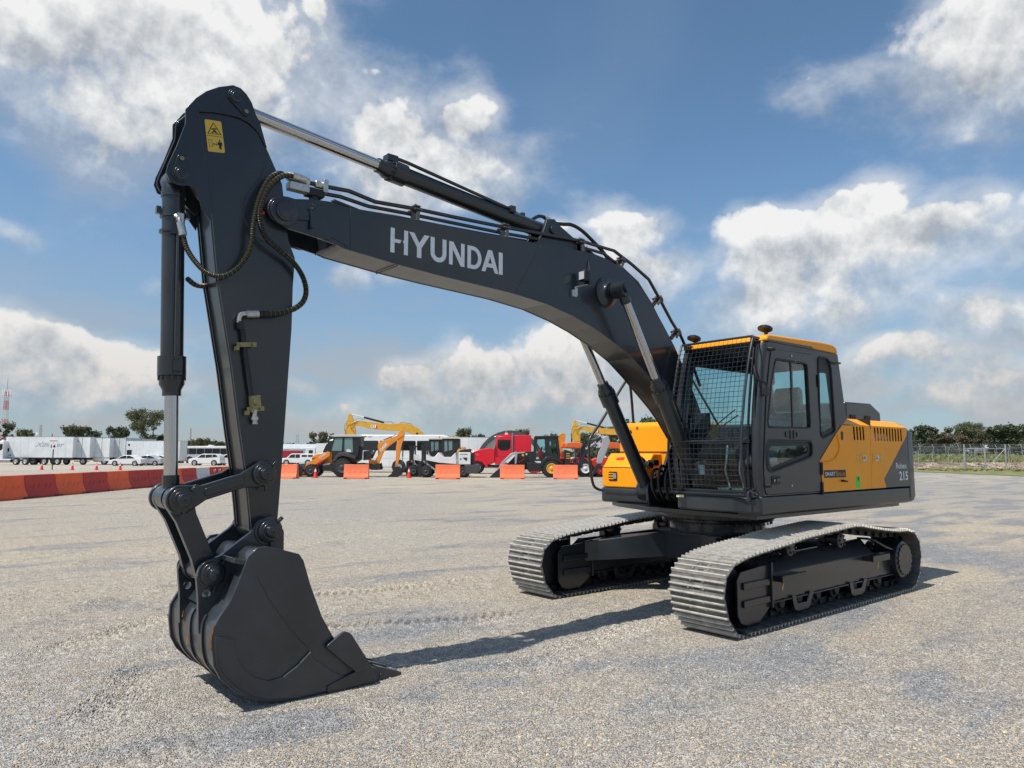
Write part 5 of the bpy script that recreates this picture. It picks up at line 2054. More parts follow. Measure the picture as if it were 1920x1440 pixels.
# bottom lip
b = MB()
b.prism([(5.115, .13), (5.24, .11), (5.46, .05), (5.46, -.018), (5.08, -.018), (5.075, .03)], BH+.0005, BH+.022)
b.prism([(5.115, .13), (5.24, .11), (5.46, .05), (5.46, -.018), (5.08, -.018), (5.075, .03)], -BH-.022, -BH-.0005)
b.prism([(5.46, -.004), (5.46, -.022), (5.08, -.022), (5.05, .01), (5.10, .03)], -BH, BH)
each(b, 'cutting_edge', BUCKET, bucket, bevel=.004)
for s_ in (1, -1):
    y0, y1 = sorted((s_*(BH+.012), s_*(BH+.040)))
    b = MB()
    b.prism(roundcorners([(5.49, .325), (5.352, .412), (5.300, .392), (5.122, .128), (5.235, .095)], .025, 4), y0, y1)
    b.build('side_cutter', BUCKET, bucket, bevel=.004)
for k in range(5):
    yc = -.44+.22*k
    b = MB()
    b.hexa([(5.13, yc-.055, -.03), (5.13, yc+.055, -.03), (5.10, yc+.055, .105), (5.10, yc-.055, .105)], [(5.04, yc-.05, -.028), (5.04, yc+.05, -.028), (5.04, yc+.045, .085), (5.04, yc-.045, .085)])
    b.hexa([(5.04, yc-.047, -.026), (5.04, yc+.047, -.026), (5.04, yc+.045, .10), (5.04, yc-.045, .10)], [(4.825, yc-.026, .0), (4.825, yc+.026, .0), (4.825, yc+.024, .016), (4.825, yc-.024, .016)])
    b.cyl((5.015, yc-.055, .035), (5.015, yc+.055, .035), .014, n=10)
    b.build('tooth', BUCKET, bucket, bevel=.006)
earp = [(6.262, .47), (6.272, .684), (6.290, .845), (6.272, .912), (6.222, .949), (6.137, .975), (6.039, 1.046), (5.938, 1.116), (5.862, 1.195), (5.80, 1.212), (5.735, 1.190), (5.693, 1.11), (5.69, .98), (5.80, .96), (5.95, .99), (6.03, .93), (6.09, .78), (6.16, .66), (6.20, .60)]
b = MB()
hole = [(6.222+.028*math.cos(a*math.pi/6), .73+.028*math.sin(a*math.pi/6)) for a in range(12)]
for y0, y1 in ((.195, .232), (-.232, -.195)):
    b.prism(earp, y0, y1, holes=[hole])
each(b, 'bucket_ear', BUCKET, bucket)
b = MB()
for s_ in (1, -1):
    y0, y1 = sorted((s_*.233, s_*.245))
    for (x, z, r_) in ((LC_[0], LC_[1], .098), (LD_[0], LD_[1], .10)):
        b.cyl((x, y0, z), (x, y1, z), r_, n=28)
each(b, 'ear_boss', BUCKET, bucket, bevel=.003)
b = MB()
b.prism([(6.14, .955), (6.13, .985), (6.02, .955), (6.03, .925)], .235, BH-.01)
b.prism([(6.14, .955), (6.13, .985), (6.02, .955), (6.03, .925)], -BH+.01, -.235)
b.bar((6.21, 0.2325, .775), (6.21, .26, .765), .02, .03)
each(b, 'gusset_rib', BUCKET, bucket, bevel=.004)
b = MB()
ribbon(b, [(6.045, .95), (6.095, .80), (6.15, .70), (6.205, .63)], -.19, .19, .012)
b.build('top_plate', BUCKET, bucket)

# ================================================================ the yard behind
FWH = Vector((math.cos(YAW), math.sin(YAW), 0))
RTH = Vector((math.sin(YAW), -math.cos(YAW), 0))


def spot(x, d, z=0):
    """x metres to the right of the line of sight, d metres ahead of the lens"""
    p = Vector((CAM.x, CAM.y, 0))+FWH*d+RTH*x
    p.z = z
    return p


def lat(u, d):
    return (u-960)/1364.26*d


RZ0 = YAW-math.pi/2


def place(name, label, cat, u, d, rz=0, group=None, z=0):
    return root(name, label, cat, spot(lat(u, d), d, z), RZ0+R(rz), group)


def dr(pts, ox, oy, s):
    """drawing units -> metres from the thing's own base point"""
    return [((x-ox)/s, (oy-y)/s) for x, y in pts]


WHT = mat('white_bodywork', (.74, .75, .75), .35, coat=.2, var=.06, vscale=1.2)
SILV = mat('silver_bodywork', (.45, .47, .50), .3, metal=.3, coat=.3)
GREYW = mat('weathered_white_panel', (.52, .565, .585), .5, var=.14, vscale=.8)
TRLR = mat('dusty_white_panel', (.68, .71, .72), .5, var=.08, vscale=.7)
TINT = mat('tinted_window', (.012, .014, .016), .08, spec=.8)
TINTG = mat('pale_green_window', (.16, .25, .24), .08, spec=.8)
TYRE = mat('tyre_rubber', (.018, .018, .019), .75, var=.3, vscale=5)
RIMG = mat('grey_wheel_rim', (.42, .42, .42), .4, metal=.5)
RIMD = mat('dark_wheel_rim', (.05, .05, .055), .5)
ORA = mat('orange_bodywork', (.78, .27, .03), .4, coat=.2, var=.08)
CATY = mat('machine_yellow', (.72, .38, .035), .4, coat=.2, var=.08)
REDB = mat('red_bodywork', (.68, .012, .03), .3, coat=.4)
MACHB = mat('machine_black', (.018, .018, .02), .45, coat=.1)
SILA = mat('silver_loader_arm', (.40, .41, .43), .4, metal=.3)
BARO = mat('orange_barrier_plastic', (.86, .12, .025), .55, var=.12, vscale=1.5)
BARR = mat('maroon_barrier_plastic', (.50, .032, .022), .55, var=.15, vscale=1.5)
BARF = mat('faded_orange_plastic', (.88, .20, .085), .6, var=.08, vscale=1.5)
BARW = mat('white_barrier_plastic', (.62, .62, .62), .6, var=.08)
CONE = mat('cone_plastic', (.80, .045, .02), .5)
GALV = mat('galvanised_steel', (.38, .40, .42), .5, metal=.4, var=.2, vscale=2)


def wheel(parent, x, z, r, w, y=0.0, rim=RIMG, rr=.56, lugs=0, dish=True):
    b = MB()
    b.lathe((x, y, z), (x, y+w, z), [(0, r*rr), (.02, r*.80), (.05, r*.97), (.10, r), (w-.10, r), (w-.05, r*.97), (w-.02, r*.80), (w, r*rr)], 26)
    for k in range(lugs):
        a = 2*math.pi*k/lugs
        c, s = math.cos(a), math.sin(a)
        t = Vector((-s, 0, c))
        n_ = Vector((c, 0, s))
        o = Vector((x, y, z))
        p0 = o+n_*(r*.94)
        b.bar(p0+Vector((0, .01, 0)), p0+t*.10+Vector((0, w*.5, 0)), r*.10, r*.14, tuple(n_))
        p1 = o+n_*(r*.94)+t*.09
        b.bar(p1+Vector((0, w*.99, 0)), p1+t*.10+Vector((0, w*.5, 0)), r*.10, r*.14, tuple(n_))
    wq = b.build('wheel', TYRE, parent)
    b = MB()
    b.lathe((x, y, z), (x, y+.2, z), [(-.004, r*rr*1.02), (-.03, r*rr*1.0), (-.034, r*rr*.92), (-.006, r*rr*.80), (-.005, r*rr*.42), (-.04, r*rr*.34), (-.06, r*rr*.20)], 22)
    b.build('rim', rim, wq)
    return wq


# ---- water-filled barriers in a row down the left
def barrier(label, mt, loc, rz, length=1.80, h=.87, group=None, faded=False):
    t = root('plastic_barrier', label, 'barrier', loc, rz, group)
    b = MB()
    w = .27
    pr = [(-w, 0), (-w, .14), (-w*.80, .22), (-w*.5, .42), (-w*.36, h*.82), (-w*.33, h), (w*.33, h), (w*.36, h*.82), (w*.5, .42), (w*.80, .22), (w, .14), (w, 0)]
    b.prism(pr, -length/2, length/2, ax='x')
    b.build('body', mt, t, bevel=.02)
    b = MB()
    for sx in (-.42, .42):
        b.box(sx*length-.11, sx*length+.11, -w-.004, w+.004, -.001, .07)
    b.build('fork_slot', MACHB, t)
    b = MB()
    for k in range(4):
        xx = -.55+k*.30+(.12 if k > 1 else 0)
        for sy in (-1, 1):
            b.bar((xx, sy*(w*.62+.0), .30), (xx+.16, sy*(w*.46), .50), .018, .02)
    b.build('moulded_rib', mt, t, stuff=True)
    return t


X0 = -18.1
cols = [('O', 'bright orange'), ('O', 'bright orange'), ('R', 'maroon'), ('O', 'bright orange'), ('R', 'maroon'), ('O', 'bright orange'), ('R', 'maroon'), ('R', 'maroon'), ('O', 'bright orange'), ('R', 'maroon'), ('W', 'white'), ('R', 'maroon'), ('O', 'bright orange'), ('R', 'maroon')]
labs = ['bright orange plastic barrier nearest of the row, cut by the left edge of the photo', 'bright orange plastic barrier at the left edge, before the first maroon one',
        'first maroon plastic barrier from the left edge', 'orange plastic barrier in the row standing in front of the number sign',
        'second maroon plastic barrier from the left edge', 'orange plastic barrier in front of the white sedan, left of the bucket cylinder',
        'maroon plastic barrier just left of the bucket cylinder rod', 'maroon plastic barrier behind the bucket cylinder rod',
        'orange plastic barrier just right of the bucket cylinder rod', 'maroon plastic barrier between an orange and a white one',
        'white plastic barrier in the row left of the dark arm', 'maroon plastic barrier with white chevrons beside the dark arm',
        'orange plastic barrier at the far end of the row behind the dark arm', 'maroon plastic barrier last of the row behind the dark arm']
for k, (c, nm) in enumerate(cols):
    d = 24.35+k*1.84
    q = barrier(labs[k], {'O': BARO, 'R': BARR, 'W': BARW}[c], spot(X0-.0, d), RZ0+math.pi/2, 1.82, .86, 'plastic barriers in a row on the left')
    if k == 11:
        b = MB()
        for xx in (-.55, .2):
            b.bar((xx, -.155, .70), (xx+.12, -.165, .55), .012, .05, (0, 1, 0))
            b.bar((xx+.12, -.165, .55), (xx+.28, -.155, .72), .012, .05, (0, 1, 0))
        each(b, 'chevron', WHITEP, q)
for k, (u, lb) in enumerate(((540, 'faded orange barrier beside the dark arm, in front of the loader bucket'), (671, 'faded orange barrier in front of the rear wheel of the orange backhoe'), (841, 'faded orange barrier in front of the white rough terrain forklifts'),
                             (961, 'faded orange barrier in front of the silver loader arms of the black backhoe'), (1060, 'faded orange barrier in front of the black backhoe rear wheel'))):
    barrier(lb, BARF, spot(lat(u, 49.6), 49.6), RZ0+R((-9, 3, 1, 2, -2)[k]), 1.66, .96, 'faded orange barriers in front of the machines')


def cone(label, u, d, h=.72):
    t = place('traffic_cone', label, 'cone', u, d, 0, 'orange traffic cones')
    b = MB()
    b.lathe((0, 0, 0), (0, 0, h), [(.031, .15), (h*.97, .035), (h, .025)], 20)
    b.build('body', CONE, t)
    b = MB()
    b.prism(rrect(-.19, .19, -.19, .19, .04, 2), 0, .03, ax='z')
    b.build('foot', CONE, t)
    b = MB()
    b.lathe((0, 0, h*.60), (0, 0, h), [(0, .153-.118*.60), (h*.22, .153-.118*.82)], 20)
    b.build('collar', WHITEP, t)


for u, lb in ((84.5, 'traffic cone left of the number 14 sign'), (141.5, 'traffic cone right of the number 14 sign'), (186.5, 'traffic cone in front of the narrow trailer fronts'), (230.7, 'traffic cone in front of the white sedan')):
    cone(lb, u, 73)
cone('traffic cone beside the front wheel of the orange backhoe', 594.7, 51)
cone('traffic cone in front of the forklift masts', 768.8, 51.5)

# number sign
t = place('number_sign', 'white board with number 14 on a dark post among the cones', 'sign', 104, 73)
b = MB()
b.cyl((0, 0, 0), (0, 0, 2.05), .05, n=10)
b.build('post', MACHB, t)
b = MB()
b.box(-.37, .37, -.06, -.03, 2.05, 2.92)
bd = b.build('board', WHT, t)
b = MB()
b.box(-.37, .37, -.064, -.0605, 2.84, 2.92)
b.build('red_strip', REDP, bd)
text(bd, 'lettering', '14', INK, (-.24, -.0605, 2.16), (1, 0, 0), (0, 0, 1), .36, .48, ext=.003, bold=.03)
text(bd, 'lettering', 'ZONA', REDP, (-.15, -.0605, 2.62), (1, 0, 0), (0, 0, 1), .08, .30, ext=.003)


def box_trailer(name, label, cat, u, d, L_, H=3.75, W_=2.45, zb=1.05, rz=0, wheels=(), mt=TRLR, ribs=0, group=None, skirt=None, doors=False):
    t = place(name, label, cat, u, d, rz, group)
    b = MB()
    b.box(-L_/2, L_/2, 0, W_, zb, H)
    b.build('box_body', mt, t, bevel=.03)
    b = MB()
    b.box(-L_/2-.01, L_/2+.01, -.01, W_+.01, H-.02, H+.03)
    b.box(-L_/2-.01, L_/2+.01, -.012, W_+.012, zb-.06, zb-.001)
    b.build('rail', GALV, t)
    if ribs:
        b = MB()
        for k in range(1, ribs):
            x = -L_/2+L_*k/ribs
            b.box(x-.012, x+.012, -.006, -.0005, zb+.02, H-.05)
        each(b, 'panel_joint', GREYW, t)
    if skirt:
        b = MB()
        b.box(skirt[0], skirt[1], .03, .06, .55, zb-.061)
        b.build('side_skirt', mt, t)
    if doors:
        b = MB()
        for x in (-L_/2+.04, 0, L_/2-.06):
            b.box(x-.02, x+.02, -.03, -.0005, zb, H-.04)
        b.build('door_bar', GALV, t)
        b = MB()
        for x in (-.9, -.55, .55, .9):
            b.box(x-.02, x+.02, .0, .02, .55, .62)
        b.box(-1.1, 1.1, .1, .16, .45, .55)
        b.build('bumper', MACHB, t)
    b = MB()
    b.box(-L_/2+.2, L_/2-.2, .5, W_-.5, zb-.35, zb-.061)
    b.build('chassis', MACHB, t)
    for x in wheels:
        wheel(t, x, .5, .5, .3, .05, rim=RIMG)
        wheel(t, x, .5, .5, .3, W_-.35, rim=RIMG)
    return t


# ---- trailers on the left
D1 = 103
t = box_trailer('box_trailer', 'longest white box trailer with faded script on its side, behind the number sign', 'trailer', 77.5, D1, 9.5, 3.95, wheels=(-.85, .75, 2.6), ribs=9, group='white trailers on the left', skirt=(-4.7, -1.5))
text(t, 'lettering', 'Xilinxer', GALV, (-.6, -.013, 2.55), (1, 0, 0), (0, 0, 1), .62, 4.1, ext=.004, shear=.4)
b = MB()
b.prism(rrect(-4.6, -4.2, 1.85, 2.35, .05), -.02, -.0005)
b.build('marker_panel', MACHB, t)
b = MB()
for xx in (-4.75, -4.25):
    b.box(xx, xx+.32, -.02, -.0005, 1.28, 1.36)
    b.box(xx+.24, xx+.32, -.02, -.0005, 1.36, 1.52)
b.build('faded_mark', MACHB, t)
t = box_trailer('box_trailer', 'white trailer end with two letters above its doors, right of the long script trailer', 'trailer', 157, D1+1, 2.5, 3.95, W_=9, wheels=(.2,), doors=True, group='white trailers on the left')
text(t, 'lettering', 'ECB', MACHB, (-1.05, -.004, 3.28), (1, 0, 0), (0, 0, 1), .26, .5, ext=.003, bold=.02)
box_trailer('box_trailer', 'white trailer end with a white skirt, between two other trailer ends', 'trailer', 194, D1+2, 2.45, 3.85, W_=9, wheels=(.4,), doors=True, group='white trailers on the left', skirt=(-1.2, 1.2))
box_trailer('box_trailer', 'narrowest greyish trailer end above the white sedan', 'trailer', 226.5, D1+3, 2.0, 3.85, W_=9, doors=True, group='white trailers on the left', mt=GREYW)
t = box_trailer('box_trailer', 'ribbed white box trailer behind the parked sedans and the cylinder rod', 'trailer', 290, D1+2, 7.7, 3.45, wheels=(-1.5, 1.8), ribs=16, group='white trailers on the left', zb=.6)
b = MB()
b.box(-3.75, -3.05, -.02, -.0005, 1.4, 2.15)
b.box(-3.62, -3.35, -.02, -.0005, 2.75, 3.0)
b.build('reefer_grille', TINT, t)


def semi_truck(name, label, u, d, body, rz=0, sleeper=True, scale=1.0, z=0):
    """conventional tractor, hood to the left"""
    t = place(name, label, 'truck', u, d, rz, z=z)
    s = scale
    b = MB()
    b.prism([(-3.4, .75), (-3.45, 1.55), (-3.35, 1.85), (-2.2, 2.12), (-1.05, 2.25), (-1.05, .95), (-1.5, .75)], .25, 2.15)
    b.build('hood', body, t, bevel=.06)
    b = MB()
    b.prism([(-1.04, .80), (-1.04, 2.25), (-.90, 2.95), (-.75, 3.22), (.42, 3.30), (.42, .80)], .12, 2.28)
    cabq = b.build('cab', body, t, bevel=.05)
    b = MB()
    b.prism([(-.78, 2.92), (-.82, 2.22), (-.55, 2.02), (.05, 2.02), (.28, 2.25), (.28, 2.92)], .10, .119)
    b.build('side_window', TINT, cabq)
    b = MB()
    b.hexa([(-1.06, .3, 2.28), (-1.06, 2.1, 2.28), (-1.03, 2.1, 2.28), (-1.03, .3, 2.28)], [(-.93, .3, 2.92), (-.93, 2.1, 2.92), (-.90, 2.1, 2.92), (-.90, .3, 2.92)])
    b.build('windscreen', TINTG, cabq)
    b = MB()
    b.prism([(-.95, 3.16), (-1.15, 3.10), (-1.1, 3.22), (-.5, 3.34), (.3, 3.40), (.42, 3.30)], .2, 2.2)
    b.build('sun_visor', body, cabq, bevel=.03)
    b = MB()
    b.box(-.20, .08, .5, .8, 3.33, 3.52)
    b.build('roof_horn', WHT, cabq)
    b = MB()
    b.cyl((-.06, .65, 3.52), (-.06, .65, 3.66), .09, n=12)
    b.build('beacon', BARO, cabq)
    if sleeper:
        b = MB()
        b.prism([(.50, .85), (.50, 3.25), (.60, 3.33), (2.1, 3.33), (2.12, .85)], .12, 2.28)
        b.build('sleeper', body, t, bevel=.05)
        b = MB()
        b.cyl((.46, .05, .8), (.46, .05, 3.5), .06, n=10)
        b.build('exhaust_stack', CHROME, t)
    b = MB()
    fd = [(-3.45, .50), (-3.42, .95), (-3.1, 1.22), (-2.6, 1.30), (-2.15, 1.25), (-1.75, .95), (-1.6, .55), (-1.85, .60), (-2.1, .95), (-2.5, 1.08), (-2.9, 1.05), (-3.1, .80), (-3.15, .5)]
    b.prism(fd, .0, .5)
    b.prism(fd, 1.9, 2.4)
    each(b, 'fender', body, t, bevel=.03)
    b = MB()
    b.box(-3.55, -3.3, .1, 2.3, .42, .74)
    b.build('bumper', body, t, bevel=.04)
    b = MB()
    for x in (-1.03, .40):
        b.box(x, x+.015, .112, .119, .95, 2.9)
    b.box(-1.0, .4, .112, .119, 1.5, 1.515)
    b.build('door_seam', MACHB, cabq)
    b = MB()
    b.box(-1.25, -1.12, -.12, .02, 2.1, 2.65)
    b.bar((-1.18, 0, 2.4), (-.95, .14, 2.5), .03, .03)
    b.build('wing_mirror', CHROME, cabq)
    b = MB()
    b.box(-3.47, -3.43, .6, 1.8, .95, 1.7)
    b.box(-1.0, .3, .05, .3, .45, .50)
    b.box(-1.0, .3, .05, .3, .75, .80)
    each(b, 'chrome_trim', CHROME, t)
    b = MB()
    b.prism(rrect(-3.42, -3.1, 1.25, 1.45, .05), -.01, .02)
    b.build('headlight', LENS, t)
    b = MB()
    b.box(-2.9, 4.2, .75, 1.65, .55, .75)
    b.build('chassis', MACHB, t)
    b = MB()
    b.cyl((-.4, .2, .62), (1.6, .2, .62), .28, n=18)
    b.build('fuel_tank', CHROME, t)
    for x in (-2.55, 2.3, 3.6):
        wheel(t, x, .52, .52, .32, .02, rim=RIMG)
        wheel(t, x, .52, .52, .32, 2.05, rim=RIMG)
    return t


semi_truck('semi_truck', 'white semi truck cab cut by the left edge in front of the long trailer', 4, 102, WHT, sleeper=False)
q = semi_truck('semi_truck', 'red semi truck with long hood and sleeper behind the black backhoe', 951, 63, REDB)
text(q, 'lettering', 'KENWORTH', SILV, (-3.05, .249, 1.58), (1, 0, 0), (0, 0, 1), .13, .62, ext=.004)

# ---- cars
def car(name, label, u, d, prof, glassp, wheels, mt, rz=0, group='cars parked beside the trailers', W_=1.78, z=0, pillars=(), cat='car', wr=.33):
    t = place(name, label, cat, u, d, rz, group, z)
    roofz = max(q[1] for q in prof)
    b = MB()
    b.prism(prof, .0, W_)
    b.build('body', mt, t, bevel=.07, seg=3)
    b = MB()
    b.prism(glassp, -.012, W_+.012, holes=[])
    g = b.build('side_window', TINT, t)
    b = MB()
    for x0, x1, z0, z1 in pillars:
        b.bar((x0, -.0, z0), (x1, -.0, z1), .06, .05)
    if pillars:
        b.build('window_pillar', mt, g)
    for x in wheels:
        b = MB()
        b.cyl((x, -.006, wr), (x, .3, wr), wr+.05, n=22)
        b.build('wheel_arch', MACHB, t)
        wheel(t, x, wr, wr, .2, -.03, rim=RIMG, rr=.66)
        wheel(t, x, wr, wr, .2, W_-.17, rim=RIMG, rr=.66)
    b = MB()
    xl = min(q[0] for q in prof)
    xr = max(q[0] for q in prof)
    b.box(xl+.03, xl+.22, .03, .30, .62, .74)
    b.build('headlight', LENS, t)
    b = MB()
    b.box(xr-.20, xr-.02, .03, .30, .72, .84)
    b.build('tail_light', REDP, t)
    return t


SED = [(-2.15, .30), (-2.18, .62), (-2.05, .74), (-1.5, .88), (-1.15, .93), (-.55, 1.30), (-.15, 1.43), (.55, 1.43), (1.15, 1.20), (1.45, 1.02), (2.0, .98), (2.13, .86), (2.15, .35), (1.9, .24), (-1.9, .22)]
SEDG = [(-.98, .95), (-.50, 1.25), (-.12, 1.36), (.52, 1.36), (1.02, 1.16), (1.20, 1.0), (.3, .97)]
car('sedan', 'white sedan parked below the narrow trailer ends, headlights to the left', 239, 97, SED, SEDG, (-1.35, 1.30), WHT, pillars=[(.2, .2, .96, 1.38)])
car('sedan', 'silver grey sedan parked just behind the white one, left of the cylinder rod', 277, 99, SED, SEDG, (-1.35, 1.30), SILV, pillars=[(.2, .2, .96, 1.38)])
car('sedan', 'small white car half hidden behind the silver sedan', 297, 103, SED, SEDG, (-1.35, 1.30), WHT, pillars=[(.2, .2, .96, 1.38)])
SUVP = [(-2.2, .34), (-2.22, .78), (-2.05, .94), (-1.45, 1.03), (-1.15, 1.10), (-.62, 1.50), (-.3, 1.62), (1.5, 1.62), (1.85, 1.45), (2.15, 1.05), (2.2, .40), (2.0, .28), (-2.0, .26)]
SUVG = [(-1.0, 1.10), (-.58, 1.42), (-.3, 1.53), (1.45, 1.53), (1.75, 1.35), (1.7, 1.18), (.3, 1.08)]
car('suv', 'white sport utility vehicle parked in front of the silver bus', 387, 101, SUVP, SUVG, (-1.38, 1.32), WHT, pillars=[(.1, .1, 1.06, 1.55), (1.05, 1.05, 1.06, 1.55)], wr=.37)
car('suv', 'white car half hidden by the dark arm, behind the white utility vehicle', 433, 104, SUVP, SUVG, (-1.38, 1.32), WHT, pillars=[(.1, .1, 1.06, 1.55)], wr=.36)
PKP = [(-2.5, .40), (-2.52, .82), (-2.35, .98), (-1.55, 1.08), (-1.0, 1.60), (-.75, 1.68), (2.3, 1.68), (2.45, 1.55), (2.55, .95), (2.55, .5), (2.3, .38), (-2.2, .36)]
PKG = [(-1.30, 1.10), (-.92, 1.52), (-.7, 1.60), (.35, 1.60), (.35, 1.08)]
q = car('pickup_truck', 'white pickup with canopy parked behind the orange loader bucket', 560, 104, PKP, PKG, (-1.55, 1.50), WHT, W_=1.85, pillars=[(-.3, -.3, 1.06, 1.62)], wr=.40, cat='pickup')
b = MB()
b.box(.6, 1.35, -.01, -.0005, 1.22, 1.50)
b.box(1.5, 2.2, -.01, -.0005, 1.22, 1.50)
each(b, 'canopy_window', TINT, q)


# ---- buses
def bus(label, u, d, prof, win, base, wheels, rz, mt_low=None, holes=True, wr=.50, pill=(), W_=2.5):
    t = place('bus', label, 'bus', u, d, rz)
    b = MB()
    b.prism(prof, 0, W_)
    b.build('body', mt_low or WHT, t, bevel=.10, seg=3)
    for w_ in win:
        b = MB()
        b.prism(roundcorners(w_, .10, 3), -.02, -.0005)
        b.build('window', TINT, t)
        b = MB()
        b.prism(roundcorners(w_, .10, 3), W_+.0005, W_+.02)
        b.build('window', TINT, t)
    for x in wheels:
        b = MB()
        b.cyl((x, -.012, wr+.04), (x, .4, wr+.04), wr+.14, n=26)
        b.build('wheel_arch', MACHB, t)
        wheel(t, x, wr, wr, .3, -.03, rim=RIMG, rr=.58)
        wheel(t, x, wr, wr, .3, W_-.27, rim=RIMG, rr=.58)
    return t


# white bus behind the orange backhoe: raked nose on the left
bp = [(-6.2, .45), (-6.25, 1.0), (-6.0, 1.35), (-5.25, 1.75), (-4.95, 2.55), (-4.55, 2.95), (-3.9, 3.12), (-3.0, 3.14), (-2.6, 3.40), (5.75, 3.40), (6.15, 3.25), (6.25, 2.9), (6.25, .50), (3.0, .45)]
wins = [[(-1.70+k*1.70, 2.0), (-1.70+k*1.70, 2.86), (-.12+k*1.70, 2.86), (-.12+k*1.70, 2.0)] for k in range(4)]
wins += [[(-3.35, 1.95), (-3.35, 2.86), (-1.85, 2.86), (-1.85, 1.95)]]
wb = bus('long white bus with dark windows and a raked nose behind the orange backhoe', 713, 66, bp, wins, 0, (-3.9, 1.78), -3)
b = MB()
b.prism([(-5.20, 1.82), (-4.92, 2.50), (-4.55, 2.85), (-3.55, 2.85), (-3.55, 1.70), (-5.1, 1.70)], -.02, -.0005)
b.build('front_side_window', TINT, wb)
b = MB()
b.hexa([(-5.24, .15, 1.80), (-5.24, 2.35, 1.80), (-5.21, 2.35, 1.78), (-5.21, .15, 1.78)], [(-4.98, .15, 2.52), (-4.98, 2.35, 2.52), (-4.93, 2.35, 2.52), (-4.93, .15, 2.52)])
b.build('windscreen', TINT, wb)
b = MB()
for k in range(4):
    b.prism([(-2.45+k*.45, 3.20), (-2.30+k*.45, 3.32), (-2.05+k*.45, 3.32), (-2.20+k*.45, 3.20)], -.02, -.0005)
each(b, 'roof_vent', SILV, wb)
b = MB()
b.box(-3.2, 6.2, -.008, -.0005, 1.28, 1.30)
b.box(.9, .92, -.008, -.0005, .5, 1.28)
b.build('panel_joint', GREYW, wb)
bp2 = [(-6.0, .40), (-6.05, 1.3), (-5.95, 2.6), (-5.7, 2.85), (5.9, 2.9), (6.0, 2.6), (6.0, .45)]
wins = [[(-5.9+k*1.32, 1.55), (-5.9+k*1.32, 2.50), (-4.64+k*1.32, 2.50), (-4.64+k*1.32, 1.55)] for k in range(9)]
b2 = bus('silver and white bus with a dark window band, behind the white utility vehicle', 408, 124, bp2, wins, 0, (-4.4, 3.6), 2, mt_low=mat('pale_blue_silver', (.42, .45, .50), .4))
b = MB()
b.prism([(-5.98, 2.56), (-5.7, 2.90), (5.9, 2.95), (6.02, 2.56)], -.03, 2.53)
b.box(-1.6, -.9, .5, 1.5, 2.95, 3.12)
b.box(2.6, 3.2, .5, 1.5, 2.95, 3.08)
b.build('roof', WHT, b2, bevel=.04)

# ---- small white buildings and a dumper behind the pickup
t = place('dump_truck', 'dark red dump truck box behind the white pickup', 'truck', 546, 112)
b = MB()
b.prism([(-1.4, 1.0), (-1.5, 2.15), (1.35, 2.15), (1.3, 1.0)], 0, 2.3)
bx = b.build('box_body', mat('maroon_steel', (.30, .015, .04), .5), t)
b = MB()
for k in range(6):
    b.box(-1.3+k*.5, -1.24+k*.5, -.04, -.0005, 1.02, 2.12)
each(b, 'rib', BARR, bx)
b = MB()
b.box(-2.2, 1.4, .7, 1.6, .6, .95)
b.build('chassis', MACHB, t)
for x in (-1.0, .3, 1.0):
    wheel(t, x, .5, .5, .3, .02)
t = place('shed', 'long low white shed left of the white bus', 'shed', 575, 135)
b = MB()
b.prism([(-8, 0), (-8, 2.6), (8, 2.6), (8, 0)], 0, 8)
b.build('wall', WHT, t)
b = MB()
b.prism([(-.3, 2.6), (4, 3.5), (8.3, 2.6)], -8.2, 8.2, ax='x')
b.build('roof', GREYW, t)
b = MB()
for k in range(7):
    b.box(-7.4+k*2.1, -6.2+k*2.1, -.03, -.0005, 1.0, 1.9)
each(b, 'opening', GALV, t)
t = box_trailer('box_trailer', 'plain white box trailer standing behind the forklifts and the red truck', 'trailer', 895, 90, 8.2, 3.75, zb=1.2, wheels=(-2.4, -1.2), ribs=8, mt=WHT)
t = place('truck_cab', 'small white truck cab between the shed and the white bus', 'truck', 584, 108)
b = MB()
b.prism([(-.8, .5), (-.85, 1.5), (-.6, 2.6), (.7, 2.7), (.7, .5)], 0, 2.1)
cbq = b.build('cab', WHT, t, bevel=.05)
b = MB()
b.prism([(-.25, 1.55), (-.25, 2.2), (.35, 2.2), (.35, 1.55)], -.02, -.0005)
b.build('window', TINT, cbq)
b = MB()
b.box(.8, 2.3, 0, 2.2, 1.0, 3.2)
b.build('box_body', WHT, t)
wheel(t, -.1, .45, .45, .3, .0)
wheel(t, 1.7, .45, .45, .3, .0)

# dark arched shelter
t = place('arched_shelter', 'dark grey arched shelter roof behind the red truck', 'shelter', 957, 88)
b = MB()
av = []
arc_o = [(4.3*math.cos(R(a)), 4.55*math.sin(R(a))) for a in range(0, 181, 10)]
arc_i = [(3.95*math.cos(R(a)), 4.05*math.sin(R(a))) for a in range(180, -1, -10)]
b.prism(arc_o+arc_i, 0, 5)
b.build('arched_roof', mat('dark_membrane', (.06, .065, .07), .6), t)


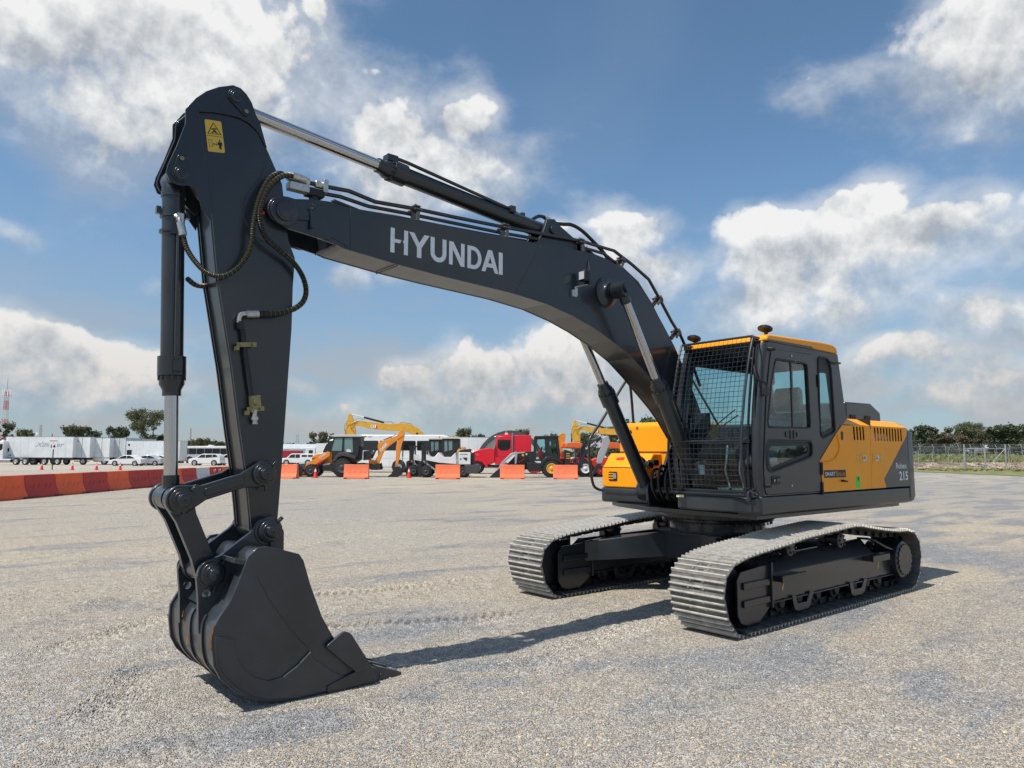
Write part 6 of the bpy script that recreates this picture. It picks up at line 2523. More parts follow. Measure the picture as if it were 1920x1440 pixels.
# ---- yellow excavators behind
def yellow_excavator(label, u, d, rz=0):
    t = place('excavator', label, 'excavator', u, d, rz, 'yellow excavators behind the parked machines')
    s, ox, oy = 152.0, 1640.0, 1020.0
    Dp = lambda pts: dr(pts, ox, oy, s)
    yb = 1.35
    b = MB()
    b.prism(Dp([(985, 460), (985, 300), (1005, 230), (1020, 150), (1045, 125), (1065, 130), (1100, 215), (1120, 300), (1145, 400), (1140, 640), (1110, 690), (1080, 640)]), yb-.16, yb+.16)
    st = b.build('arm', CATY, t, bevel=.02)
    b = MB()
    b.prism(Dp([(1085, 290), (1120, 255), (1160, 240), (1200, 248), (1400, 262), (1560, 280), (1700, 290), (1900, 275), (2030, 300), (2130, 350), (2230, 440), (2330, 620), (2400, 760), (2380, 800), (2340, 790), (2240, 640), (2120, 500), (2000, 430), (1900, 400), (1700, 400), (1500, 380), (1380, 368), (1190, 318), (1110, 322)]), yb-.2, yb+.2)
    bo = b.build('boom', CATY, t, bevel=.02)
    text(bo, 'lettering', 'CAT', WHITEP, ((1385-ox)/s, yb-.207, (oy-362)/s), (1, 0, 0), (0, 0, 1), .40, .60, ext=.004, bold=.05)
    b = MB()
    b.prism(Dp([(1440, 368), (1495, 368), (1480, 300)]), yb-.204, yb-.2015)
    b.build('logo_triangle', REDB, bo)
    b = MB()
    a, c, e = Dp([(1065, 135), (1270, 186), (1590, 268)])
    b.cyl((c[0], yb, c[1]), (e[0], yb, e[1]), .11, n=14)
    cy = b.build('arm_cylinder', MACHB, t)
    b = MB()
    b.cyl((a[0], yb, a[1]), (c[0], yb, c[1]), .06, n=12)
    b.build('cylinder_rod', WHT, cy)
    b = MB()
    P = Dp([(1290, 230), (1180, 200), (1130, 240), (1060, 250), (1010, 250), (980, 300), (975, 400)])
    b.tube([Vector((x, yb-.3, z)) for x, z in P], .02, 6)
    P = Dp([(1160, 250), (1100, 300), (1060, 330), (1090, 390), (1130, 420)])
    b.tube([Vector((x, yb-.25, z)) for x, z in P], .02, 6)
    P = Dp([(1590, 262), (1700, 255), (1780, 300), (1880, 265), (2010, 285), (2080, 330)])
    b.tube([Vector((x, yb-.1, z)) for x, z in P], .025, 6)
    each(b, 'hose', RUBBER, bo)
    b = MB()
    P = Dp([(985, 380), (985, 640)])
    b.cyl((P[0][0], yb, P[0][1]), (P[1][0], yb, P[1][1]), .09, n=12)
    b.build('bucket_cylinder', MACHB, t)
    b = MB()
    b.prism(Dp([(1060, 640), (1140, 650), (1230, 740), (1250, 860), (1180, 980), (1060, 1010), (960, 960), (1010, 900), (1080, 880), (1100, 800), (1040, 720)]), yb-.6, yb+.6)
    b.build('bucket', MACHB, t, bevel=.02)
    b = MB()
    P = Dp([(2120, 430), (2300, 790)])
    for yy in (yb-.4, yb+.4):
        b.cyl((P[0][0], yy, P[0][1]), (P[1][0], yy, P[1][1]), .09, n=12)
    each(b, 'boom_cylinder', MACHB, t)
    x0 = (2330-ox)/s
    b = MB()
    b.prism([(x0-.3, 1.1), (x0-.3, 1.6), (x0+1.1, 1.7), (x0+1.1, 2.1), (x0+3.2, 2.1), (x0+3.4, 1.9), (x0+3.4, 1.1)], .1, 2.7)
    b.build('house', CATY, t, bevel=.05)
    b = MB()
    b.prism([(x0-.4, 1.15), (x0-.5, 1.9), (x0-.2, 2.85), (x0+1.1, 2.9), (x0+1.2, 1.15)], .05, 1.0)
    cb = b.build('cab', MACHB, t, bevel=.05)
    b = MB()
    b.prism([(x0-.3, 1.9), (x0-.1, 2.7), (x0+.9, 2.7), (x0+.95, 1.9)], .03, .049)
    b.build('window', TINTG, cb)
    for yy in (-.05, 2.25):
        b = MB()
        b.prism(smoothpoly([(x0-.9, .45), (x0-.5, .9), (x0+2.9, .9), (x0+3.3, .45), (x0+2.9, .02), (x0-.5, .02)], 5), yy, yy+.6)
        b.build('crawler_track', TYRE, t)
    return t


yellow_excavator('yellow excavator whose lettered boom rises above the long white bus', 722, 75)
yellow_excavator('yellow excavator behind the black backhoe, boom seen left of the near tank', 1141, 88, 2)


def ladder_glass(parent, polys, y0, mt=TINTG):
    for p in polys:
        b = MB()
        b.prism(p, y0-.015, y0)
        b.build('window', mt, parent)


# ---- orange backhoe loader
def case_backhoe():
    t = place('backhoe_loader', 'orange backhoe loader with dark cab standing in front of the white bus', 'backhoe', 606.7+0, 52.6)
    s, ox, oy = 217.0, 640.0, 1122.0
    Dp = lambda pts: dr(pts, ox, oy, s)
    wheel(t, (950-ox)/s, .70, .70, .45, -.05, rim=RIMD, lugs=20)
    wheel(t, (950-ox)/s, .70, .70, .45, 1.75, rim=RIMD, lugs=20)
    wheel(t, (452-ox)/s, .46, .46, .32, .10, rim=RIMD, lugs=16)
    wheel(t, (452-ox)/s, .46, .46, .32, 1.75, rim=RIMD, lugs=16)
    b = MB()
    b.prism(Dp([(445, 900), (450, 800), (520, 765), (640, 740), (760, 735), (780, 900), (560, 930)]), .45, 1.65)
    hd = b.build('hood', ORA, t, bevel=.03)
    b = MB()
    b.prism(Dp([(455, 890), (455, 830), (520, 815), (640, 800), (640, 880)]), .44, .449)
    b.build('side_grille', MACHB, hd)
    b = MB()
    b.prism(Dp([(360, 960), (400, 900), (705, 725), (750, 740), (745, 790), (560, 925), (440, 925), (390, 985)]), .18, .34)
    b.prism(Dp([(360, 960), (400, 900), (705, 725), (750, 740), (745, 790), (560, 925), (440, 925), (390, 985)]), 1.76, 1.92)
    each(b, 'loader_arm', ORA, t, bevel=.02)
    text(t, 'lettering', 'CASE', WHITEP, ((590-ox)/s, .177, (oy-838)/s), (.82, 0, .57), (-.57, 0, .82), .13, .55, ext=.004, bold=.03)
    b = MB()
    P = Dp([(370, 930), (560, 850)])
    b.cyl((P[0][0], .26, P[0][1]), (P[1][0], .26, P[1][1]), .05, n=10)
    P = Dp([(560, 960), (720, 850)])
    b.cyl((P[0][0], .26, P[0][1]), (P[1][0], .26, P[1][1]), .05, n=10)
    each(b, 'loader_cylinder', MACHB, t)
    b = MB()
    P = Dp([(520, 925), (590, 875), (640, 850), (650, 870), (560, 925)])
    b.prism(P, .165, .179)
    b.build('stripe', REDB, t)
    b = MB()
    b.prism(Dp([(150, 925), (270, 915), (330, 960), (350, 1020), (300, 1085), (260, 1110), (150, 1120), (60, 1112), (170, 1085), (200, 1040), (170, 980)]), -.05, 2.15)
    b.build('loader_bucket', MACHB, t, bevel=.02)
    b = MB()
    b.prism(Dp([(250, 1070), (330, 990), (365, 975), (355, 1080), (300, 1080)]), .2, .35)
    b.build('bucket_bracket', ORA, t)
    b = MB()
    b.prism(Dp([(785, 495), (1215, 485), (1170, 860), (1110, 900), (830, 880), (770, 850), (755, 700)]), .35, 1.8)
    cb = b.build('cab', MACHB, t, bevel=.03)
    ladder_glass(cb, [Dp([(812, 512), (930, 512), (920, 715), (765, 712)]), Dp([(962, 512), (1085, 505), (1100, 735), (965, 725)]), ], .35)
    ladder_glass(cb, [Dp([(1145, 505), (1215, 512), (1225, 640), (1165, 650)])], .35, TINT)
    b = MB()
    b.prism(Dp([(1000, 730), (1000, 690), (1060, 690), (1075, 735)]), .30, .334)
    b.build('seat_cover', WHITEP, cb)
    b = MB()
    b.prism(Dp([(720, 480), (800, 462), (1150, 455), (1250, 478), (1230, 492), (790, 494)]), .25, 1.9)
    b.build('cab_roof', mat('pale_roof', (.5, .5, .46), .5), t, bevel=.02)
    b = MB()
    b.prism(Dp([(700, 560), (790, 555), (780, 570), (715, 575), (705, 720), (690, 720)]), .3, .36)
    b.build('front_post', MACHB, t)
    b = MB()
    b.prism(Dp([(800, 870), (850, 790), (900, 745), (980, 735), (1060, 760), (1160, 800), (1150, 840), (1060, 810), (960, 790), (890, 810), (840, 880)]), -.05, .45)
    b.prism(Dp([(800, 870), (850, 790), (900, 745), (980, 735), (1060, 760), (1160, 800), (1150, 840), (1060, 810), (960, 790), (890, 810), (840, 880)]), 1.7, 2.2)
    each(b, 'rear_fender', mat('dark_grey_fender', (.05, .05, .055), .5), t, bevel=.02)
    b = MB()
    b.prism(Dp([(640, 930), (795, 935), (800, 1030), (640, 1025)]), .15, .5)
    b.build('step_box', MACHB, t, bevel=.02)
    b = MB()
    b.prism(Dp([(560, 930), (1230, 900), (1400, 920), (1420, 1000), (1100, 1010), (560, 1000)]), .75, 1.35)
    b.build('frame', MACHB, t)
    b = MB()
    b.prism(Dp([(1170, 800), (1180, 690), (1200, 640), (1245, 640), (1240, 850), (1170, 870)]), .5, .6)
    b.prism(Dp([(1250, 720), (1370, 700), (1380, 780), (1340, 850), (1250, 860)]), .6, 1.5)
    each(b, 'control_post', MACHB, t)
    # digging arm folded up behind
    b = MB()
    b.prism(Dp([(1360, 985), (1390, 920), (1470, 780), (1462, 620), (1480, 580), (1510, 568), (1600, 530), (1760, 470), (1800, 400), (1835, 370), (1872, 385), (1885, 450), (1850, 480), (1795, 520), (1740, 560), (1660, 620), (1570, 700), (1530, 790), (1480, 930), (1430, 975)]), .95, 1.15)
    bm_ = b.build('digging_boom', ORA, t, bevel=.02)
    text(bm_, 'lettering', 'CASE', WHITEP, ((1520-ox)/s, .947, (oy-730)/s), (.62, 0, .78), (-.78, 0, .62), .20, .74, ext=.004, bold=.05)
    b = MB()
    b.prism(Dp([(1775, 540), (1790, 500), (1850, 400), (1882, 420), (1880, 500), (1845, 600), (1800, 870), (1785, 945), (1745, 950), (1750, 880), (1752, 640)]), .98, 1.12)
    b.build('digging_stick', ORA, t, bevel=.02)
    b = MB()
    P = Dp([(1375, 830), (1450, 660)])
    b.cyl((P[0][0], .88, P[0][1]), (P[1][0], .88, P[1][1]), .07, n=12)
    P = Dp([(1550, 545), (1680, 490)])
    b.cyl((P[0][0], 1.05, P[0][1]), (P[1][0], 1.05, P[1][1]), .07, n=12)
    P = Dp([(1865, 560), (1858, 800)])
    b.cyl((P[0][0], 1.05, P[0][1]), (P[1][0], 1.05, P[1][1]), .045, n=12)
    each(b, 'digging_cylinder', MACHB, t)
    b = MB()
    P = Dp([(1858, 800), (1852, 910)])
    b.cyl((P[0][0], 1.05, P[0][1]), (P[1][0], 1.05, P[1][1]), .03, n=12)
    P = Dp([(1680, 490), (1760, 440)])
    b.cyl((P[0][0], 1.05, P[0][1]), (P[1][0], 1.05, P[1][1]), .03, n=12)
    each(b, 'cylinder_rod', CHROME, t)
    b = MB()
    b.prism(Dp([(1740, 955), (1800, 950), (1860, 1010), (1850, 1080), (1780, 1120), (1620, 1118), (1690, 1075), (1715, 1020)]), .75, 1.35)
    b.build('digging_bucket', MACHB, t, bevel=.02)
    b = MB()
    b.prism(Dp([(1330, 850), (1400, 850), (1420, 960), (1370, 990), (1330, 960)]), .8, 1.3)
    b.build('swing_bracket', ORA, t)
    b = MB()
    b.prism(Dp([(1390, 950), (1500, 900), (1525, 990), (1500, 1010), (1385, 1010)]), .3, .5)
    b.prism(Dp([(1390, 950), (1500, 900), (1525, 990), (1500, 1010), (1385, 1010)]), 1.6, 1.8)
    each(b, 'stabilizer', MACHB, t)


case_backhoe()


# ---- two rough terrain forklifts, one behind the other
def forklift(label, u, d, full=True):
    t = place('rough_terrain_forklift', label, 'forklift', u, d, 0, 'white rough terrain forklifts')
    s, ox, oy = 217.0, 780.0, 1118.0
    Dp = lambda pts: dr(pts, ox, oy, s)
    wheel(t, (497-ox)/s, .43, .43, .38, .0, rim=RIMD, lugs=16)
    wheel(t, (497-ox)/s, .43, .43, .38, 1.6, rim=RIMD, lugs=16)
    wheel(t, (1080-ox)/s, .40, .40, .34, .05, rim=RIMD, lugs=16)
    wheel(t, (1080-ox)/s, .40, .40, .34, 1.6, rim=RIMD, lugs=16)
    b = MB()
    b.prism(Dp([(408, 615), (520, 615), (520, 640), (500, 640), (500, 1000), (480, 1000), (480, 640), (450, 640), (450, 1000), (425, 1000), (420, 640), (408, 630)]), .25, .40)
    b.prism(Dp([(408, 615), (520, 615), (520, 640), (500, 640), (500, 1000), (480, 1000), (480, 640), (450, 640), (450, 1000), (425, 1000), (420, 640), (408, 630)]), 1.3, 1.45)
    b.prism(Dp([(375, 1110), (375, 880), (420, 860), (420, 1110)]), .2, .35)
    b.prism(Dp([(375, 1110), (375, 880), (420, 860), (420, 1110)]), 1.4, 1.55)
    each(b, 'mast', MACHB, t)
    b = MB()
    b.prism(Dp([(410, 900), (430, 900), (430, 1095), (410, 1100)]), .05, 1.6)
    b.box(-(ox-410)/s-1.05, -(ox-410)/s, .3, .42, .02, .07)
    b.box(-(ox-410)/s-1.05, -(ox-410)/s, 1.2, 1.32, .02, .07)
    each(b, 'fork', MACHB, t)
    b = MB()
    b.prism(Dp([(500, 760), (560, 800), (610, 820), (690, 730), (770, 800), (890, 800), (960, 730), (975, 910), (700, 890), (500, 850)]), .10, 1.75)
    b.build('lower_body', WHT, t, bevel=.02)
    b = MB()
    b.prism(Dp([(745, 510), (1010, 510), (1015, 640), (960, 700), (900, 800), (790, 810), (745, 740), (735, 600)]), .2, 1.6)
    cb = b.build('cab', MACHB, t, bevel=.03)
    ladder_glass(cb, [Dp([(780, 545), (825, 545), (830, 700), (785, 720)]), Dp([(845, 545), (905, 545), (905, 690), (850, 700)])], .2)
    b = MB()
    b.prism(Dp([(738, 512), (742, 495), (985, 493), (1010, 512)]), .1, 1.75)
    rf = b.build('cab_roof', mat('cream_roof', (.68, .64, .5), .5), t)
    b = MB()
    b.cyl(((912-ox)/s, .5, (oy-493)/s), ((912-ox)/s, .5, (oy-462)/s), .06, n=12)
    b.build('beacon', BARO, rf)
    b = MB()
    b.prism(Dp([(1008, 730), (1195, 730), (1195, 915), (1008, 915)]), .05, 1.8)
    eh = b.build('engine_cover', WHT, t, bevel=.03)
    b = MB()
    b.prism(Dp([(970, 728), (1006, 728), (1006, 916), (970, 912)]), .08, 1.7)
    b.build('side_post', GALV, t)
    text(eh, 'lettering', 'ACCODR', MACHB, ((1025-ox)/s, .047, (oy-768)/s), (1, 0, 0), (0, 0, 1), .09, .58, ext=.003, bold=.02)
    b = MB()
    b.prism(Dp([(1068, 808), (1140, 806), (1140, 856), (1115, 852)]), .035, .049)
    b.prism(Dp([(1025, 825), (1052, 820), (1052, 838), (1025, 838)]), .035, .049)
    each(b, 'side_vent', TINT, eh)
    b = MB()
    b.prism(Dp([(1010, 680), (1015, 642), (1100, 642), (1105, 678)]), .3, 1.2)
    b.build('air_duct', CATY, t, bevel=.02)
    b = MB()
    b.prism(Dp([(1015, 725), (1020, 690), (1190, 670), (1190, 725)]), .2, 1.5)
    b.prism(Dp([(1200, 735), (1250, 735), (1250, 915), (1200, 915)]), .2, 1.6)
    each(b, 'engine_shroud', MACHB, t, bevel=.02)
    b = MB()
    b.prism(Dp([(1100, 920), (1330, 920), (1330, 1010), (1290, 1060), (1130, 1055)]), .0, 1.8)
    b.build('counterweight', mat('dark_grey_casting', (.06, .06, .065), .5), t, bevel=.03)
    b = MB()
    b.prism(Dp([(520, 860), (980, 870), (1100, 900), (1100, 1000), (560, 1000), (520, 930)]), .5, 1.3)
    b.build('frame', MACHB, t)
    b = MB()
    P = Dp([(430, 850), (640, 1000)])
    b.bar((P[0][0], .3, P[0][1]), (P[1][0], .3, P[1][1]), .08, .12)
    b.build('tilt_arm', GALV, t)


forklift('front one of two white rough terrain forklifts, behind the faded barrier', 740+780*.1198, 52.6)
forklift('rear one of two white rough terrain forklifts, its mast beside the cone', 740+570*.1198, 55.5)


# ---- black backhoe loader
def black_backhoe():
    s, ox, oy = 192.0, 700.0, 988.0
    t = place('backhoe_loader', 'black backhoe loader with silver loader arms in front of the red truck', 'backhoe', 930+ox*.1354, 52.6)
    Dp = lambda pts: dr(pts, ox, oy, s)
    wheel(t, (770-ox)/s, .66, .66, .45, -.05, rim=CATY, lugs=20)
    wheel(t, (770-ox)/s, .66, .66, .45, 1.75, rim=CATY, lugs=20)
    wheel(t, (275-ox)/s, .45, .45, .32, .10, rim=CATY, lugs=16)
    wheel(t, (275-ox)/s, .45, .45, .32, 1.75, rim=CATY, lugs=16)
    b = MB()
    b.prism(Dp([(155, 800), (290, 650), (400, 632), (530, 625), (540, 780), (420, 800), (160, 815)]), .45, 1.65)
    b.build('hood', MACHB, t, bevel=.03)
    for y0 in (.16, 1.76):
        b = MB()
        b.prism(Dp([(20, 880), (75, 780), (200, 660), (270, 632), (300, 640), (405, 632), (400, 648), (300, 660), (285, 800), (262, 800), (262, 690), (130, 790), (75, 880), (40, 910)]), y0, y0+.15)
        la = b.build('loader_arm', SILA, t, bevel=.015)
        b = MB()
        b.prism(Dp([(135, 770), (255, 665), (262, 690), (165, 790)]), y0-.004, y0-.0005)
        b.build('arm_decal', WHITEP, la)
    b = MB()
    b.prism(Dp([(-60, 985), (-90, 985), (20, 880), (45, 860), (80, 900), (60, 985)]), -.05, 2.15)
    b.build('loader_bucket', MACHB, t, bevel=.02)
    b = MB()
    b.prism(Dp([(360, 662), (390, 662), (390, 695), (360, 690)]), .43, .449)
    b.build('side_label', CATY, t)
    b = MB()
    b.cyl(((425-ox)/s, .40, (oy-665)/s), ((425-ox)/s, .45, (oy-665)/s), .07, n=14)
    b.build('headlight', LENS, t)
    b = MB()
    b.prism(Dp([(300, 775), (400, 720), (395, 735), (300, 790)]), .43, .449)
    b.build('stripe', REDB, t)
    # open-sided cab: frame with panes
    b = MB()
    b.prism(Dp([(535, 425), (865, 420), (900, 690), (880, 740), (740, 700), (640, 760), (525, 760)]), .33, .40,
            holes=[Dp([(580, 455), (690, 452), (700, 640), (600, 735), (560, 740), (565, 600)]), Dp([(745, 450), (835, 450), (865, 680), (750, 670)])])
    cb = b.build('cab', MACHB, t)
    b = MB()
    b.prism(Dp([(580, 455), (690, 452), (700, 640), (600, 735), (560, 740), (565, 600)]), .36, .37)
    b.prism(Dp([(745, 450), (835, 450), (865, 680), (750, 670)]), .36, .37)
    each(b, 'window', CABGL, cb)
    b = MB()
    b.prism(Dp([(535, 425), (865, 420), (900, 690), (880, 740), (740, 700), (640, 760), (525, 760)]), 1.73, 1.80,
            holes=[Dp([(580, 455), (690, 452), (700, 640), (600, 735), (560, 740), (565, 600)]), Dp([(745, 450), (835, 450), (865, 680), (750, 670)])])
    b.build('cab_far_side', MACHB, t)
    b = MB()
    b.prism(Dp([(540, 432), (545, 412), (870, 408), (880, 428)]), .28, 1.85)
    b.build('cab_roof', MACHB, t)
    b = MB()
    b.prism(Dp([(590, 640), (640, 560), (655, 565), (640, 640), (650, 700), (600, 720)]), .8, 1.3)
    b.build('seat', REDB, t, bevel=.03)
    b = MB()
    b.prism(Dp([(620, 830), (650, 740), (700, 700), (790, 690), (870, 720), (920, 770), (920, 800), (850, 760), (780, 738), (710, 745), (660, 790), (645, 840)]), -.05, .45)
    b.prism(Dp([(620, 830), (650, 740), (700, 700), (790, 690), (870, 720), (920, 770), (920, 800), (850, 760), (780, 738), (710, 745), (660, 790), (645, 840)]), 1.7, 2.2)
    each(b, 'rear_fender', MACHB, t, bevel=.02)
    b = MB()
    b.prism(Dp([(430, 780), (640, 790), (640, 900), (460, 905), (430, 840)]), .2, 1.9)
    b.build('side_box', MACHB, t, bevel=.02)
    b = MB()
    b.prism(Dp([(470, 905), (620, 900), (620, 918), (470, 920)]), .18, .6)
    b.build('step', REDB, t)
    b = MB()
    b.prism(Dp([(300, 800), (1160, 780), (1160, 880), (300, 880)]), .7, 1.4)
    b.build('frame', MACHB, t)
    b = MB()
    b.prism(Dp([(960, 600), (1030, 620), (1040, 860), (960, 870)]), .5, 1.5)
    b.build('control_tower', MACHB, t)
    b = MB()
    for k in range(3):
        b.prism(Dp([(980, 650+32*k), (1028, 650+32*k), (1028, 662+32*k), (980, 662+32*k)]), .47, .499)
    each(b, 'step_tread', CATY, t)
    b = MB()
    b.prism(Dp([(1150, 850), (1190, 640), (1215, 500), (1240, 500), (1270, 530), (1470, 410), (1490, 450), (1300, 590), (1250, 680), (1210, 860)]), .9, 1.15)
    bm_ = b.build('digging_boom', MACHB, t, bevel=.02)
    text(bm_, 'lettering', 'RANWAY', WHITEP, ((1265-ox)/s, .897, (oy-600)/s), (.85, 0, .53), (-.53, 0, .85), .16, .95, ext=.004, bold=.03)
    b = MB()
    P = Dp([(1085, 770), (1230, 520)])
    b.cyl((P[0][0], .85, P[0][1]), (P[1][0], .85, P[1][1]), .07, n=12)
    b.build('digging_cylinder', MACHB, t)
    b = MB()
    P = Dp([(1100, 485), (1210, 485)])
    b.cyl((P[0][0], .85, P[0][1]), (P[1][0], .85, P[1][1]), .025, n=10)
    P = Dp([(1300, 470), (1480, 415)])
    b.cyl((P[0][0], 1.0, P[0][1]), (P[1][0], 1.0, P[1][1]), .045, n=10)
    each(b, 'cylinder_rod', CHROME, t)
    b = MB()
    b.prism(Dp([(1500, 425), (1560, 400), (1580, 415), (1605, 480), (1560, 600), (1520, 700), (1480, 790), (1420, 795), (1410, 770), (1440, 640), (1490, 540)]), .85, 1.2)
    b.build('digging_stick', SILA, t, bevel=.03)
    b = MB()
    b.prism(Dp([(1420, 800), (1480, 800), (1450, 860), (1380, 940), (1330, 990), (1300, 985), (1370, 900)]), .8, 1.3)
    b.build('digging_bucket', MACHB, t)


black_backhoe()
# raised orange digging arm seen just behind the black cab
t = place('backhoe_loader', 'orange backhoe half hidden behind the black cab, its arm folded up', 'backhoe', 1056, 57)
s, ox, oy = 177.0, 930.0, 975.0
Dp = lambda pts: dr(pts, ox, oy, s)
b = MB()
b.prism(Dp([(870, 430), (900, 390), (950, 375), (975, 400), (970, 480), (930, 600), (925, 700), (900, 690), (890, 560), (870, 500)]), .9, 1.1)
b.build('digging_boom', ORA, t, bevel=.02)
b = MB()
b.prism(Dp([(905, 650), (932, 650), (925, 740), (908, 740)]), .85, 1.15)
b.build('bucket_link', REDB, t)
b = MB()
b.prism(Dp([(700, 780), (980, 780), (980, 880), (700, 880)]), .5, 1.5)
b.build('frame', MACHB, t)
wheel(t, -.6, .66, .66, .45, 0, rim=CATY, lugs=18)
wheel(t, -.6, .66, .66, .45, 1.7, rim=CATY, lugs=18)


def tractor(label, u, d, rz, wheelmat):
    t = place('tractor', label, 'tractor', u, d, rz, 'orange tractors')
    b = MB()
    b.prism(roundcorners([(-.95, 2.25), (-.9, 2.55), (-.2, 2.60), (.45, 2.45), (.5, 2.2), (.4, 2.12), (-.9, 2.18)], .08, 3), .2, 1.5)
    b.build('canopy', mat('orange_canopy', (.85, .16, .04), .5), t, bevel=.03)
    b = MB()
    for x, yy in ((.35, .35), (.35, 1.3)):
        b.tube([(x, yy, .9), (x+.05, yy, 2.2)], .035, 6)
    each(b, 'canopy_post', MACHB, t)
    b = MB()
    b.prism(roundcorners([(-1.9, .65), (-1.95, 1.25), (-1.5, 1.42), (-.6, 1.45), (-.5, .65)], .08, 3), .55, 1.15)
    b.build('hood', mat('tractor_red', (.75, .04, .015), .4, coat=.3), t, bevel=.04)
    b = MB()
    b.prism([(-.5, .6), (-.5, 1.0), (.5, 1.1), (.8, .9), (.8, .6)], .4, 1.3)
    b.build('frame', MACHB, t)
    b = MB()
    b.prism([(.1, 1.15), (.1, 1.25), (.45, 1.3), (.5, 1.75), (.6, 1.75), (.58, 1.15)], .6, 1.1)
    b.build('seat', MACHB, t, bevel=.03)
    b = MB()
    for yy in (.1, 1.3):
        b.prism([(-.15, .9), (.0, 1.25), (.4, 1.45), (.9, 1.3), (1.1, 1.0), (.9, 1.2), (.4, 1.35), (.05, 1.15)], yy, yy+.3)
    each(b, 'rear_fender', REDB, t)
    wheel(t, .45, .62, .62, .36, .0, rim=wheelmat, lugs=18)
    wheel(t, .45, .62, .62, .36, 1.35, rim=wheelmat, lugs=18)
    wheel(t, -1.45, .40, .40, .24, .1, rim=wheelmat, lugs=14)
    wheel(t, -1.45, .40, .40, .24, 1.4, rim=wheelmat, lugs=14)
    return t


tractor('orange tractor with canopy between the black cab and the black digging boom', 1076, 57.5, 6, WHITEP)
tractor('orange tractor with canopy and white rims beside the near handrail', 1086, 54.5, 0, WHITEP)
tractor('orange tractor with canopy and red rims just left of the yellow tool box', 1160, 55, 14, REDB)

# ---- tower, masts and poles
def lattice(label, u, d, H, w0, w1, z0=0, bands=True, name='radio_tower', cat='tower', n=14):
    t = place(name, label, cat, u, d)
    segs = [MB(), MB()]
    for k in range(n):
        za, zb = z0+(H-z0)*k/n, z0+(H-z0)*(k+1)/n
        wa, wb = w0+(w1-w0)*k/n, w0+(w1-w0)*(k+1)/n
        b = segs[(int(k/2.6)) % 2 if bands else 0]
        ca = [(-wa, -wa), (wa, -wa), (wa, wa), (-wa, wa)]
        cb = [(-wb, -wb), (wb, -wb), (wb, wb), (-wb, wb)]
        r_ = .035 if bands else .03
        for i in range(4):
            j = (i+1) % 4
            b.tube([(*ca[i], za), (*cb[i], zb)], r_*1.4, 4)
            b.tube([(*ca[i], za), (*cb[j], zb)], r_, 4)
            b.tube([(*ca[j], za), (*cb[i], zb)], r_, 4)
            b.tube([(*ca[i], za), (*ca[j], za)], r_, 4)
    segs[0].build('lattice_section', mat('tower_red', (.42, .06, .05), .6) if bands else GALV, t, label='red painted lattice sections' if bands else None, stuff=True)
    if bands:
        segs[1].build('lattice_section', GREYW, t, label='white painted lattice sections', stuff=True)
    return t


t = lattice('tall red and white lattice radio tower at the left edge, antennas on top', 10, 200, 18.6, .70, .32, n=22)
b = MB()
b.tube([(0, 0, 18.6), (0, 0, 22)], .06, 6)
b.build('lightning_rod', GALV, t)
b = MB()
for a in range(0, 360, 45):
    x, y = 1.05*math.cos(R(a)), 1.05*math.sin(R(a))
    b.box(x-.10, x+.10, y-.07, y+.07, 17.2, 19.0)
each(b, 'antenna_panel', WHITEP, t)
b = MB()
for k in range(24):
    a, c = 2*math.pi*k/24, 2*math.pi*(k+1)/24
    b.tube([(1.05*math.cos(a), 1.05*math.sin(a), 17.4), (1.05*math.cos(c), 1.05*math.sin(c), 17.4)], .05, 4)
for a in range(0, 360, 45):
    b.tube([(0, 0, 17.4), (1.05*math.cos(R(a)), 1.05*math.sin(R(a)), 17.4)], .05, 4)
b.build('platform', mat('tower_red2', (.42, .06, .05), .6), t, stuff=True)
t = lattice('small grey mast with two white dishes, left of the number sign', 78, 240, 11.0, .35, .25, bands=False, n=12)
b = MB()
for x, z, r_ in ((-.8, 8.0, .45), (-.4, 4.6, .75)):
    b.lathe((x, -.8, z), (x, -.4, z), [(0, r_), (.1, r_*.9), (.35, r_*.2)], 14)
each(b, 'dish', WHITEP, t)
lattice('thin lattice mast above the silver bus', 359, 260, 10.6, .18, .12, bands=False, n=10, name='antenna_mast', cat='mast')
t = lattice('grey lattice power pylon left of the white bus', 559, 300, 9.5, .9, .35, bands=False, n=8, name='power_pylon', cat='pylon')
t = place('utility_pole', 'wooden utility pole showing above the long trailer', 'pole', 100, 150)
b = MB()
b.cyl((0, 0, 0), (0, 0, 5.6), .11, .08, n=8)
b.build('pole_shaft', RIMD, t)
b = MB()
b.box(-.8, .8, -.05, .05, 4.6, 4.72)
b.build('crossarm', RIMD, t)

# ---- trees
def leafmat(name, c1, c2):
    M = bpy.data.materials.new(name)
    M.use_nodes = True
    t = M.node_tree
    b = t.nodes['Principled BSDF']
    b.inputs['Roughness'].default_value = .7
    b.inputs['Specular IOR Level'].default_value = .15
    g = t.nodes.new('ShaderNodeNewGeometry')
    cr = t.nodes.new('ShaderNodeMix')
    cr.data_type = 'RGBA'
    cr.inputs[6].default_value = (*c1, 1)
    cr.inputs[7].default_value = (*c2, 1)
    t.links.new(g.outputs['Random Per Island'], cr.inputs[0])
    t.links.new(cr.outputs[2], b.inputs['Base Color'])
    return M


LEAF1 = leafmat('eucalyptus_leaves', (.075, .085, .048), (.175, .18, .10))
LEAF2 = leafmat('dark_leaves', (.055, .066, .042), (.125, .140, .082))
LEAF3 = leafmat('dry_brown_leaves', (.085, .07, .045), (.16, .13, .085))
BARK = mat('tree_bark', (.11, .09, .07), .85, var=.3, vscale=3)


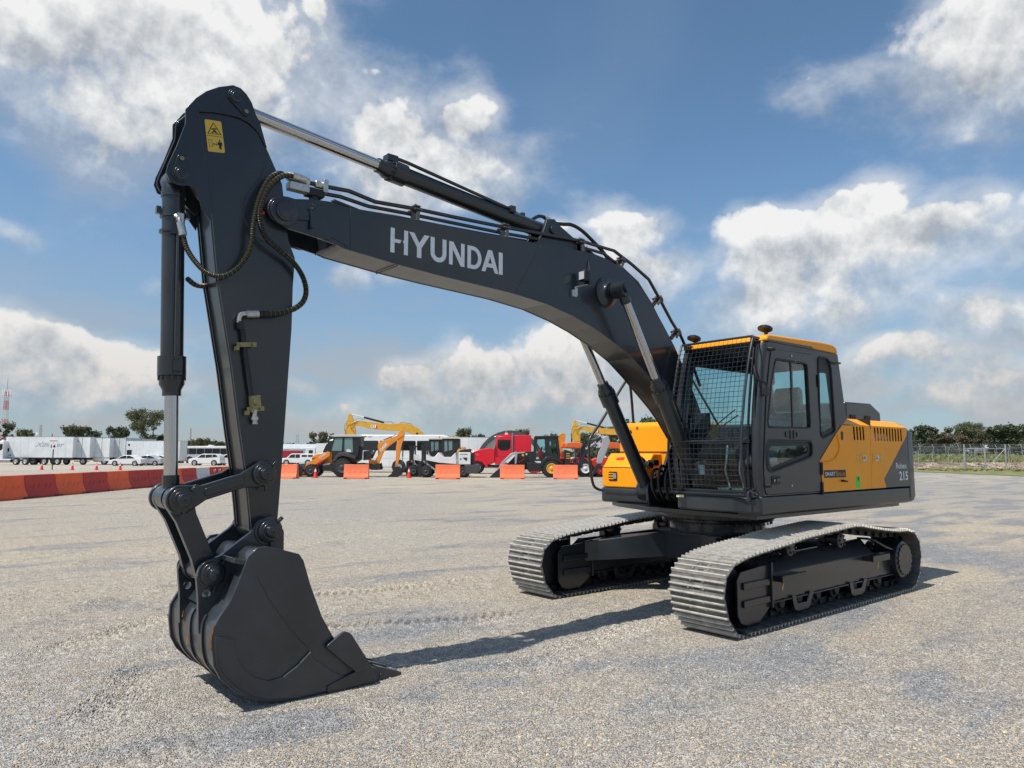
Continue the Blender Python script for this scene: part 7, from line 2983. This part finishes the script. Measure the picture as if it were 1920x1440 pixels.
def tree_meshes(seed, H, W_, open_=0.4, leaf=LEAF1, nl=2600, lsize=.26, low=.26):
    sx = 1.0
    for attempt in (0, 1):
        b, tips, sx, sz = tree_skeleton(seed, H, W_, low, .55/sx if attempt else 1.0)
    rr = random.Random(seed+100)
    b.V = [(x*sx, y*sx, z*sz) for x, y, z in b.V]
    tips = [(Vector((p.x*sx, p.y*sx, p.z*sz)), l) for p, l in tips]
    tips = [t_ for t_ in tips if rr.random() > open_*.35]
    if open_ < .5:
        tips += [(Vector((p.x*1.02, p.y*1.02, p.z*rr.uniform(.22, .7))), l) for p, l in tips if rr.random() < .75]
    lf = MB()
    per = max(4, nl//len(tips))
    for p, l in tips:
        cr_ = H*rr.uniform(.05, .10)
        for _ in range(per):
            v = Vector((rr.gauss(0, 1), rr.gauss(0, 1), rr.gauss(0, .7)))
            v = v.normalized()*cr_*rr.uniform(.3, 1.05)
            c = p+v
            s_ = lsize*rr.uniform(.6, 1.3)
            a = Vector((rr.gauss(0, 1), rr.gauss(0, 1), rr.gauss(0, 1))).normalized()
            e = a.cross(Vector((rr.gauss(0, 1), rr.gauss(0, 1), rr.gauss(0, 1)))).normalized()
            a *= s_
            e *= s_*.7
            lf.add([c-a, c+e, c+a, c-e], [(0, 1, 2, 3)])
    return b, lf, leaf


def tree_skeleton(seed, H, W_, low, rk):
    rr = random.Random(seed)
    b = MB()
    tips = []

    def branch(p, d, l, r, depth):
        q = p+d*l
        mid = p+d*l*.5+Vector((rr.uniform(-.08, .08), rr.uniform(-.08, .08), 0))*l
        b.tube([p, mid, q], r, 5)
        if depth >= 1:
            tips.append((q, l))
            tips.append((mid, l))
        if depth == 3:
            return
        for _ in range(3 if depth else 5):
            a = rr.uniform(0, 6.28)
            tilt = rr.uniform(.35, .95)
            nd = Vector((math.cos(a)*math.sin(tilt), math.sin(a)*math.sin(tilt), math.cos(tilt)))
            nd = (nd*.8+d*.4).normalized()
            branch(q, nd, l*rr.uniform(.55, .8), r*.6, depth+1)
    branch(Vector((0, 0, 0)), Vector((rr.uniform(-.08, .08), rr.uniform(-.08, .08), 1)).normalized(), H*low, H*.022*rk, 0)
    xs = [max(abs(t_[0].x), abs(t_[0].y)) for t_ in tips]
    zmax = max(t_[0].z for t_ in tips)
    sx, sz = (W_/2*.92)/max(xs), (H*.95)/zmax
    return b, tips, sx, sz


def make_tree(kind, spec, first, u, d, h, label, z=0, group='trees beyond the yard', wscale=1.0):
    """first: prototype already built (or None)"""
    H = spec['H']
    if first is None:
        t = place('tree', label, 'tree', u, d, 0, group, z)
        tb, lf, leaf = tree_meshes(spec['seed'], H, spec['W'], spec['open'], spec['leaf'], spec['nl'], spec['ls'], spec.get('low', .13))
        tb.build('trunk', BARK, t)
        lf.build('crown', leaf, t, smooth=False, recalc=False)
    else:
        t = copy_tree(first)
        t.location = spot(lat(u, d), d, z)
        t['label'] = label
        t.rotation_euler = (0, 0, RZ0+random.uniform(0, 6.28))
    k = h/H
    t.scale = (k*wscale, k*wscale, k)
    return t


SPECS = {
    'gum': dict(low=.24, seed=5, H=10, W=9.5, open=.9, leaf=LEAF1, nl=9000, ls=.13),
    'round': dict(seed=12, H=8, W=8, open=.1, leaf=LEAF1, nl=5200, ls=.22),
    'dark': dict(seed=21, H=8, W=8.5, open=.0, leaf=LEAF2, nl=5200, ls=.24),
    'tall': dict(seed=33, H=9, W=5, open=.5, leaf=LEAF2, nl=3800, ls=.20),
    'dry': dict(seed=44, H=6, W=7, open=.8, leaf=LEAF3, nl=2600, ls=.16),
}
TREES = [
    ('gum', 276, 150, 11.0, 'tall spreading tree with bare limbs above the ribbed trailer, left of the rod', 1.05),
    ('round', 47, 160, 6.9, 'rounded tree showing above the left part of the long trailer', .95),
    ('round', 138, 165, 8.0, 'wide tree above the right end of the long trailer', 1.0),
    ('dark', 166, 168, 7.0, 'darker tree right of the wide tree above the trailer ends', .9),
    ('tall', 224, 155, 7.4, 'narrow dark tree left of the tall spreading tree', 1.1),
    ('dark', 309, 150, 5.6, 'low dark tree at the foot of the tall spreading tree', 1.2),
    ('round', 2, 170, 9.0, 'tree at the left edge behind the radio tower', 1.0),
    ('dark', 352, 190, 5.0, 'low dark tree above the front of the silver bus', 1.4),
    ('round', 382, 185, 5.6, 'lighter green tree above the middle of the silver bus', 1.2),
    ('dark', 412, 220, 5.6, 'distant bush above the rear of the silver bus', 1.6),
    ('round', 598, 150, 6.2, 'grey green tree behind the nose of the white bus', 1.0),
    ('dark', 548, 260, 5.4, 'distant tree beside the dark arm, left of the pylon', 1.3),
    ('dark', 572, 280, 4.8, 'distant tree right of the pylon', 1.6),
    ('round', 872, 170, 7.8, 'rounded tree above the white trailer behind the forklifts', .85),
    ('dark', 901, 180, 6.8, 'small dark tree above the middle of the white trailer', .6),
    ('dark', 843, 175, 6.0, 'small dark tree behind the rear end of the white bus', .8),
    ('round', 980, 160, 7.2, 'brownish tree above the red truck cab', .9),
    ('dark', 1031, 190, 7.2, 'small tree above the black backhoe cab', .6),
    ('round', 1089, 150, 6.2, 'tree seen below the boom of the yellow excavator, left one', .9),
    ('dark', 1112, 155, 6.0, 'tree seen below the boom of the yellow excavator, right one', .9),
    ('round', 1152, 170, 8.2, 'tree behind the boom of the yellow excavator, beside the handrail', .8),
    ('dark', 1207, 150, 9.5, 'tree rising above the yellow fuel tank', 1.0),
    ('dark', 1722, 140, 7.0, 'dark green tree just right of the counterweight', .95),
    ('dark', 1747, 138, 5.8, 'lower dark green tree right of the one at the counterweight', .9),
    ('dry', 1769, 135, 5.2, 'brown leafless looking bush left of the gate', 1.1),
    ('round', 1789, 145, 6.9, 'rounded olive tree above the left gate post', .9),
    ('gum', 1824, 150, 8.2, 'tallest olive tree standing above the middle of the gate', .85),
    ('dry', 1810, 132, 5.0, 'brown bush in front of the olive trees behind the gate', 1.2),
    ('round', 1848, 160, 6.6, 'olive tree right of the tallest one behind the gate', .7),
    ('tall', 1868, 158, 7.0, 'slim open tree above the right gate post', 1.2),
    ('dark', 1904, 140, 7.3, 'broad dark tree at the right edge above the pickup', 1.35),
    ('dark', 1960, 150, 8.0, 'dark tree cut by the right edge of the photo', 1.3),
    ('round', 1860, 150, 4.6, 'low olive tree between the gate and the dark tree', 1.4),
    ('dark', 1735, 165, 6.2, 'dark tree filling the gap right of the counterweight', 1.5),
    ('round', 1765, 170, 6.0, 'dull green tree behind the brown bush', 1.5),
    ('dark', 1800, 168, 6.6, 'dark tree between the olive trees behind the gate', 1.5),
    ('dark', 1838, 166, 6.4, 'dark tree under the right side of the tallest olive tree', 1.5),
    ('round', 1880, 168, 6.8, 'dull olive tree left of the broad dark tree', 1.5),
    ('dark', 1925, 172, 7.2, 'dark tree behind the pickup at the right edge', 1.4),
    ('dark', 1700, 172, 5.5, 'low dark tree seen just past the counterweight', 1.6),
]
protos = {}
for kd, u, d, h, lb, ws in TREES:
    z = 1.3 if u > 1650 else 0
    q = make_tree(kd, SPECS[kd], protos.get(kd), u, d, h-z*.6, lb, z=z, wscale=ws)
    protos.setdefault(kd, q)

# far woods closing the horizon all round
rr = np.random.default_rng(5)
b = MB()
nw = 15000
for k in range(nw):
    a = rr.random()*2*math.pi
    d = 420+rr.random()*80
    hh = 5.2+2.2*math.sin(a*9)+1.6*math.sin(a*31+1)+1.4*math.sin(a*83)
    z = rr.random()**.8*max(2.0, hh)
    c = Vector((CAM.x+d*math.cos(a), CAM.y+d*math.sin(a), z))
    s_ = 1.4+rr.random()*1.4
    e1 = Vector((rr.normal(), rr.normal(), rr.normal())).normalized()*s_
    e2 = e1.cross(Vector((rr.normal(), rr.normal(), rr.normal()))).normalized()*s_*.8
    b.add([c-e1, c+e2, c+e1, c-e2], [(0, 1, 2, 3)])
q = b.build('far_woods', leafmat('far_leaves', (.05, .06, .04), (.09, .10, .07)), None, smooth=False, recalc=False)
q['kind'] = 'stuff'

# ---- right hand side: grass strip, fence with gate, rubble bank, field and road
def sheet(name, rows, mt, kind='structure'):
    """rows of (x, d, z) points"""
    b_ = MB()
    k = len(rows[0])
    for r_ in rows:
        for x, d, z in r_:
            b_.V.append(tuple(spot(x, d, z)))
    for i in range(len(rows)-1):
        for j in range(k-1):
            b_.F.append((i*k+j, i*k+j+1, (i+1)*k+j+1, (i+1)*k+j))
            b_.I.append(0)
    q_ = b_.build(name, mt)
    q_['kind'] = kind
    return q_


def two_tone(name, c1, c2, scale, rough=.9, lo=.4, hi=.6):
    M = bpy.data.materials.new(name)
    M.use_nodes = True
    t_ = M.node_tree
    b_ = t_.nodes['Principled BSDF']
    b_.inputs['Roughness'].default_value = rough
    b_.inputs['Specular IOR Level'].default_value = .15
    g = t_.nodes.new('ShaderNodeNewGeometry')
    n_ = t_.nodes.new('ShaderNodeTexNoise')
    n_.inputs['Scale'].default_value = scale
    n_.inputs['Detail'].default_value = 6
    t_.links.new(g.outputs['Position'], n_.inputs['Vector'])
    mr_ = t_.nodes.new('ShaderNodeMapRange')
    mr_.inputs[1].default_value = lo
    mr_.inputs[2].default_value = hi
    t_.links.new(n_.outputs[0], mr_.inputs[0])
    mx = t_.nodes.new('ShaderNodeMix')
    mx.data_type = 'RGBA'
    mx.inputs[6].default_value = (*c1, 1)
    mx.inputs[7].default_value = (*c2, 1)
    t_.links.new(mr_.outputs[0], mx.inputs[0])
    t_.links.new(mx.outputs[2], b_.inputs['Base Color'])
    return M


GRS = two_tone('dry_grass', (.13, .16, .05), (.26, .25, .12), .6)
GRS2 = two_tone('field_grass', (.085, .12, .035), (.22, .21, .10), .25)
FD = 84.5
VE = [(20, 77), (30, 76.2), (36, 75), (40, 73), (41.2, 70), (40.6, 66), (41.4, 62), (41.0, 58), (42, 53), (43.5, 47), (46, 40)]
sheet('verge', [[(x, d_, .03) for x, d_ in VE], [(x+8+k*4.5, 90, .05) for k, (x, d_) in enumerate(VE)]], GRS)
rows = []
for d_, z_ in ((88, .0), (89.5, .35), (92, .66), (97, .75), (112, 1.0), (125, 1.3), (138, 1.62), (146, 1.72), (172, 1.74), (230, 1.76), (290, 1.6), (330, -.2)):
    rows.append([(lat(1640, d_)-6+k*5*(1+(d_-88)/120), d_, z_+.12*math.sin(k*1.9+d_)*(1 if 89 < d_ < 130 else 0)) for k in range(0, 26)])
sheet('embankment', rows, GRS2)
rd_rows = [[(lat(1640, d_)-6+k*8, d_, 1.765) for k in range(0, 22)] for d_ in (148, 160)]
sheet('road', rd_rows, mat('asphalt', (.10, .10, .105), .8))
# rubble on the bank
pts_ = []
for k in range(5200):
    x = rr.random()*46+lat(1690, 88)
    f = rr.random()
    d_ = 87.6+f*4.4
    z_ = .0+.66*min(1, max(0, (d_-88)/3.2))
    pts_.append(tuple(spot(x, d_, z_+.02)))
scatter('rubble', pts_, .05, .24, two_tone('rubble_stone', (.20, .15, .12), (.48, .37, .30), .9), seed=9)
# grass tufts along the verge and on the field
b = MB()
for k in range(9000):
    f = rr.random()
    if f < .35:
        d_, x, z_, hh = 76+rr.random()*11, lat(1700, 84)+rr.random()*46, .04, .05+rr.random()*.12
    else:
        d_ = 92+rr.random()*44
        x = lat(1650, d_)+rr.random()*70
        z_ = float(np.interp(d_, [92, 97, 112, 125, 138], [.66, .75, 1.0, 1.3, 1.62]))-.1
        hh = .2+rr.random()*.5
    c = spot(x, d_, z_)
    a = rr.random()*math.pi
    w_ = .12+rr.random()*.25
    e = Vector((math.cos(a)*w_, math.sin(a)*w_, 0))
    b.add([c-e, c+e, c+e*.6+Vector((rr.normal()*.06, rr.normal()*.06, hh)), c-e*.7+Vector((rr.normal()*.06, rr.normal()*.06, hh*.8))], [(0, 1, 2, 3)])
q = b.build('grass', leafmat('grass_blades', (.13, .16, .05), (.30, .28, .13)), None, smooth=False, recalc=False)
q['kind'] = 'stuff'


def fence_run(label, pts, H, gap, arm=.45, lean=1, r_=.035, z=0, nm='chain_link_fence'):
    """pts: (x, d, z) of the posts"""
    o = spot(*pts[0])
    t_ = root(nm, label, 'fence', o, RZ0)

    def W3(x, d, z_):
        return Vector((x-pts[0][0], d-pts[0][1], z_-pts[0][2]))
    first_ = None
    for x, d, z_ in pts:
        if first_ is None:
            b_ = MB()
            b_.cyl((0, 0, 0), (0, 0, H), r_, n=8)
            b_.tube([(0, 0, H), (.12*lean, -.25*lean, H+arm)], r_*.9, 6)
            first_ = b_.build('post', GALV, t_)
            pq = first_
        else:
            pq = first_.copy()
            COL.objects.link(pq)
            pq.parent = t_
        pq.location = W3(x, d, z_)
    b_ = MB()
    for h_ in (H-.02, .12):
        b_.tube([W3(x, d, z_+h_) for x, d, z_ in pts], r_*.5, 5)
    for k_ in (.33, .66, 1.0):
        b_.tube([W3(x, d, z_)+Vector((.12*lean*k_, -.25*lean*k_, H+arm*k_)) for x, d, z_ in pts], .010, 4)
    each(b_, 'rail_wire', GALV, t_)
    # chain-link fabric
    b_ = MB()
    for i in range(len(pts)-1):
        A, B = W3(*pts[i]), W3(*pts[i+1])
        L_ = (B-A).length
        e = (B-A)/L_
        st = .16
        n_ = int((L_+H)/st)
        for k_ in range(n_):
            for sg in (1, -1):
                x0 = k_*st-(H if sg > 0 else 0)
                x1 = x0+H*sg
                z0_, z1_ = 0, H-.05
                xa, xb = x0, x0+H if sg > 0 else x0-H
                # clip to the bay
                if sg > 0:
                    xb = x0+H
                    ta, tb = max(0, -x0/H), min(1, (L_-x0)/H)
                else:
                    xb = x0-H
                    ta, tb = max(0, (x0-L_)/H), min(1, x0/H)
                if tb <= ta:
                    continue
                pa_ = A+e*(x0+(xb-x0)*ta)+Vector((0, 0, .02+z1_*ta))
                pb_ = A+e*(x0+(xb-x0)*tb)+Vector((0, 0, .02+z1_*tb))
                up_ = Vector((0, 0, .004))
                b_.add([pa_-up_, pb_-up_, pb_+up_, pa_+up_], [(0, 1, 2, 3)])
    b_.build('chain_link_mesh', GALV, t_, smooth=False, recalc=False, stuff=True)
    return t_


fx = [lat(1719, FD), lat(1745, FD), lat(1775, FD), lat(1803, FD)]
fence_run('chain link fence with leaning post tops left of the gate', [(fx[0]-3.6, FD+.6, 0), (fx[0]-1.8, FD+.3, 0), (fx[0], FD, 0), (fx[1], FD, 0), (fx[2], FD, 0), (fx[3], FD, 0)], 2.2, 2)
gx0, gx1, gx2 = lat(1805, FD-.4), lat(1843, FD-.7), lat(1882, FD-1.2)
fence_run('chain link fence right of the gate, cut by the right edge', [(gx2+.3, FD-1.2, 0), (gx2+2.4, FD-1.6, 0), (gx2+4.8, FD-2, 0), (gx2+7.2, FD-2.4, 0)], 2.2, 2)
t = root('gate', 'double tube gate with diagonal braces in the chain link fence', 'gate', spot(gx0, FD-.4, 0), RZ0)
GD = Vector((gx2-gx0, -.8, 0))
gl = GD.length
ge = GD/gl
b = MB()
for f in (0, .497, 1):
    b.cyl(ge*gl*f, ge*gl*f+Vector((0, 0, 2.95 if f != .497 else 2.85)), .075 if f != .497 else .05, n=10)
each(b, 'gate_post', GALV, t)
for f0, f1, dg in ((.02, .485, 0), (.51, .98, 1)):
    b = MB()
    A, B = ge*gl*f0, ge*gl*f1
    Z = lambda v, z_: v+Vector((0, 0, z_))
    for z_ in (.10, 1.25, 2.45):
        b.tube([Z(A, z_), Z(B, z_)], .045, 6)
    b.tube([Z(A, .1), Z(A, 2.45)], .03, 6)
    b.tube([Z(B, .1), Z(B, 2.45)], .03, 6)
    b.tube([Z(A.lerp(B, .5), .1), Z(A.lerp(B, .5), 2.45)], .025, 6)
    b.tube([Z(A, 2.4 if dg == 0 else .12), Z(B, .12 if dg == 0 else 2.4)], .035, 6)
    b.build('gate_leaf', GALV, t)
FD2 = 124
fence_run('farther chain link fence standing on the grassy bank', [(lat(1700+k*23.5, FD2)+k*.03, FD2+(k % 2)*.2, 1.25) for k in range(11)], 1.9, 2, lean=-1)
# road side
t = root('guard_rail', 'grey guard rail along the raised road behind the fences', 'guard rail', spot(lat(1690, 147), 147, 1.72), RZ0)
b = MB()
b.box(0, 42, 0, .08, .45, .75)
b.build('rail_beam', GALV, t)
b = MB()
for k in range(21):
    b.box(k*2, k*2+.12, .09, .2, 0, .7)
each(b, 'rail_post', GALV, t)
PK2 = [(-2.5, .40), (-2.52, .82), (-1.55, 1.02), (-1.0, 1.55), (.35, 1.60), (.55, 1.05), (2.5, 1.02), (2.55, .5), (-2.2, .36)]
car('pickup_truck', 'white pickup driving on the raised road near the right edge', 1898, 152, [(-x, z) for x, z in PK2], [(.95, 1.05), (.85, 1.48), (-.3, 1.5), (-.4, 1.05)], (-1.55, 1.5), WHT, W_=1.8, group='vehicles on the raised road', z=1.765, cat='pickup', wr=.38)
t = place('delivery_truck', 'white flatbed delivery truck on the raised road behind the gate', 'truck', 1845, 153, 0, 'vehicles on the raised road', 1.765)
b = MB()
b.prism([(1.2, .5), (1.2, 2.1), (2.3, 2.1), (2.9, 1.2), (2.95, .5)], 0, 2)
cbq = b.build('cab', WHT, t, bevel=.05)
b = MB()
b.prism([(1.5, 1.3), (1.5, 1.9), (2.2, 1.9), (2.5, 1.3)], -.02, -.0005)
b.build('window', TINT, cbq)
b = MB()
b.box(-3.2, 1.1, 0, 2.1, .8, 1.5)
b.build('cargo_bed', GREYW, t)
wheel(t, -2, .4, .4, .3, 0)
wheel(t, 2, .4, .4, .3, 0)
